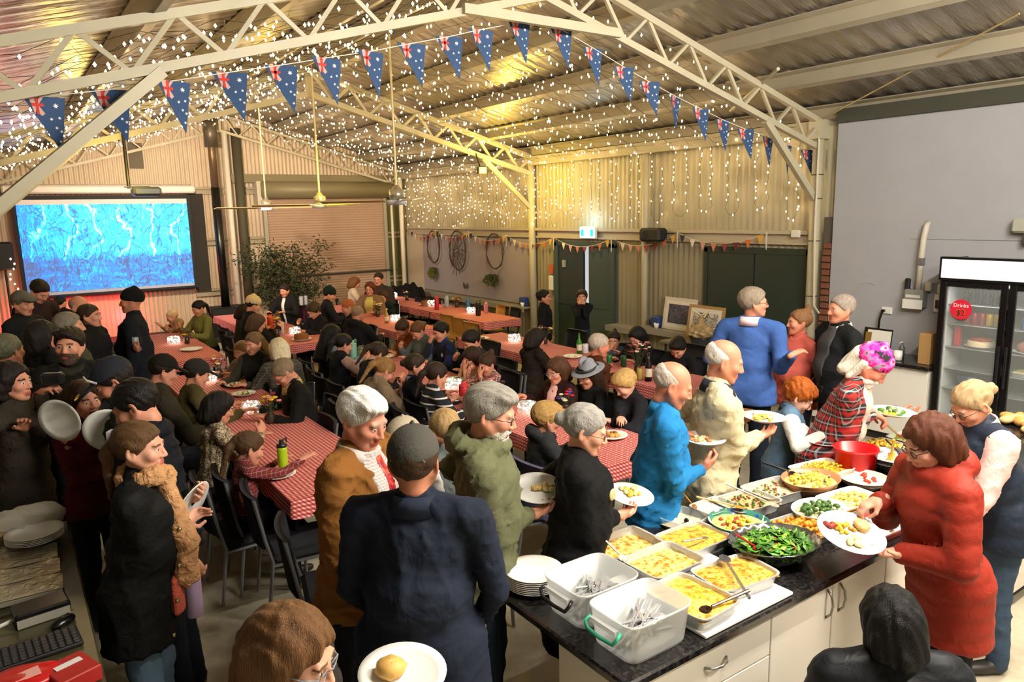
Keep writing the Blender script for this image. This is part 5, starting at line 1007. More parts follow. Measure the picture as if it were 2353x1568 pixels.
for px, py, d, lb in ((70, 968, 4.9, 'second plate held behind the upright grey one'), (250, 985, 4.15, 'plate glimpsed behind the navy jacket man')):
    t = plate(pD(px, py, d), lb, None, .13, None, 'plates held by people'); t.rotation_euler = (IT-UP*.2+IR*.3).to_track_quat('Z', 'Y').to_euler()
# ================================================================== KITCHEN ISLAND
IX0, IX1, IY0, IY1, IZ = 1.62, 6.35, 1.69, 2.6, .9
m, nt, b = nodemat('worktop', .16, 0, .6); co, xyz = objxyz(nt)
n1 = N(nt, 'TexNoise', i_Scale=60.0, i_Detail=4.0); nt.links.new(co, n1.inputs['Vector']); cr = N(nt, 'ValToRGB'); cr.color_ramp.elements[0].position = .45; cr.color_ramp.elements[0].color = lin('#121113'); cr.color_ramp.elements[1].position = .75; cr.color_ramp.elements[1].color = lin('#3a3734')
nt.links.new(n1.outputs[0], cr.inputs[0]); nt.links.new(cr.outputs[0], b.inputs['Base Color']); WORK = m
CABW = M('#d9d2c6', .4); HND = M('#9a958c', .25, .85)
tag(MB().bbox(((IX0+IX1)/2, (IY0+IY1)/2, IZ-.02), (IX1-IX0, IY1-IY0, .04), .008).build('island_worktop', WORK), 'long black speckled worktop of the serving island', 'worktop')
def arc_handle(p, a, parent, L=.13):           # a: direction along the handle; bows outwards to -y
    p, a = V(*p), V(*a); MB().tube([p-a*L/2, p-a*L*.3+V(0, -.024, 0), p+V(0, -.032, 0), p+a*L*.3+V(0, -.024, 0), p+a*L/2], .006, 6).build('handle', HND, parent, smooth=True)
for i, (x0, x1, kd) in enumerate(((1.66, 2.49, 'drawer'), (2.49, 3.4, 'door'), (3.4, 4.3, 'door'), (4.3, 5.2, 'door'), (5.2, 6.3, 'door'))):
    t = thing('base_cabinet', 'white base cabinet with %s, %s from the tub end of the island' % ('three wide drawers' if kd == 'drawer' else 'two doors', ORD[i]), 'cabinet', ((x0+x1)/2, 1.93, 0), 0, 'island cabinets'); w_ = x1-x0
    MB().b2((-w_/2+.001, -.19, .1), (w_/2-.001, .19, .879)).build('carcass', CABW, t); MB().b2((-w_/2+.001, -.15, .0), (w_/2-.001, .18, .1)).build('plinth', M('#2a2826', .6), t)
    if kd == 'drawer':
        for z0, z1 in ((.665, .874), (.385, .66), (.105, .38)):
            d = MB().bbox((0, -.2, (z0+z1)/2), (w_-.006, .018, z1-z0), .003).build('drawer_front', CABW, t); arc_handle((.06, -.21, (z0+z1)/2), (1, 0, 0), d)
    else:
        for sx in (-1, 1):
            d = MB().bbox((sx*w_/4, -.2, .49), (w_/2-.006, .018, .77), .003).build('door', CABW, t); arc_handle((sx*.05, -.21, .76), (0, 0, 1), d, .14)
MB  # ---- island support panel under the overhang
tag(MB().b2((2.2, 2.5, .002), (6.0, 2.53, .878)).build('overhang_panel', M('#c9c2b4', .5)), 'pale panel under the queue side of the island', 'panel')
# ================================================================== BENCH, FRIDGE AND WALL FITTINGS
tag(MB().bbox((7.83, 4.22, .88), (.56, 1.36, .04), .006).build('bench_worktop', WORK), 'black worktop against the grey wall beside the fridge', 'worktop')
t = thing('base_cabinet', 'white base cabinet under the bench beside the fridge', 'cabinet', (7.84, 4.22, 0)); MB().b2((-.22, -.66, .1), (.26, .66, .859)).build('carcass', CABW, t); MB().b2((-.17, -.66, 0), (.26, .66, .1)).build('plinth', M('#2a2826', .6), t)
for sy in (-1, 1):
    d = MB().bbox((-.232, sy*.33, .48), (.018, .65, .75), .003).build('door', M('#e6e3dc', .35), t); p = V(-.245, sy*.06, .74); MB().tube([p-V(0, 0, .07), p+V(-.03, 0, -.03), p+V(-.03, 0, .03), p+V(0, 0, .07)], .006, 6).build('handle', HND, d, smooth=True)
FY0, FY1 = 2.3, 3.52
t = thing('display_fridge', 'tall black two-door display fridge with white header sign', 'fridge', (7.6, 2.91, 0)); BK = M('#0c0c0e', .3)
def fb(nm, lo, hi, mat, par=None, bev=.004): c = [(a+b_)/2 for a, b_ in zip(lo, hi)]; return MB().bbox((c[0]-7.6, c[1]-2.91, c[2]), [abs(b_-a) for a, b_ in zip(lo, hi)], bev).build(nm, mat, par or t)
fb('base', (7.63, FY0, .0), (8.09, FY1, .16), BK); fb('back_panel', (8.06, FY0, .16), (8.09, FY1, 1.78), M('#8f9494', .4)); fb('side_panel', (7.64, FY1-.03, .16), (8.09, FY1, 2.0), BK); fb('side_panel', (7.64, FY0, .16), (8.09, FY0+.03, 2.0), BK)
fb('top_box', (7.64, FY0, 1.78), (8.09, FY1, 1.99), BK); h_ = fb('header_frame', (7.58, FY0-.01, 1.79), (7.66, FY1+.01, 2.02), BK); fb('header_sign', (7.565, FY0+.015, 1.815), (7.582, FY1-.015, 1.998), M('#eeeaea', .4, emit=.35), h_)
fb('inner_liner', (7.7, FY1-.05, .2), (8.05, FY1-.03, 1.78), M('#cfd4d4', .5)); fb('light_tube', (7.66, FY0+.1, 1.74), (7.69, FY1-.1, 1.765), M('#f2f4f4', .4, emit=5))
SHZ = (.42, .7, .9, 1.12, 1.35, 1.55)
for z in SHZ: fb('shelf', (7.69, FY0+.04, z-.008), (8.05, FY1-.05, z), M('#b9bec0', .25, .5))
ym = (FY0+FY1)/2
for y0, y1 in ((ym+.005, FY1), (FY0, ym-.005)):
    d = fb('door', (7.6, y0, .17), (7.635, y0+.06, 1.785), BK); fb('stile', (7.6, y1-.06, .17), (7.635, y1, 1.785), BK, d); fb('rail', (7.6, y0+.06, .17), (7.635, y1-.06, .23), BK, d); fb('rail', (7.6, y0+.06, 1.73), (7.635, y1-.06, 1.785), BK, d)
    fb('pane', (7.614, y0+.06, .23), (7.62, y1-.06, 1.73), M('#e8f0f0', .02, alpha=.1), d)
fb('handle', (7.575, ym+.02, .8), (7.6, ym+.045, 1.2), DKST); fb('handle', (7.575, ym-.045, .8), (7.6, ym-.02, 1.2), DKST)
def on_shelf(nm, lb, cat, y, si, x=7.86, **k): return thing(nm, lb, cat, (x, y, SHZ[si]+.002), 0, k.get('g', 'things in the fridge'))
for k in range(6):
    c = on_shelf('drink_can', '%s drink can on the second fridge shelf, %s from the left' % ('red' if k < 3 else 'yellow', ORD[k]), 'can', 3.33-.068*k, 4, 7.8); MB().lathe([(.028, 0), (.033, .008), (.033, .112), (.027, .12), (0, .118)], n=14).build('body', M('#8c1c24' if k < 3 else '#c9a818', .35, .3), c, smooth=True)
for k in range(5):
    c = on_shelf('drink_can', 'blue drink can behind the other fridge door, %s from the left' % ORD[k], 'can', 2.82-.068*k, 4, 7.8); MB().lathe([(.028, 0), (.033, .008), (.033, .112), (.027, .12), (0, .118)], n=14).build('body', M('#1c5a9c', .35, .3), c, smooth=True)
for k in range(7):
    c = on_shelf('soft_drink_bottle', 'dark soft drink bottle on top fridge shelf, %s from the left' % ORD[k], 'bottle', 3.36-.066*k, 5, 7.8); MB().lathe([(.028, 0), (.03, .09), (.012, .14), (.012, .165)], n=12).build('body', M('#20242a', .15), c, smooth=True); MB().lathe([(.013, .165), (.013, .18), (0, .18)], n=10).build('cap', M('#3a3a3e', .4), c)
c = on_shelf('cheesecake', 'cream-topped cheesecake on a plate inside the fridge', 'cake', 3.2, 3, 7.84); obj('plate', PLT[.14], c); MB().lathe([(.11, .012), (.12, .03), (.115, .07), (0, .08)], n=24, wav=.03, nw=9).build('cake_body', M('#e6d6b0', .6), c, smooth=True); MB().lathe([(.1, .07), (.09, .095), (0, .1)], n=20, wav=.06, nw=7).build('topping', M('#9c3a1a', .5, var=.3, vscale=40), c, smooth=True)
c = on_shelf('carton', 'slim red and white carton leaning in the fridge', 'carton', 3.4, 3, 7.8); MB().bbox((0, 0, .1), (.06, .05, .2), .004).build('body', M('#b81c24', .5), c)
c = on_shelf('mixing_bowl', 'dark blue bowl on the lower fridge shelf', 'bowl', 3.28, 1, 7.82); MB().lathe([(.05, 0), (.085, .06), (.1, .13), (.094, .13), (.06, .02), (0, .02)], n=24).build('bowl', M('#1c3350', .4), c, smooth=True)
c = on_shelf('glass_bowl', 'clear glass bowl behind the dark blue bowl', 'bowl', 3.12, 1, 7.9); MB().lathe([(.05, 0), (.1, .07), (.12, .1), (.114, .1), (.06, .02), (0, .015)], n=24).build('bowl', M('#dfe8e6', .05, alpha=.35), c, smooth=True)
c = on_shelf('glazed_ham', 'pink ham on white dish behind the other fridge door', 'food', 2.78, 3, 7.84); MB().ball((0, 0, .06), (.08, .11, .06), 14, 10).build('ham', M('#b57a6c', .5, var=.15, vscale=20), c, smooth=True); obj('plate', PLT[.14], c)
c = on_shelf('slice_tray', 'tray of pale slice behind the other fridge door', 'food', 2.75, 2, 7.84); loft(MB(), [(.22, .26, 0, 6), (.24, .28, .04, 6)]).build('tray', M('#c9ccc8', .3, .6), c); MB().bbox((0, 0, .03), (.21, .25, .03), .01).build('slice', M('#d8cf9c', .6), c)
# round price sticker on the pane
def text_mesh(body, size, extrude=.0008):
    cu = bpy.data.curves.new('txt', 'FONT'); cu.body = body; cu.size = size; cu.extrude = extrude; cu.align_x = 'CENTER'; cu.align_y = 'CENTER'; cu.resolution_u = 2
    o = bpy.data.objects.new('txt', cu); COL.objects.link(o); dg = bpy.context.evaluated_depsgraph_get(); me = bpy.data.meshes.new_from_object(o.evaluated_get(dg)); bpy.data.objects.remove(o); return me
def put_text(body, size, loc, xdir, zdir, mat, parent, name='lettering'):
    me = text_mesh(body, size); me.materials.clear(); me.materials.append(mat); o = obj(name, me, parent); x = Vector(xdir).normalized(); y = Vector(zdir).normalized(); z = x.cross(y); mt = Matrix((x, y, z)).transposed().to_4x4(); mt.translation = Vector(loc); o.matrix_local = mt; return o
pS = pX(2207, 712, 7.59); st = thing('price_sticker', 'round red sticker on the fridge door reading Drinks $2', 'sticker', (7.598, pS.y, pS.z)); MB().lathe([(.098, -.002), (.098, .002), (0, .002)], n=32, rot=Matrix.Rotation(-math.pi/2, 3, 'Y')).build('disc', M('#d2203c', .4), st)
put_text('Drinks', .052, (-.0035, 0, .04), (0, -1, 0), (0, 0, 1), M('#f2eeee', .5), st); put_text('$2', .085, (-.0035, 0, -.035), (0, -1, 0), (0, 0, 1), M('#3a0c0c', .5), st); put_text('$2', .094, (-.003, 0, -.035), (0, -1, 0), (0, 0, 1), M('#e08a2c', .5), st)
# wall fittings
def wy(px, py): p = pX(px, py, 8.1); return p
p = wy(2108, 690); t = thing('switchboard', 'grey wall switchboard with white label plate and conduit above', 'switchboard', (8.118, p.y, p.z)); MB().bbox((-.06, 0, .02), (.12, .2, .2), .01).build('box', M('#8d8d88', .5), t); MB().box((-.123, 0, -.035), (.006, .21, .1)).build('label_plate', M('#e8e8e6', .5), t); MB().box((-.124, 0, .05), (.006, .15, .03)).build('label_plate', M('#dcdcd8', .5), t)
MB().bbox((-.05, -.13, .16), (.08, .07, .1), .01).build('isolator', M('#a9a294', .5), t); MB().bbox((-.05, .1, .17), (.05, .05, .13), .01).build('torch_clip', M('#17181a', .5), t)
MB().tube([(-.06, -.02, .1), (-.06, -.03, .5), (-.06, -.04, .68), (-.04, -.05, .8), (.0, -.05, .83)], .03, 10).build('conduit', M('#c9c1b4', .5), t, smooth=True); MB().lathe([(.036, .38), (.036, .46)], (-.06, -.03, 0), n=12).build('conduit_clip', STEEL, t)
p = wy(2150, 690); t = thing('wall_switch', 'white wall switch with dark window beside the fridge', 'switch', (8.118, p.y-.05, p.z)); MB().bbox((-.02, 0, -.03), (.04, .13, .2), .01).build('plate', M('#e4e0d8', .4), t); MB().box((-.043, 0, -.04), (.006, .08, .09)).build('window', M('#4a3a22', .3), t); MB().bbox((-.025, .0, .12), (.05, .08, .12), .02).build('dial_box', M('#e8e6e2', .4), t)
p = wy(2037, 714); t = thing('power_outlet', 'white double power outlet with a black plug on grey wall', 'outlet', (8.118, p.y, p.z)); MB().bbox((-.008, 0, 0), (.016, .12, .075), .004).build('plate', M('#eeeae4', .4), t); MB().cyl((-.016, .03, -.005), (-.05, .03, -.005), .018).build('plug', BK, t); MB().tube([(-.05, .03, -.01), (-.06, .05, -.1), (-.05, .06, -.2), (-.06, .07, -.35), (-.05, .05, -.44)], .012, 7).build('cord', BK, t)
p = wy(2345, 530); t = thing('wall_heater', 'small pale box with dark underside high on grey wall', 'box', (8.118, p.y-.15, p.z)); MB().bbox((-.06, 0, .05), (.12, .4, .14), .02).build('cover', M('#a9a89c', .5), t); MB().bbox((-.05, -.05, -.07), (.1, .3, .12), .01).build('vent', M('#3a3c30', .6), t)
p = wy(1868, 531); tag(MB().bbox((8.1, 5.5, 2.2), (.03, .12, .09), .006).build('junction_box', M('#d8d4c8', .5)), 'white junction box on the girt beside the column', 'box')
# paper certificate, cups and bottle on the bench
t = thing('framed_certificate', 'framed white certificate leaning on the bench wall', 'frame', (8.0, 4.33, .902), 0); r = Matrix.Rotation(.15, 3, 'Y'); MB().box((.0, 0, .13), (.015, .32, .26), r).build('frame', BK, t); MB().box((-.01, -.02, .13), (.006, .27, .22), r).build('sheet', M('#e9e6dd', .6), t); MB().box((-.014, .1, .13), (.004, .07, .16), r).build('photo_strip', M('#8a6a2c', .6), t)
for k, y in enumerate((4.28, 4.2, 4.12, 4.03)):
    c = thing('white_mug', 'white mug on the bench, %s from the column side' % ORD[k], 'mug', (7.66+.03*(k % 2), y-.1, .902), 0, 'mugs on the bench'); MB().lathe([(.034, 0), (.042, .004), (.044, .1), (.039, .1), (.036, .012), (0, .01)], n=18).build('cup', WHITE, c, smooth=True); MB().tube([(-.04, 0, .08), (-.07, 0, .07), (-.07, 0, .035), (-.04, 0, .025)], .006, 6).build('handle', WHITE, c)
c = thing('soap_pump', 'small dark pump bottle on the bench by certificate', 'bottle', (7.9, 4.0, .902)); MB().lathe([(.03, 0), (.032, .1), (.012, .125), (.012, .15)], n=14).build('body', M('#4a4f52', .3), c, smooth=True); MB().box((-.015, 0, .158), (.05, .014, .014)).build('pump', M('#d8d8d6', .4), c)
tag(MB().bbox((7.78, 3.66, 1.06), (.2, .12, .32), .004).build('cardboard_box', M('#a8814e', .8)), 'brown cardboard box squeezed beside the fridge', 'box')
# ================================================================== BUFFET
def mound(parent, w_, d_, z, hgt, cols, e=4, seed=0, scale=30, nm='food', dome=.5):
    rs = 22; r = np.random.default_rng(seed); ph = r.uniform(0, 6.3, 8); s = MB()
    def g(a, b_):
        u, v = 2*a-1, 2*b_-1; k = max(abs(u), abs(v)); q = math.hypot(u, v)
        if e == 2: sc = k/q if q > 1e-6 else 1; u, v = u*sc, v*sc
        n = sum(math.sin((7+2.7*j)*u+ph[j])*math.sin((6+2.2*j)*v+ph[j+4]) for j in range(4))/4; rr = min(1, math.hypot(u, v) if e == 2 else max(abs(u), abs(v)))
        return (u*w_/2, v*d_/2, z+hgt*(dome*(1-rr*rr)+.45*n*(1-.6*rr)))
    s.grid(rs, rs, g); m, nt, b = nodemat('food_%s_%d' % (''.join(cols), scale), .5, 0, .4)
    if nt:
        co, xyz = objxyz(nt); n1 = N(nt, 'TexNoise', i_Scale=float(scale), i_Detail=4.0, i_Roughness=.6); nt.links.new(co, n1.inputs['Vector']); cr = N(nt, 'ValToRGB'); el = cr.color_ramp.elements; el[0].position = .36; el[0].color = lin(cols[0]); el[1].position = .66; el[1].color = lin(cols[-1])
        for j, c in enumerate(cols[1:-1]): q = el.new(.36+.3*(j+1)/(len(cols)-1)); q.color = lin(c)
        nt.links.new(n1.outputs[0], cr.inputs[0]); nt.links.new(cr.outputs[0], b.inputs['Base Color']); bp = N(nt, 'Bump', i_Strength=.9, i_Distance=.015); nt.links.new(n1.outputs[0], bp.inputs['Height']); nt.links.new(bp.outputs[0], b.inputs['Normal'])
    return s.build(nm, m, parent, smooth=True)
def bits(parent, w_, d_, z, hgt, col, n, sz, seed, nm='pieces', leaf=False, dome=.6):
    r = random.Random(seed); s = MB()
    for k in range(n):
        a, q = r.uniform(0, 6.28), math.sqrt(r.random())*.93; c = V(q*math.cos(a)*w_/2, q*math.sin(a)*d_/2, z+hgt*(1-q*q)*dome+r.uniform(0, sz*.7))
        if leaf:
            t1 = r.uniform(0, 6.28); d = V(math.cos(t1), math.sin(t1), r.uniform(-.4, .6))*sz; e = V(-math.sin(t1), math.cos(t1), r.uniform(-.5, .5))*sz*.45; up = V(0, 0, sz*.25); s.add([c-d, c-d*.1+e, c+d+up, c-d*.1-e, c+up*.6], [(0, 1, 4), (1, 2, 4), (2, 3, 4), (3, 0, 4)])
        else: s.ball(c, (sz*r.uniform(.6, 1.2), sz*r.uniform(.6, 1.2), sz*.7), 5, 4)
    o = s.build(nm, M(col, .5, var=.18, vscale=40), parent, smooth=not leaf); o['kind'] = 'stuff'; return o
FOILT = M('#d6d6d4', .28, .45, bump=.3, bscale=90)
GB = 'dishes on the serving island'
def foil(x, y, w_, d_, rz, label, cols, hgt=.03, h=.062, scale=30, seed=0, dome=.5, mat=None, z=IZ+.002, fill=.62):
    t = thing('foil_tray' if mat is None else 'serving_dish', label, 'tray' if mat is None else 'dish', (x, y, z), rz, GB); m = mat or FOILT
    s = loft(MB(), [(w_*.86, d_*.84, 0, 7), (w_*.95, d_*.94, h*.97, 7), (w_, d_, h, 7), (w_, d_, h-.004, 7), (w_*.94, d_*.93, h*.96, 7), (w_*.85, d_*.83, .004, 7)], 44); s.build('tray', m, t, smooth=False)
    mound(t, w_*.92, d_*.91, h*fill, hgt, cols, 6, seed, scale, dome=dome); return t
BAKE = ['#a8641c', '#d9ac48', '#e3cf8c', '#c98a2c']
tag(MB().bbox((2.34, 1.99, IZ+.008), (.56, .56, .014), .003).build('serving_board', M('#e9e7e4', .45)), 'white serving board under the potato bakes', 'board')
ZB = IZ+.016
foil(2.31, 2.43, .34, .25, -.03, 'foil tray of half-eaten potato bake with tongs, behind black-handled tub', BAKE, .012, fill=.35, seed=1); foil(2.62, 2.27, .33, .25, 0, 'foil tray of golden potato bake with serving fork, nearest the coat woman', ['#a8641c', '#dca834', '#e0bc58', '#c07a1c'], .015, seed=2, fill=.75)
foil(2.31, 2.17, .33, .25, .02, 'foil tray of creamy potato bake in the middle of the board', BAKE, .018, seed=3, z=ZB, fill=.5); foil(2.47, 1.90, .34, .24, -.12, 'foil tray of browned potato bake with large steel spoon', ['#a05a1c', '#d9a02c', '#e3c268', '#b8721c'], .015, seed=4, z=ZB, fill=.75); foil(2.17, 1.88, .26, .33, .06, 'foil tray of yellow potato bake with slotted spoon', ['#b8741c', '#e0ae24', '#e6cc74', '#d0961c'], .025, seed=5, z=ZB, fill=.7)
def bowl(x, y, r, h, label, mat, cols, hgt, sx=1, sy=1, rz=0, seed=0, wav=0, nw=0, nm='serving_bowl', fill=.65, scale=40):
    t = thing(nm, label, 'bowl', (x, y, IZ+.002), rz, GB); MB().lathe([(r*.55, 0), (r*.6, .004), (r*.85, h*.5), (r*.97, h), (r, h), (r*.98, h-.004), (r*.82, h*.5), (r*.57, .01), (0, .008)], n=48, sx=sx, sy=sy, wav=wav, nw=nw).build('bowl', mat, t, smooth=True)
    if cols: mound(t, r*1.78*sx, r*1.78*sy, h*fill, hgt, cols, 2, seed, scale)
    return t
t = bowl(2.83, 1.96, .215, .1, 'fluted steel oval bowl heaped with green leaf salad', M('#a4a5a7', .1, .95), ['#24480f', '#3f6e18', '#5e8a24'], .03, 1.05, .82, -.3, 8, .025, 26)
bits(t, .36, .27, .07, .05, '#4f8a1c', 170, .026, 4, 'salad_leaves', True); bits(t, .34, .25, .075, .05, '#2f5f14', 90, .028, 5, 'salad_leaves', True); bits(t, .34, .25, .08, .05, '#86b02c', 50, .022, 9, 'salad_leaves', True); bits(t, .34, .26, .075, .04, '#c23a1c', 14, .014, 6, 'tomato_pieces'); bits(t, .34, .26, .075, .04, '#d8b02c', 10, .012, 7, 'corn_pieces')
m, nt, b = nodemat('majolica', .15); co, xyz = objxyz(nt); n1 = N(nt, 'TexVoronoi', i_Scale=14.0); nt.links.new(co, n1.inputs['Vector']); cr = N(nt, 'ValToRGB'); cr.color_ramp.interpolation = 'CONSTANT'; el = cr.color_ramp.elements; el[0].color = lin('#2c4fa0'); el[1].position = .42; el[1].color = lin('#3a7a6a'); q = el.new(.7); q.color = lin('#d8dccf'); nt.links.new(n1.outputs['Distance'], cr.inputs[0]); nt.links.new(cr.outputs[0], b.inputs['Base Color'])
t = bowl(2.93, 2.24, .155, .07, 'blue and green painted ceramic bowl of chopped salad', m, ['#c9b84a', '#e3d68c', '#6a8a2c'], .02, seed=9, rz=.2); bits(t, .2, .2, .045, .03, '#b8382a', 12, .012, 11); bits(t, .2, .2, .045, .03, '#d8c23a', 24, .013, 12)
CLEAR = M('#e6ebea', .08, alpha=.32)
t = foil(2.78, 2.47, .22, .2, .2, 'clear plastic tray with last pale cookies and an olive', ['#d9c49c', '#eadfc0', '#c9ab7c'], .02, .055, seed=13, mat=CLEAR, fill=.3); MB().ball((-.03, -.03, .045), .014, 8, 6).build('olive', M('#17120f', .2), t)
t = foil(3.0, 2.46, .24, .17, .0, 'foil tray of white rice salad', ['#dcd8c8', '#f0ece0', '#d2ccb0'], .02, seed=14, scale=70); t = foil(3.2, 2.4, .34, .24, -.1, 'foil tray of grain salad with an olive-wood spatula', ['#b08a4a', '#d8c088', '#7a6a2c'], .02, seed=15, scale=60); bits(t, .28, .2, .045, .02, '#8a2420', 22, .008, 16); bits(t, .28, .2, .045, .02, '#4a6a1c', 26, .01, 17)
t = foil(3.48, 2.42, .36, .24, -.1, 'foil tray of bean and seed salad with white spoon', ['#d2c08a', '#e8dfc0', '#b09a58'], .02, seed=18, scale=60); bits(t, .3, .2, .045, .02, '#8a2a20', 26, .008, 19); bits(t, .3, .2, .045, .02, '#7a9a3a', 20, .009, 20)
t = bowl(3.7, 2.34, .17, .09, 'brown stoneware pan of scrambled egg salad', M('#b07a58', .3), ['#d9c23c', '#eee0a0', '#e3cf5c'], .03, 1.1, .9, seed=21, scale=45); bits(t, .26, .22, .07, .03, '#e8d050', 60, .013, 22); bits(t, .26, .22, .07, .03, '#2a3a14', 8, .01, 23)
t = foil(3.95, 2.43, .36, .24, -.15, 'white oval dish of golden curried rice', ['#c9921c', '#e3b42c', '#8a5a14'], .04, .07, seed=24, scale=70, mat=M('#d8d6d2', .3)); bits(t, .3, .2, .06, .04, '#e8bb34', 90, .009, 25)
t = bowl(4.02, 2.2, .14, .06, 'shallow pink-rimmed bowl of prawn pasta', M('#e0c4b2', .3), ['#e3cfa8', '#efe4cc', '#d8a88a'], .025, seed=26); bits(t, .18, .18, .04, .02, '#c9341c', 8, .016, 27)
t = bowl(3.38, 2.08, .15, .075, 'white oval casserole of broccoli salad', M('#e9e6df', .3), ['#5a7a3a', '#cfcaa4', '#39581c'], .03, 1.1, .85, seed=28); bits(t, .24, .18, .06, .03, '#3a5e1c', 40, .018, 29, 'broccoli_pieces'); bits(t, .24, .18, .06, .03, '#c9d0a0', 16, .012, 30)
t = foil(3.1, 2.03, .36, .26, -.1, 'clear tray of roast pumpkin and vegetables', ['#d98a1c', '#e8b03c', '#b8501c'], .03, .06, seed=31, mat=CLEAR, scale=40); bits(t, .3, .22, .05, .03, '#e39a24', 50, .016, 32); bits(t, .3, .22, .05, .03, '#b03a1c', 14, .012, 33)
t = foil(3.68, 2.08, .34, .24, -.12, 'white square dish of yellow potato salad', ['#e3c85c', '#efe2b0', '#d9ae3c'], .02, .055, seed=34, mat=M('#ece9e4', .3)); bits(t, .26, .18, .045, .02, '#efd46c', 40, .014, 35)
t = foil(3.5, 1.83, .32, .22, -.05, 'low tray of white rice with a spoon by the red jacket', ['#dcd8cc', '#f1efe8', '#cfc8b4'], .02, .04, seed=36, mat=M('#8f3a34', .4), scale=80)
t = bowl(4.1, 1.95, .15, .05, 'clear platter with bagged green lettuce', CLEAR, ['#dfe0c4', '#b9c48a', '#eeeada'], .03, 1.2, .9, seed=37); bits(t, .26, .2, .03, .04, '#4a6a34', 45, .025, 38, 'lettuce_leaves', True)
t = thing('plastic_bucket', 'bright red plastic bucket standing among the salads', 'bucket', (4.2, 2.36, IZ+.002), 0, GB); MB().lathe([(.105, 0), (.11, .004), (.125, .15), (.132, .152), (.132, .165), (.122, .165), (.105, .01), (0, .01)], n=40).build('body', M('#c80f16', .3), t, smooth=True)
t = bowl(4.42, 2.24, .16, .1, 'steel mixing bowl of boiled eggs with yellow spatula', M('#b0b2b2', .2, .9), ['#dcd8c8', '#efeada', '#c9c4b0'], .02, seed=39); bits(t, .2, .2, .06, .02, '#f0ead8', 9, .026, 40, 'boiled_eggs'); MB().tube([(-.03, 0, .08), (-.07, -.03, .22)], .009, 6).build('spatula_handle', M('#e3bd4c', .4), t); MB().box((-.025, .0, .08), (.05, .02, .08)).build('spatula_blade', M('#e3bd4c', .4), t)
t = foil(4.68, 2.46, .32, .24, -.2, 'white dish of yellow pasta spirals', ['#e0b83c', '#eed47c', '#d09a24'], .035, .055, seed=41, mat=M('#e3e0da', .3)); bits(t, .26, .2, .05, .04, '#e8c24a', 70, .014, 42)
t = foil(5.0, 2.42, .3, .22, -.1, 'foil tray of tomato and cucumber salad', ['#8aa83c', '#dfe0b0', '#c9a04a'], .025, seed=43); bits(t, .24, .18, .05, .02, '#c92a1c', 16, .016, 44); bits(t, .24, .18, .05, .02, '#a8c25a', 24, .014, 45)
t = bowl(4.7, 2.12, .15, .05, 'white dish of stewed vegetables near the vest woman', WHITE, ['#a86a2c', '#6a7a2c', '#d8a84a'], .02, seed=46); t = foil(4.95, 1.98, .32, .24, 0, 'white tray of pale dip and crackers', ['#e6dcc0', '#f2ecdc', '#d9c28c'], .02, .04, seed=47, mat=M('#e9e7e4', .4))
for i, (x, y, n) in enumerate(((5.75, 2.42, 5), (6.1, 2.2, 6), (5.95, 2.0, 3), (6.15, 2.44, 3))):
    for k in range(n):
        a = k*1.3; lf = thing('bread_roll', ('pale' if not k % 2 else 'golden')+' bread roll in the %s at the fridge end of the island' % ('heap nearest the queue', 'largest heap', 'small front heap', 'small back heap')[i], 'bread', (x+.085*math.cos(a)*(k > 0), y+.07*math.sin(a)*(k > 0), IZ+.002+.0*(k)), a, 'bread rolls at the end of the island'); s = SDF(); s.ell((0, 0, .035), (.06, .042, .035), k=.02).noise(.004, 40, k); v, q = s.mesh(.009); obj('crust', npmesh([(v, q, 0)], [M('#d9a45a' if k % 2 else '#e6c486', .6, var=.15, vscale=25)]), lf)
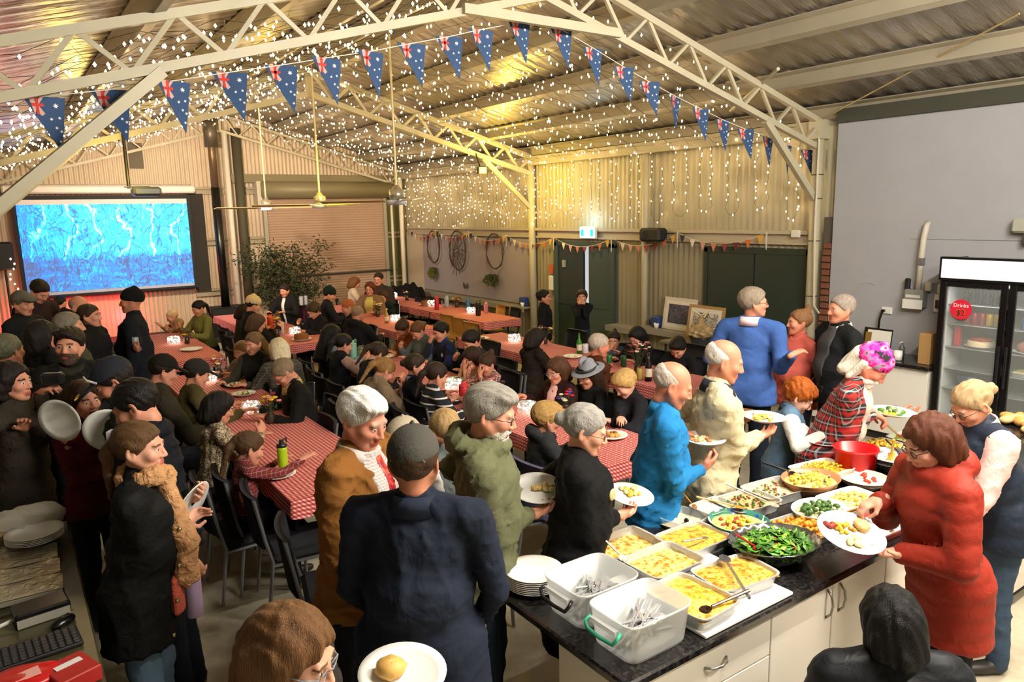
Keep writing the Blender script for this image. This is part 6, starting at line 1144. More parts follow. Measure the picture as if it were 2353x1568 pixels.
# tubs of cutlery
TUB = M('#e2e4e2', .3, alpha=.5, spec=.4)
def cutlery(kind):
    s = MB(); L = .19
    s.tube([(-.095, 0, 0), (-.03, 0, .004), (.03, 0, .002)], [.0055, .0035, .003], 5)
    if kind == 'fork':
        s.box((.045, 0, .003), (.03, .02, .003))
        for k in (-1.5, -.5, .5, 1.5): s.box((.078, k*.0052, .005), (.042, .0026, .002))
    elif kind == 'knife': s.box((.06, 0, .002), (.09, .017, .0022), taper=.6)
    else: s.ball((.06, 0, .003), (.03, .02, .005), 8, 5)
    return s.mesh(M('#d0d0d2', .2, .6), False)
CUT = {k: cutlery(k) for k in ('fork', 'knife', 'spoon')}
def tub(x, y, w_, d_, h, hc, label, kind, n, rz=0):
    t = thing('storage_tub', label, 'tub', (x, y, IZ+.002), rz, 'tubs of cutlery'); s = loft(MB(), [(w_*.86, d_*.86, 0, 6), (w_*.88, d_*.88, .012, 6), (w_*.97, d_*.97, h-.012, 6), (w_, d_, h-.01, 6), (w_, d_, h, 6), (w_*.965, d_*.965, h, 6), (w_*.86, d_*.86, .014, 6), (w_*.4, d_*.4, .008, 6)], 48); s.build('shell', TUB, t, smooth=True)
    MB().box((-w_/2-.012, 0, h-.035), (.022, d_*.52, .02)).build('handle_bracket', TUB, t)
    MB().tube([(-w_/2-.006, d_*.3, h-.03), (-w_/2-.03, d_*.33, h-.045), (-w_/2-.034, d_*.26, h-.07), (-w_/2-.035, 0, h-.075), (-w_/2-.034, -d_*.26, h-.07), (-w_/2-.03, -d_*.33, h-.045), (-w_/2-.006, -d_*.3, h-.03)], .008, 7).build('handle', M(hc, .4), t, smooth=True)
    r = random.Random(n)
    for k in range(n):
        kd = kind if r.random() < .85 else 'spoon'; o = obj(kd, CUT[kd]); a = (.5 if kind == 'fork' else .3)+r.gauss(0, .35); lx, ly = r.uniform(-.035, .045), r.uniform(-.035, .035)
        o.location = Vector((x, y, 0))+Rz(rz) @ Vector((lx, ly, 0))+V(0, 0, IZ+.02+.0017*k+.008); o.rotation_euler = (r.uniform(-.2, .2), r.uniform(-.3, .08), a+rz); tag(o, 'steel %s heaped in the tub with the %s handle' % (kd, 'black' if kind == 'fork' else 'green'), kd, 'cutlery in the %s-handled tub' % ('black' if kind == 'fork' else 'green'))
tub(1.86, 2.15, .335, .275, .155, '#141416', 'clear plastic tub of forks with a black handle', 'fork', 34); tub(1.86, 1.865, .345, .265, .158, '#3fae8c', 'clear plastic tub of knives with a green handle', 'knife', 36)
# stack of plates
for k in range(8):
    o = obj('dinner_plate', PLT[.13]); o.location = (1.775, 2.44, IZ+.002+.0085*k); tag(o, 'white plate in the stack at the corner of the island' if k < 7 else 'top white plate of the stack at the island corner', 'plate', 'stacked plates on the island')
# serving utensils
def utensil(a, b_, label, col, kind='spoon', metal=0, r=.0055):
    a, b_ = V(*a), V(*b_); d = (b_-a); t = thing('serving_%s' % kind, label, kind if kind != 'tongs' else 'tongs', a, 0, 'serving utensils'); m = M(col, .3, metal); L = d.length; u = d.normalized()
    MB().tube([(0, 0, 0), u*L*.78], [r, r*.8], 6).build('handle', m, t); s = MB(); c = u*L*.9; sd = u.cross(UP).normalized() if abs(u.z) < .95 else V(1, 0, 0)
    if kind == 'fork':
        for k in (-1.5, -.5, .5, 1.5): s.tube([u*L*.76, u*L*.82+sd*.006*k, u*L+sd*.006*k], .002, 4)
    else: n_ = sd.cross(u); s.add([c+u*(L*.11*math.cos(q*.7854))+sd*(.026*math.sin(q*.7854)) for q in range(8)]+[c-n_*.008], [(q, (q+1) % 8, 8) for q in range(8)]+[(8, (q+1) % 8, q) for q in range(8)])
    s.build('head', m, t); return t
def U(p1, z1, p2, z2, *a, **k): utensil(pz(*p1, z1), pz(*p2, z2), *a, **k)
U((1722, 1375), .99, (1660, 1275), 1.0, 'large steel spoon lying across browned potato bake', '#a9aaac', metal=.9, r=.007); U((1722, 1357), 1.0, (1610, 1405), .97, 'slotted spoon with dark wooden handle in the yellow bake', '#3a1c14', r=.007); U((1370, 1222), 1.05, (1440, 1290), .97, 'clear plastic tongs in the half-eaten bake', '#d8d8d0', 'tongs'); U((1570, 1245), 1.0, (1625, 1235), .98, 'steel serving fork in the golden bake', '#b9babc', 'fork', .9)
U((1690, 1228), 1.03, (1745, 1262), 1.0, 'red handled tongs in the leaf salad', '#b82a1c', 'tongs'); U((1600, 1142), 1.05, (1710, 1168), .98, 'yellow wooden spatula in the grain salad', '#d9a23c'); U((1668, 1112), 1.05, (1790, 1165), .98, 'long white-handled spoon in bean salad', '#d9c8b8'); U((1558, 1120), 1.06, (1600, 1170), .96, 'thin wooden chopstick in the rice salad', '#b07a34', r=.004)
wr_ = PEOPLE['redpuffer']['W'](1); utensil(wr_+V(.0, 0, -.01), pz(1875, 1200, 1.02), 'long wooden spoon held by the woman in red puffer', '#c98a2c', r=.007); wp = PEOPLE['flannel']['W'](1); utensil(wp+V(0, 0, .0), pz(2075, 1010, .99), 'wooden-handled server held by the flannel shirt man', '#c9a878', r=.008)
U((1752, 1062), 1.02, (1830, 1090), .98, 'black-handled pan server resting on the egg salad', '#141416', r=.009); U((1920, 1215), .96, (1985, 1195), .95, 'dark steel tongs lying between the dishes', '#6a6a6c', 'tongs', .8); U((2010, 1190), .97, (2060, 1215), .95, 'steel spoon in the tray of white rice', '#b9babc', metal=.9); U((2035, 1010), 1.06, (2075, 1050), .99, 'black-handled tongs over the pasta spirals', '#17171a', 'tongs')
for px, py, lb in ((2060, 1085, 'handwritten white card standing behind the egg bowl'), (2085, 1108, 'second white name card beside the red puffer')):
    p = pz(px, py, .96); tag(MB().box((0, 0, .04), (.12, .004, .08), Matrix.Rotation(-.5, 3, 'X')).build('name_card', M('#e9e4dc', .7), None, loc=(p.x, p.y, .915), rotz=.5), lb, 'card')
# ================================================================== FAIRY LIGHTS
BULB = M('#ffe9c0', .4, emit=22, ecol='#ffdda4')
def octa(s, c, r, k=1.5): s.add([c+V(r, 0, 0), c+V(0, r, 0), c+V(-r, 0, 0), c+V(0, -r, 0), c+V(0, 0, r*k), c+V(0, 0, -r*k)], [(0, 1, 4), (1, 2, 4), (2, 3, 4), (3, 0, 4), (1, 0, 5), (2, 1, 5), (3, 2, 5), (0, 3, 5)])
r = random.Random(5); WIRE = M('#1c1a14', .6); t = thing('fairy_light_net', 'net of warm fairy lights strung below the whole roof', 'fairy lights', (XA, 10.8, 4.0))
bul, wir = MB(), MB(); ys = np.arange(5.45, 16.2, .235)
for j, y in enumerate(ys):
    pts = []; ph = r.uniform(0, 6)
    for k in range(37):
        x = .0+8.05*k/36+(j % 2)*.1; x = min(x, 8.1); z = zroof(x)-.2-.06*(1+math.sin(x*2.3+ph))-(.05 if k % 2 else 0); pts.append(V(x-XA, y-10.8+.05*math.sin(3*x+ph), z-4.0))
    wir.tube(pts, .0022, 3, cap=False)
    for p in pts:
        for rep in range(1 if r.random() < .55 else 2):
            if r.random() < .95: octa(bul, p+V(r.uniform(-.1, .1)*rep, r.uniform(-.09, .09), -.015-r.random()*.03), r.uniform(.009, .0125))
for k in range(0, 18): x = .1+7.9*k/17; wir.tube([V(x-XA+(.06 if q % 2 else -.06), ys[0]-10.8+q*.47, zroof(x)-.27-4.0) for q in range(23)], .002, 3, cap=False)
bul.build('bulbs', BULB, t)['kind'] = 'stuff'; wir.build('net_wire', WIRE, t)['kind'] = 'stuff'
# curtain strands on the long wall
for k in range(30):
    y = 16.0-.315*k if k < 21 else 9.7-.46*(k-20); t = thing('fairy_light_strand', 'fairy light strand hanging on long wall, %s' % ('%s from the far corner' % ORD[k] if k < 15 else '%s from the kitchen column' % ORD[29-k]), 'fairy lights', (8.1, y, 3.38), 0, 'fairy light strands on the long wall')
    L = r.uniform(.85, 1.12); w_ = r.uniform(.07, .12); s, wv = MB(), MB(); pts = [V(-.02*math.sin(q), -w_+.015*math.sin(q*2.1+k), -L*q/12) for q in range(12)]+[V(-.02, -w_*.5, -L-.02), V(-.02, w_*.4, -L-.01)]+[V(-.02*math.cos(q), w_+.015*math.sin(q*1.7+k), -L*(11-q)/12) for q in range(12)]
    wv.tube(pts, .0022, 3, cap=False).build('wire', WIRE, t)
    for q in range(1, len(pts), 1):
        if r.random() < (.55 if k < 21 else .72): octa(s, pts[q]+V(-.012, 0, r.uniform(-.03, .03)), r.uniform(.008, .0115))
    s.build('bulbs', BULB, t)['kind'] = 'stuff'
p0 = pY(20, 660, 15.9); t = thing('fairy_light_strand', 'short fairy light strand glinting beside the stage speaker', 'fairy lights', (.12, 15.9, 1.9)); s, wv = MB(), MB(); pts = [V(.05*math.sin(q*1.3), 0, -.09*q) for q in range(10)]; wv.tube(pts, .002, 3).build('wire', WIRE, t)
for q in pts: octa(s, q, .014)
s.build('bulbs', BULB, t)['kind'] = 'stuff'
# ================================================================== BUNTINGS
NAVY = M('#2b4870', .8, var=.1, vscale=20); UJR = M('#c23a34', .8); UJW = M('#c9a39a', .8); STAR = M('#dfe3ea', .7)
px_ = [(60, 226), (100, 222), (252, 206), (398, 186), (527, 166), (645, 150), (750, 133), (852, 118), (945, 100), (1032, 84), (1105, 68), (1193, 52), (1290, 68), (1362, 110), (1433, 154), (1492, 188), (1553, 222), (1610, 250), (1660, 275), (1713, 297), (1765, 315), (1812, 333), (1857, 345), (1885, 345)]
P3 = [pY(x, y, 5.40) for x, y in px_]; t = thing('flag_bunting', 'string of navy flag pennants slung below the nearest truss', 'bunting', P3[11]); B0 = Vector(P3[11])
MB().tube([p-B0 for p in P3], .004, 4).build('cord', M('#d8d4c8', .7), t)
def star(s, c, r_): s.add([c+V(r_*(1 if q % 2 == 0 else .42)*math.sin(q*math.pi/7), 0, r_*(1 if q % 2 == 0 else .42)*math.cos(q*math.pi/7)) for q in range(14)]+[c], [(14, (q+1) % 14, q) for q in range(14)])
wF, hF = .235, .33
mN = MB().prism([(-wF/2, 0, 0), (wF/2, 0, 0), (wF*.32, 0, -hF)], (0, .003, 0)).mesh(NAVY); mW = MB().add([(-.085, -.002, 0), (-.045, -.002, 0), (-.035, -.002, -.05), (.0, -.002, -.1), (-.02, -.002, -.115), (-.045, -.002, -.075), (-.055, -.002, -.11), (-.06, -.002, -.09)], [(7, 6, 5, 4, 3, 2, 1, 0)]).add([(-.02, -.002, 0), (.0, -.002, 0), (-.04, -.002, -.06), (-.05, -.002, -.05)], [(3, 2, 1, 0)]).mesh(UJW)
mR = MB().add([(-.052, -.004, 0), (-.034, -.004, 0), (-.03, -.004, -.105), (-.045, -.004, -.105)], [(3, 2, 1, 0)]).add([(-.075, -.004, -.042), (-.005, -.004, -.042), (-.005, -.004, -.06), (-.068, -.004, -.06)], [(3, 2, 1, 0)]).mesh(UJR)
s = MB(); star(s, V(.06, -.003, -.05), .018)
for c in ((.03, -.13), (.075, -.12), (.055, -.18), (.08, -.2), (.07, -.26)): star(s, V(c[0], -.003, c[1]), .011)
mS = s.mesh(STAR)
for i, p in enumerate(P3[1:-1]):
    a = random.Random(i).uniform(-.35, .35); f = obj('flag', mN, t, Vector(p)-B0); f.rotation_euler = (random.Random(i).uniform(-.1, .1), 0, a)
    for nm, me in (('white_cross', mW), ('red_cross', mR), ('stars', mS)): o = obj(nm, me, f); o['kind'] = 'stuff'
AN = [(943, 530), (1001, 528), (1077, 532), (1163, 540), (1272, 546), (1405, 548), (1557, 535), (1762, 535)]
t = thing('pennant_bunting', 'string of small earth-toned pennants swagged along long wall', 'bunting', (8.06, 11, 2.1)); B0 = V(8.06, 11, 2.1); cord = []; PC = ['#2a2c36', '#d8cfc2', '#c9998c', '#c27a5a', '#8c3a34', '#6e2028', '#c9683c', '#d8a038']
for (xa, ya), (xb, yb) in zip(AN[:-1], AN[1:]):
    A_, C_ = pX(xa, ya, 8.06), pX(xb, yb, 8.06); n = 8
    for k in range(n+1):
        q = k/n; c = A_.lerp(C_, q)-V(0, 0, .15*4*q*(1-q)); cord.append(c-B0)
        if 0 < k <= n and k != 0:
            f = MB().prism([(-.003, .05, 0), (-.003, -.05, 0), (-.006, 0, -.115)], (.005, 0, 0)).build('pennant', M(PC[k-1], .85), t, loc=A_.lerp(C_, (k-.5)/n)-V(0, 0, .15*4*((k-.5)/n)*(1-(k-.5)/n))-B0)
    MB().prism([(-.006, .012, 0), (-.006, -.012, 0), (-.006, -.008, -.22), (-.006, .006, -.2)], (.004, 0, 0)).build('ribbon_tail', M('#d0c9bc', .85), t, loc=C_-B0)
MB().tube(cord, .004, 4).build('cord', M('#cfc7b8', .8), t)
# ================================================================== FANS AND BATTENS
for i, (y, lb) in enumerate(((8.22, 'nearest'), (10.83, 'middle'), (13.53, 'farthest'))):
    t = thing('ceiling_fan', '%s of three white ceiling fans on long rods along the ridge' % lb, 'ceiling fan', (XA, y, 2.74), .3+i*.5, 'ceiling fans'); CRM = M('#c9b98c', .4, .2); zc = zroof(XA)-2.74-.03
    MB().cyl((0, 0, .1), (0, 0, zc), .014).build('rod', CRM, t); MB().lathe([(.03, .15), (.06, .1), (.09, .09), (.09, -.02), (.05, -.03)], n=24).build('motor', M('#b9b09c', .25, .7), t, smooth=True); MB().lathe([(.115, -.03), (.12, -.04), (.12, -.075), (.1, -.085), (0, -.085)], n=24).build('switch_cup', M('#c9ccd8', .4), t, smooth=True); MB().lathe([(.05, zc-.05), (.06, zc)], n=16).build('canopy', CRM, t)
    for k in range(3):
        a = k*2.094; rr = Rz(a) @ Matrix.Rotation(.2, 3, 'X'); MB().box(Rz(a) @ V(.56, 0, -.035), (.82, .12, .008), rr).build('blade', CRM, t); MB().box(Rz(a) @ V(.14, 0, -.03), (.12, .035, .01), Rz(a)).build('blade_arm', M('#b9b09c', .3, .6), t)
for i, (c, L, st_) in enumerate(BATTENS):
    t = thing('batten_light', 'white fluorescent batten over the kitchen, %s from the camera' % ORD[i], 'ceiling light', c, 0, 'kitchen battens'); MB().bbox((0, 0, 0), (L+.1, .14, .06), .01).build('housing', M('#e8e6e2', .4), t); MB().cyl((-L/2, 0, -.055), (L/2, 0, -.055), .019, n=10).build('tube', M('#fffaf0', .4, emit=st_, ecol='#fff6e6'), t)
    for sx in (-.5, .5): MB().cyl((sx*L, 0, .03), (sx*L, 0, zroof(c[0]+sx*L)-c[2]-.05), .006, n=6).build('hanger', STEEL, t)
t = thing('added_flood_light', 'small added yellow flood light clamped under the middle truss', 'flood light', (6.9, 10.8, 3.2)); MB().bbox((0, 0, .05), (.16, .08, .12), .01).build('housing', M('#3a3a34', .5), t); MB().box((0, -.045, .05), (.13, .01, .09)).build('lens', M('#ffd24a', .3, emit=4), t); MB().cyl((0, .05, .11), (0, .18, .36), .012).build('clamp', DKST, t)  # fixture made up to go with the added yellow truss lamps
# ================================================================== WREATH WALL, LEDGES
TW = M('#4a3b30', .9)
def loop(y, z, ry, rz_, nm, lb, extra=False):
    t = thing(nm, lb, 'wreath', (8.09, y, z), 0, 'twig hoops on the wreath wall'); rr = random.Random(int(y*10))
    for k in range(3): MB().tube([(-.012*k+.01*math.sin(q*1.1+k), (ry+.012*rr.uniform(-1, 1))*math.cos(q*math.pi/14), (rz_+.012*rr.uniform(-1, 1))*math.sin(q*math.pi/14)) for q in range(28)], .009, 5, closed=True).build('twig_ring', TW, t)
    return t
loop(14.77, 1.79, .28, .36, 'twig_hoop', 'twig hoop with orange flowers, farthest on the wreath wall'); t = loop(13.7, 1.74, .34, .42, 'branch_wreath', 'pointed wreath of bare branches in the middle of wall'); loop(12.25, 1.77, .3, .35, 'twig_hoop', 'large plain twig hoop closest on the wreath wall')
for k in range(14):
    a = k*.45; MB().tube([(-.02, .25*math.cos(a), -.1+.3*math.sin(a)), (-.05, .1*math.cos(a+1), .05*math.sin(a)), (-.03, .3*math.cos(a+2.2), .45*math.sin(a+2.0)-.1)], .006, 4).build('branch', TW, t)
def hangplant(y, z, lb, sy, col):
    t = thing('hanging_plant', lb, 'plant', (8.1, y, z), 0, 'plants on the wreath wall'); rr = random.Random(int(y*7)); s = MB()
    for k in range(150):
        a, q = rr.uniform(0, 6.28), math.sqrt(rr.random()); c = V(-.05-.05*rr.random(), sy*q*math.cos(a), .12*q*math.sin(a)); d = V(rr.uniform(-.3, .0), rr.uniform(-1, 1), rr.uniform(-1.3, .4))*.055; e = V(0, d.z, -d.y)*.3; s.add([c-d*.2, c+d*.5+e, c+d*1.4, c+d*.5-e], [(0, 1, 2, 3)])
    s.build('foliage', M(col, .7, var=.3, vscale=8), t)['kind'] = 'stuff'; MB().box((-.02, 0, .03), (.05, sy*1.2, .14)).build('holder', M('#3a2c1c', .8), t)
hangplant(14.8, 1.22, 'small yellow-green wall plant below the farthest hoop', .17, '#5c6420'); hangplant(12.32, 1.2, 'wider dark green wall plant below the closest hoop', .25, '#3a4a20')
t = thing('butterfly_ornament', 'small dark butterfly ornament on the wreath wall', 'ornament', (8.15, 13.52, .98))
for sy in (-1, 1): MB().prism([(0, 0, 0), (-.01, sy*.1, .08), (-.01, sy*.09, -.02), (-.005, sy*.05, -.07)], (.004, 0, 0)).build('wing', M('#4a4248', .7), t)
def picture(y, lb, w_, h_, fr, img):
    t = thing('framed_picture', lb, 'picture', (8.05, y, .765), 0, 'pictures propped on the ledge'); R_ = Matrix.Rotation(.16, 3, 'Y')
    fbx = lambda nm, yy, zz, wy_, wz, x, mat: MB().box(R_ @ V(x, yy, zz), (.02, wy_, wz), R_).build(nm, mat, t)
    fbx('frame', -w_/2+.02, h_/2, .04, h_, 0, fr); fbx('frame', w_/2-.02, h_/2, .04, h_, 0, fr); fbx('frame', 0, .02, w_-.08, .04, 0, fr); fbx('frame', 0, h_-.02, w_-.08, .04, 0, fr); fbx('mount', 0, h_/2, w_-.08, h_-.08, .004, M('#d9d2c8', .6)); fbx('print', 0, h_/2, w_-.2, h_-.2, -.004, img)
picture(7.36, 'framed dark aerial print propped on the ledge', .62, .48, M('#c9c0b2', .4), blotch('aerial', ['#3a3c48', '#4a4a58', '#5c5560', '#34343e'], 14, .3)); 
t = thing('side_trestle', 'narrow raffle table below the dark green doors', 'table', (7.55, 6.55, 0)); MB().box((0, 0, .74), (.5, .9, .03)).build('tabletop', M('#7a6a58', .6), t)
for sx in (-1, 1):
    for sy in (-1, 1): MB().cyl((sx*.2, sy*.38, .012), (sx*.2, sy*.38, .725), .014, n=8).build('leg', DKST, t)
picture(6.62, 'second framed print in a timber frame behind the gift basket', .62, .46, M('#a8824e', .4), blotch('print2', ['#8a8478', '#b0a99c', '#5c5650', '#c9c4ba'], 10, .3)); bpy.data.objects['framed_picture.001'].location.x = 7.75
t = thing('gift_basket', 'cellophane-wrapped gift basket beside the pictures', 'gift basket', (7.5, 6.45, .757)); MB().lathe([(.12, 0), (.15, .1), (.155, .1)], n=20).build('basket', M('#2c2a2c', .6), t); s = SDF(); s.ell((0, 0, .16), (.16, .16, .12), k=.05).cap((0, 0, .25), (0, 0, .36), .06, .03, k=.06).noise(.02, 40, 3); v, q = s.mesh(.018); obj('wrapping', npmesh([(v, q, 0)], [M('#b09468', .15, alpha=.75, var=.3, vscale=20)]), t); MB().tube([(0, -.05, .36), (.05, -.1, .45), (0, 0, .38), (-.05, .1, .46), (0, .05, .36)], .012, 5).build('bow', M('#d8c8a0', .4), t)
for y, lb in ((7.78, 'blue tissue box and white cup on ledge by pictures'), (11.25, 'blue tissue box and white cup on ledge by the wall column')):
    t = thing('tissue_box', lb, 'box', (8.06, y, .762)); MB().bbox((0, 0, .09), (.12, .16, .16), .01).build('box', M('#2a3f7a', .5), t); MB().lathe([(.03, 0), (.04, .08), (.036, .08), (.028, .01), (0, .01)], (-.08, -.06, 0), n=14).build('cup', WHITE, t, smooth=True)
# exit sign
p = pX(1352, 535, 8.1); t = thing('exit_sign', 'glowing blue-white running-man exit sign above the ajar doors', 'exit sign', (8.1, p.y, p.z)); MB().bbox((0, 0, 0), (.05, .4, .2), .01).build('case', M('#e6f4f8', .4), t); MB().box((-.027, 0, 0), (.006, .37, .17)).build('face', M('#bff0ff', .3, emit=3.2), t)
for sy in (-1, 1): MB().box((-.032, sy*.12, .0), (.004, .07, .11)).build('pictogram', M('#18b0c8', .3, emit=1.0), t)
MB().ball((-.032, -.0, .05), (.003, .016, .016), 8, 6).build('pictogram', M('#ffffff', .3, emit=3), t)
lamp('exit_sign_lamp', 'POINT', (7.95, p.y, p.z+.2), 4, (.35, .75, 1), .05)
t = thing('wall_speaker', 'black loudspeaker fixed on the girt between door pairs', 'speaker', (8.02, 7.85, 2.16)); MB().bbox((0, 0, 0), (.2, .42, .2), .03).build('cabinet', M('#0f0f10', .6), t); MB().lathe([(.07, 0), (.05, .01), (0, .005)], (-.1, .08, 0), n=16, rot=Matrix.Rotation(-math.pi/2, 3, 'Y')).build('cone', M('#1c1c1e', .8), t); MB().box((.12, 0, 0), (.06, .06, .08)).build('bracket', DKST, t)
t = thing('stage_speaker', 'black loudspeaker on a stand left of projector screen', 'speaker', (.02, 16.05, 0)); MB().bbox((0, 0, 1.95), (.32, .3, .5), .03).build('cabinet', M('#0f0f10', .6), t); MB().cyl((0, 0, .24), (0, 0, 1.71), .02).build('pole', DKST, t)
for k in range(3): MB().tube([(0, 0, .6), (.22*math.cos(k*2.1+1.57), .22*math.sin(k*2.1+1.57), .25)], .012, 6).build('leg', DKST, t)
p = pX(1268, 640, 8.1); t = thing('phone_box', 'white wall box under a red hanging tag by the door frame', 'box', (8.17, 10.5, 1.3)); MB().bbox((-.02, 0, -.05), (.06, .12, .26), .01).build('box', M('#d9d6cc', .5), t); MB().box((-.02, .0, .2), (.012, .1, .16)).build('tag', M('#c4502c', .6), t)
# ================================================================== BIG PLANT
pp = V(4.75, 15.2, 0); t = thing('potted_tree', 'tall feathery potted tree in front of the roller door', 'plant', pp); MB().lathe([(.16, 0), (.2, .02), (.24, .34), (.25, .36), (.22, .36), (.2, .3), (0, .3)], n=24).build('pot', M('#3a342c', .7), t, smooth=True); rr = random.Random(3); s = MB(); tips = []
for k in range(26):
    a = rr.uniform(0, 6.28); R1 = rr.uniform(.3, .95); tip = V(R1*math.cos(a), R1*math.sin(a)*.6, rr.uniform(1.0, 2.0)); mid = V(tip.x*.35, tip.y*.35, tip.z*.65); s.tube([(0, 0, .3), mid, tip], [.014, .009, .004], 5); tips += [mid.lerp(tip, q) for q in (.2, .5, .8, 1.0)]
s.build('stems', M('#3c2e20', .9), t); s = MB()
for tp in tips:
    for k in range(30):
        c = tp+V(rr.gauss(0, .1), rr.gauss(0, .09), rr.gauss(0, .08)); d = V(rr.uniform(-1, 1), rr.uniform(-1, 1), rr.uniform(-1.2, .5)).normalized()*.11; e = d.orthogonal().normalized()*.017; s.add([c, c+d*.5+e, c+d, c+d*.5-e], [(0, 1, 2, 3)])
s.build('foliage', M('#2c3518', .75, var=.35, vscale=5), t)['kind'] = 'stuff'
# ================================================================== LEFT BENCH WITH CLUTTER
m = M('#4a4630', .18, .15, var=.15, vscale=6); t = thing('side_bench', 'glossy olive side bench crowded with packets and keyboard', 'bench', (-.4, 3.3, 0)); MB().bbox((0, 0, .88), (1.06, 2.6, .04), .008).build('benchtop', m, t); MB().b2((-.5, -1.25, .0), (.46, 1.25, .86)).build('carcass', M('#2c2a24', .6), t)
for i, (y0, y1) in enumerate(((4.22, 4.42), (4.02, 4.2), (3.84, 4.0), (3.66, 3.82))):
    t = thing('foil_packet', 'flat clear-wrapped packet on side bench, %s from far end' % ORD[i], 'packet', (-.2, (y0+y1)/2, .902), -.04, 'wrapped packets on the side bench'); MB().bbox((0, 0, .018), (.5, y1-y0, .032), .008).build('tray', M('#8f8878', .4), t); s = MB(); s.grid(16, 8, lambda a, b_: ((a-.5)*.51, (b_-.5)*(y1-y0+.01), .037+.004*math.sin(17*a+i)*math.sin(11*b_))); s.build('wrapping', M('#b9b29c', .12, .5, bump=.5, bscale=30), t, smooth=True)
t = thing('power_board', 'black power board with white cable on the side bench', 'power board', (-.04, 3.5, .902), .12); MB().bbox((0, 0, .03), (.2, .13, .06), .008).build('case', M('#121214', .25), t); MB().box((0, -.067, .02), (.19, .006, .035)).build('face_strip', M('#9c988c', .5), t); MB().tube([(-.1, -.02, .03), (-.18, -.03, .02), (-.3, .02, .012), (-.45, .05, .012)], .008, 6).build('cable', M('#d4d2cc', .5), t)
t = thing('computer_mouse', 'black mouse beside the keyboard on side bench', 'mouse', (.03, 3.36, .902), -.9); s = SDF(); s.ell((0, 0, .012), (.03, .055, .026), k=.01); s.cut((0, 0, -1), -.001, .003); v, q = s.mesh(.006); obj('shell', npmesh([(v, q, 0)], [M('#0c0c0e', .2)]), t); MB().box((0, .02, .036), (.005, .02, .006)).build('wheel', DKST, t)
t = thing('keyboard', 'black computer keyboard near the camera on side bench', 'keyboard', (-.13, 3.2, .902), .08); MB().bbox((0, 0, .009), (.42, .16, .016), .004).build('base', M('#17171a', .5), t); km = MB().bbox((0, 0, 0), (.021, .021, .008), .003).mesh(M('#242428', .45))
for a in range(16):
    for b_ in range(6): obj('key', km, t, (-.19+.0253*a, -.062+.025*b_, .02))
def packet(x, y, z, w_, d_, h, rz, lb, col, nm='red_packet'):
    t = thing(nm, lb, 'packet', (x, y, z), rz, 'red packets on the side bench'); s = SDF(); s.ell((0, 0, h/2), (w_/2, d_/2, h/2), k=.02).cap((-w_*.35, 0, h*.4), (w_*.35, 0, h*.4), h*.35, k=.03).noise(.004, 60, 5); v, q = s.mesh(.012); obj('bag', npmesh([(v, q, 0)], [M(col, .25, var=.2, vscale=14)]), t); MB().box((0, -.02, h*.93), (w_*.5, d_*.3, .004)).build('pale_band', M('#e2a49a', .5), t); return t
packet(-.14, 2.93, .902, .3, .2, .08, .15, 'large crinkled red packet at the bottom left', '#b81c1c'); packet(-.3, 2.78, .902, .3, .2, .09, .3, 'second crinkled red packet behind the first', '#b02018')
t = thing('red_box', 'flat red box with white sticker on the side bench', 'box', (.03, 2.9, .902), .35); MB().bbox((0, 0, .03), (.14, .16, .06), .004).build('box', M('#a81c1a', .5), t); MB().box((.0, .02, .062), (.09, .03, .002)).build('sticker', M('#e2dedc', .6), t)
t = thing('folded_towels', 'pile of crumpled white and fawn towels on the side bench', 'towels', (-.12, 4.46, .902)); s = SDF(); s.ell((0, 0, .07), (.22, .09, .07), k=.05).ell((.1, .02, .11), (.14, .08, .06), k=.05).noise(.012, 45, 6); v, q = s.mesh(.014); obj('towel', npmesh([(v, q, 0)], [cloth('#b9b4a4', .5)]), t); s = SDF(); s.ell((-.12, -.05, .05), (.16, .08, .05), k=.04).noise(.01, 50, 9); v, q = s.mesh(.014); obj('fawn_cloth', npmesh([(v, q, 0)], [cloth('#9c8454', .5)]), t)
for k in range(5): o = obj('dinner_plate', PLT[.13]); o.location = (-.03, 4.28+.0, .944+.008*k); tag(o, 'white plate in the stack beside the scarfed woman', 'plate', 'plates on the side bench')
# ================================================================== DETAILS WORN OR HELD BY PEOPLE
def on_person(key, nm, sdf, mat, h=.01):
    v, q = sdf.mesh(h); return obj(nm, npmesh([(v, q, 0)], [mat]), PEOPLE[key]['o'])
i = PEOPLE['scarf']; n_, T = i['neck'], i['T']; s = SDF()
for k in range(14): a = k*.4488; b2 = a+.4488; s.cap(n_+V(.085*math.cos(a), .085*math.sin(a)+.015, .0+.02*math.sin(2*a)), n_+V(.085*math.cos(b2), .085*math.sin(b2)+.015, .02*math.sin(2*b2)), .036, k=.02)
s.cap(n_+V(.03, .1, -.02), T(.015, .115, .16), .042, .05, k=.03).cap(T(.015, .115, .16), T(.0, .12, .05), .05, .055, k=.03).noise(.006, 70, 2); on_person('scarf', 'scarf', s, cloth('#c89668', .7, 40), .009)
s = MB()
for a, b_, c in ((.045, .125, .2), (.05, .13, .1), (.05, .13, .0), (.05, .125, -.1), (-.05, .125, .15)): s.ball(T(a, b_-.02, c), .011, 8, 6)
s.build('press_studs', M('#b9a878', .25, .8), i['o'], smooth=True); p = T(.012, .1, .0); MB().bbox((p.x, p.y, p.z), (.09, .05, .2), .02).build('coral_shirt', cloth('#c8604c', .5, 60), i['o'])
MB().box(i['hc']+i['RH'] @ V(0, -.12, .05), (.05, .02, .06), i['RH']).build('hair_ribbon', M('#cfc8d8', .6), i['o'])
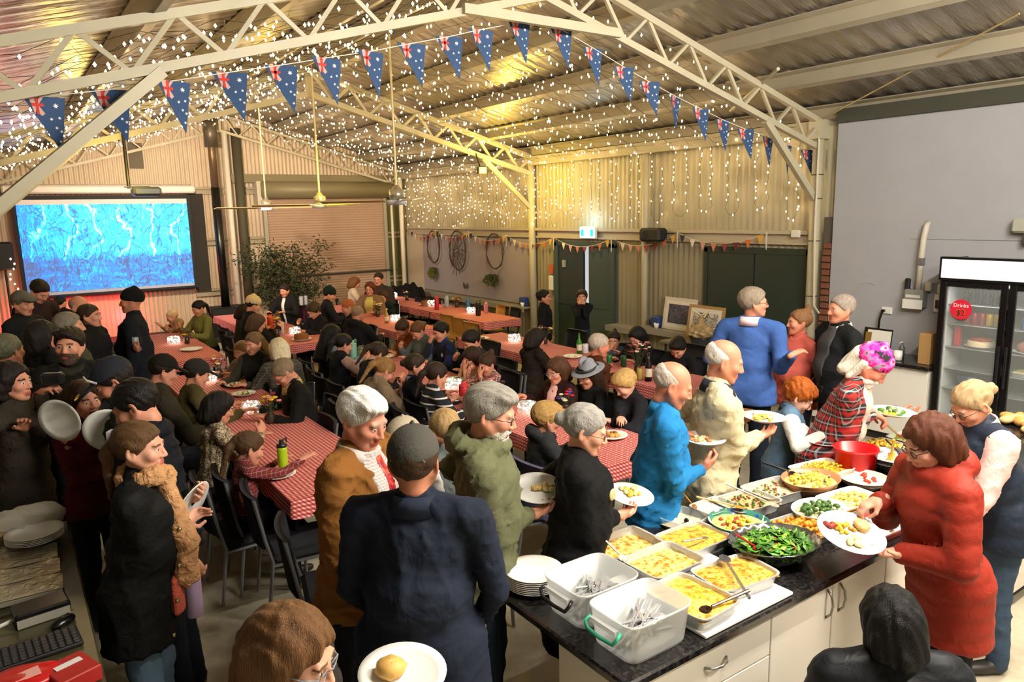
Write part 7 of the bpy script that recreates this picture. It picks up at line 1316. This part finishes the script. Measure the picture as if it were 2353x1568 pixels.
i = PEOPLE['blackcoat']; p = i['T'](-.035, .098, .225); p = i['T'](.04, .094, .23); MB().lathe([(.026, -.004), (.03, 0), (.024, .006), (.012, .008), (0, .007)], p, n=20, rot=Matrix.Rotation(-math.pi/2, 3, 'X') @ Matrix.Rotation(.5, 3, 'Y')).build('brooch', M('#cfc48c', .35, .3), i['o'], smooth=True)
i = PEOPLE['jersey']
for a, c in ((-.1, .25), (-.05, .1)): s = MB(); star(s, V(0, 0, 0), .035); o = s.build('star_patch', STAR, i['o'], loc=i['T'](a, .085, c))
i = PEOPLE['navycap']; RHm = i['RH'].to_4x4(); 
s = MB(); s.tube([(.06*math.cos(q*.2618), -.122+.03*(1-math.sin(q*.2618)), .02+.04*math.sin(q*.2618)) for q in range(13)], .004, 5); o = s.build('cap_strap_arch', M('#8a8568', .7), i['o']); o.matrix_local = Matrix.Translation(i['hc']) @ (i['RH'] @ (Matrix.Identity(3)*i['HS'])).to_4x4()
i = PEOPLE['yellowcap']; s = MB(); s.box((0, .2, .052), (.1, .02, .006)); o = s.build('cap_badge', M('#d8a428', .6), i['o']); o.matrix_local = Matrix.Translation(i['hc']) @ i['RH'].to_4x4(); s = MB(); s.tube([(-.085, .06, .06), (-.06, .09, .1), (.0, .1, .12)], .006, 5); o = s.build('cap_piping', M('#dcd8d0', .6), i['o']); o.matrix_local = Matrix.Translation(i['hc']) @ i['RH'].to_4x4()
i = PEOPLE['bluesweater']; p = i['T'](.03, -.085, -.03); MB().box((p.x, p.y-.01, .52*i['h']-.13), (.09, .012, .035)).build('belt_patch', M('#a8743c', .6), i['o'])
pc = PEOPLE['camera']['W'](1)+UP*.09+IR*.09; t = thing('compact_camera', 'black compact camera held up by the woman in cardigan', 'camera', pc, YAW*-1); MB().bbox((0, 0, 0), (.13, .05, .075), .012).build('body', M('#121214', .35), t); MB().cyl((0, .02, 0), (0, .08, 0), .028, n=18).build('lens', M('#0a0a0c', .15), t)

mb = [o for o in bpy.data.objects if str(o.get('label', '')).startswith('mint bottle')][0]; put_text('YETI', .032, IT*.0415+V(0, 0, .12), IR, UP, M('#e8eceb', .5), mb)
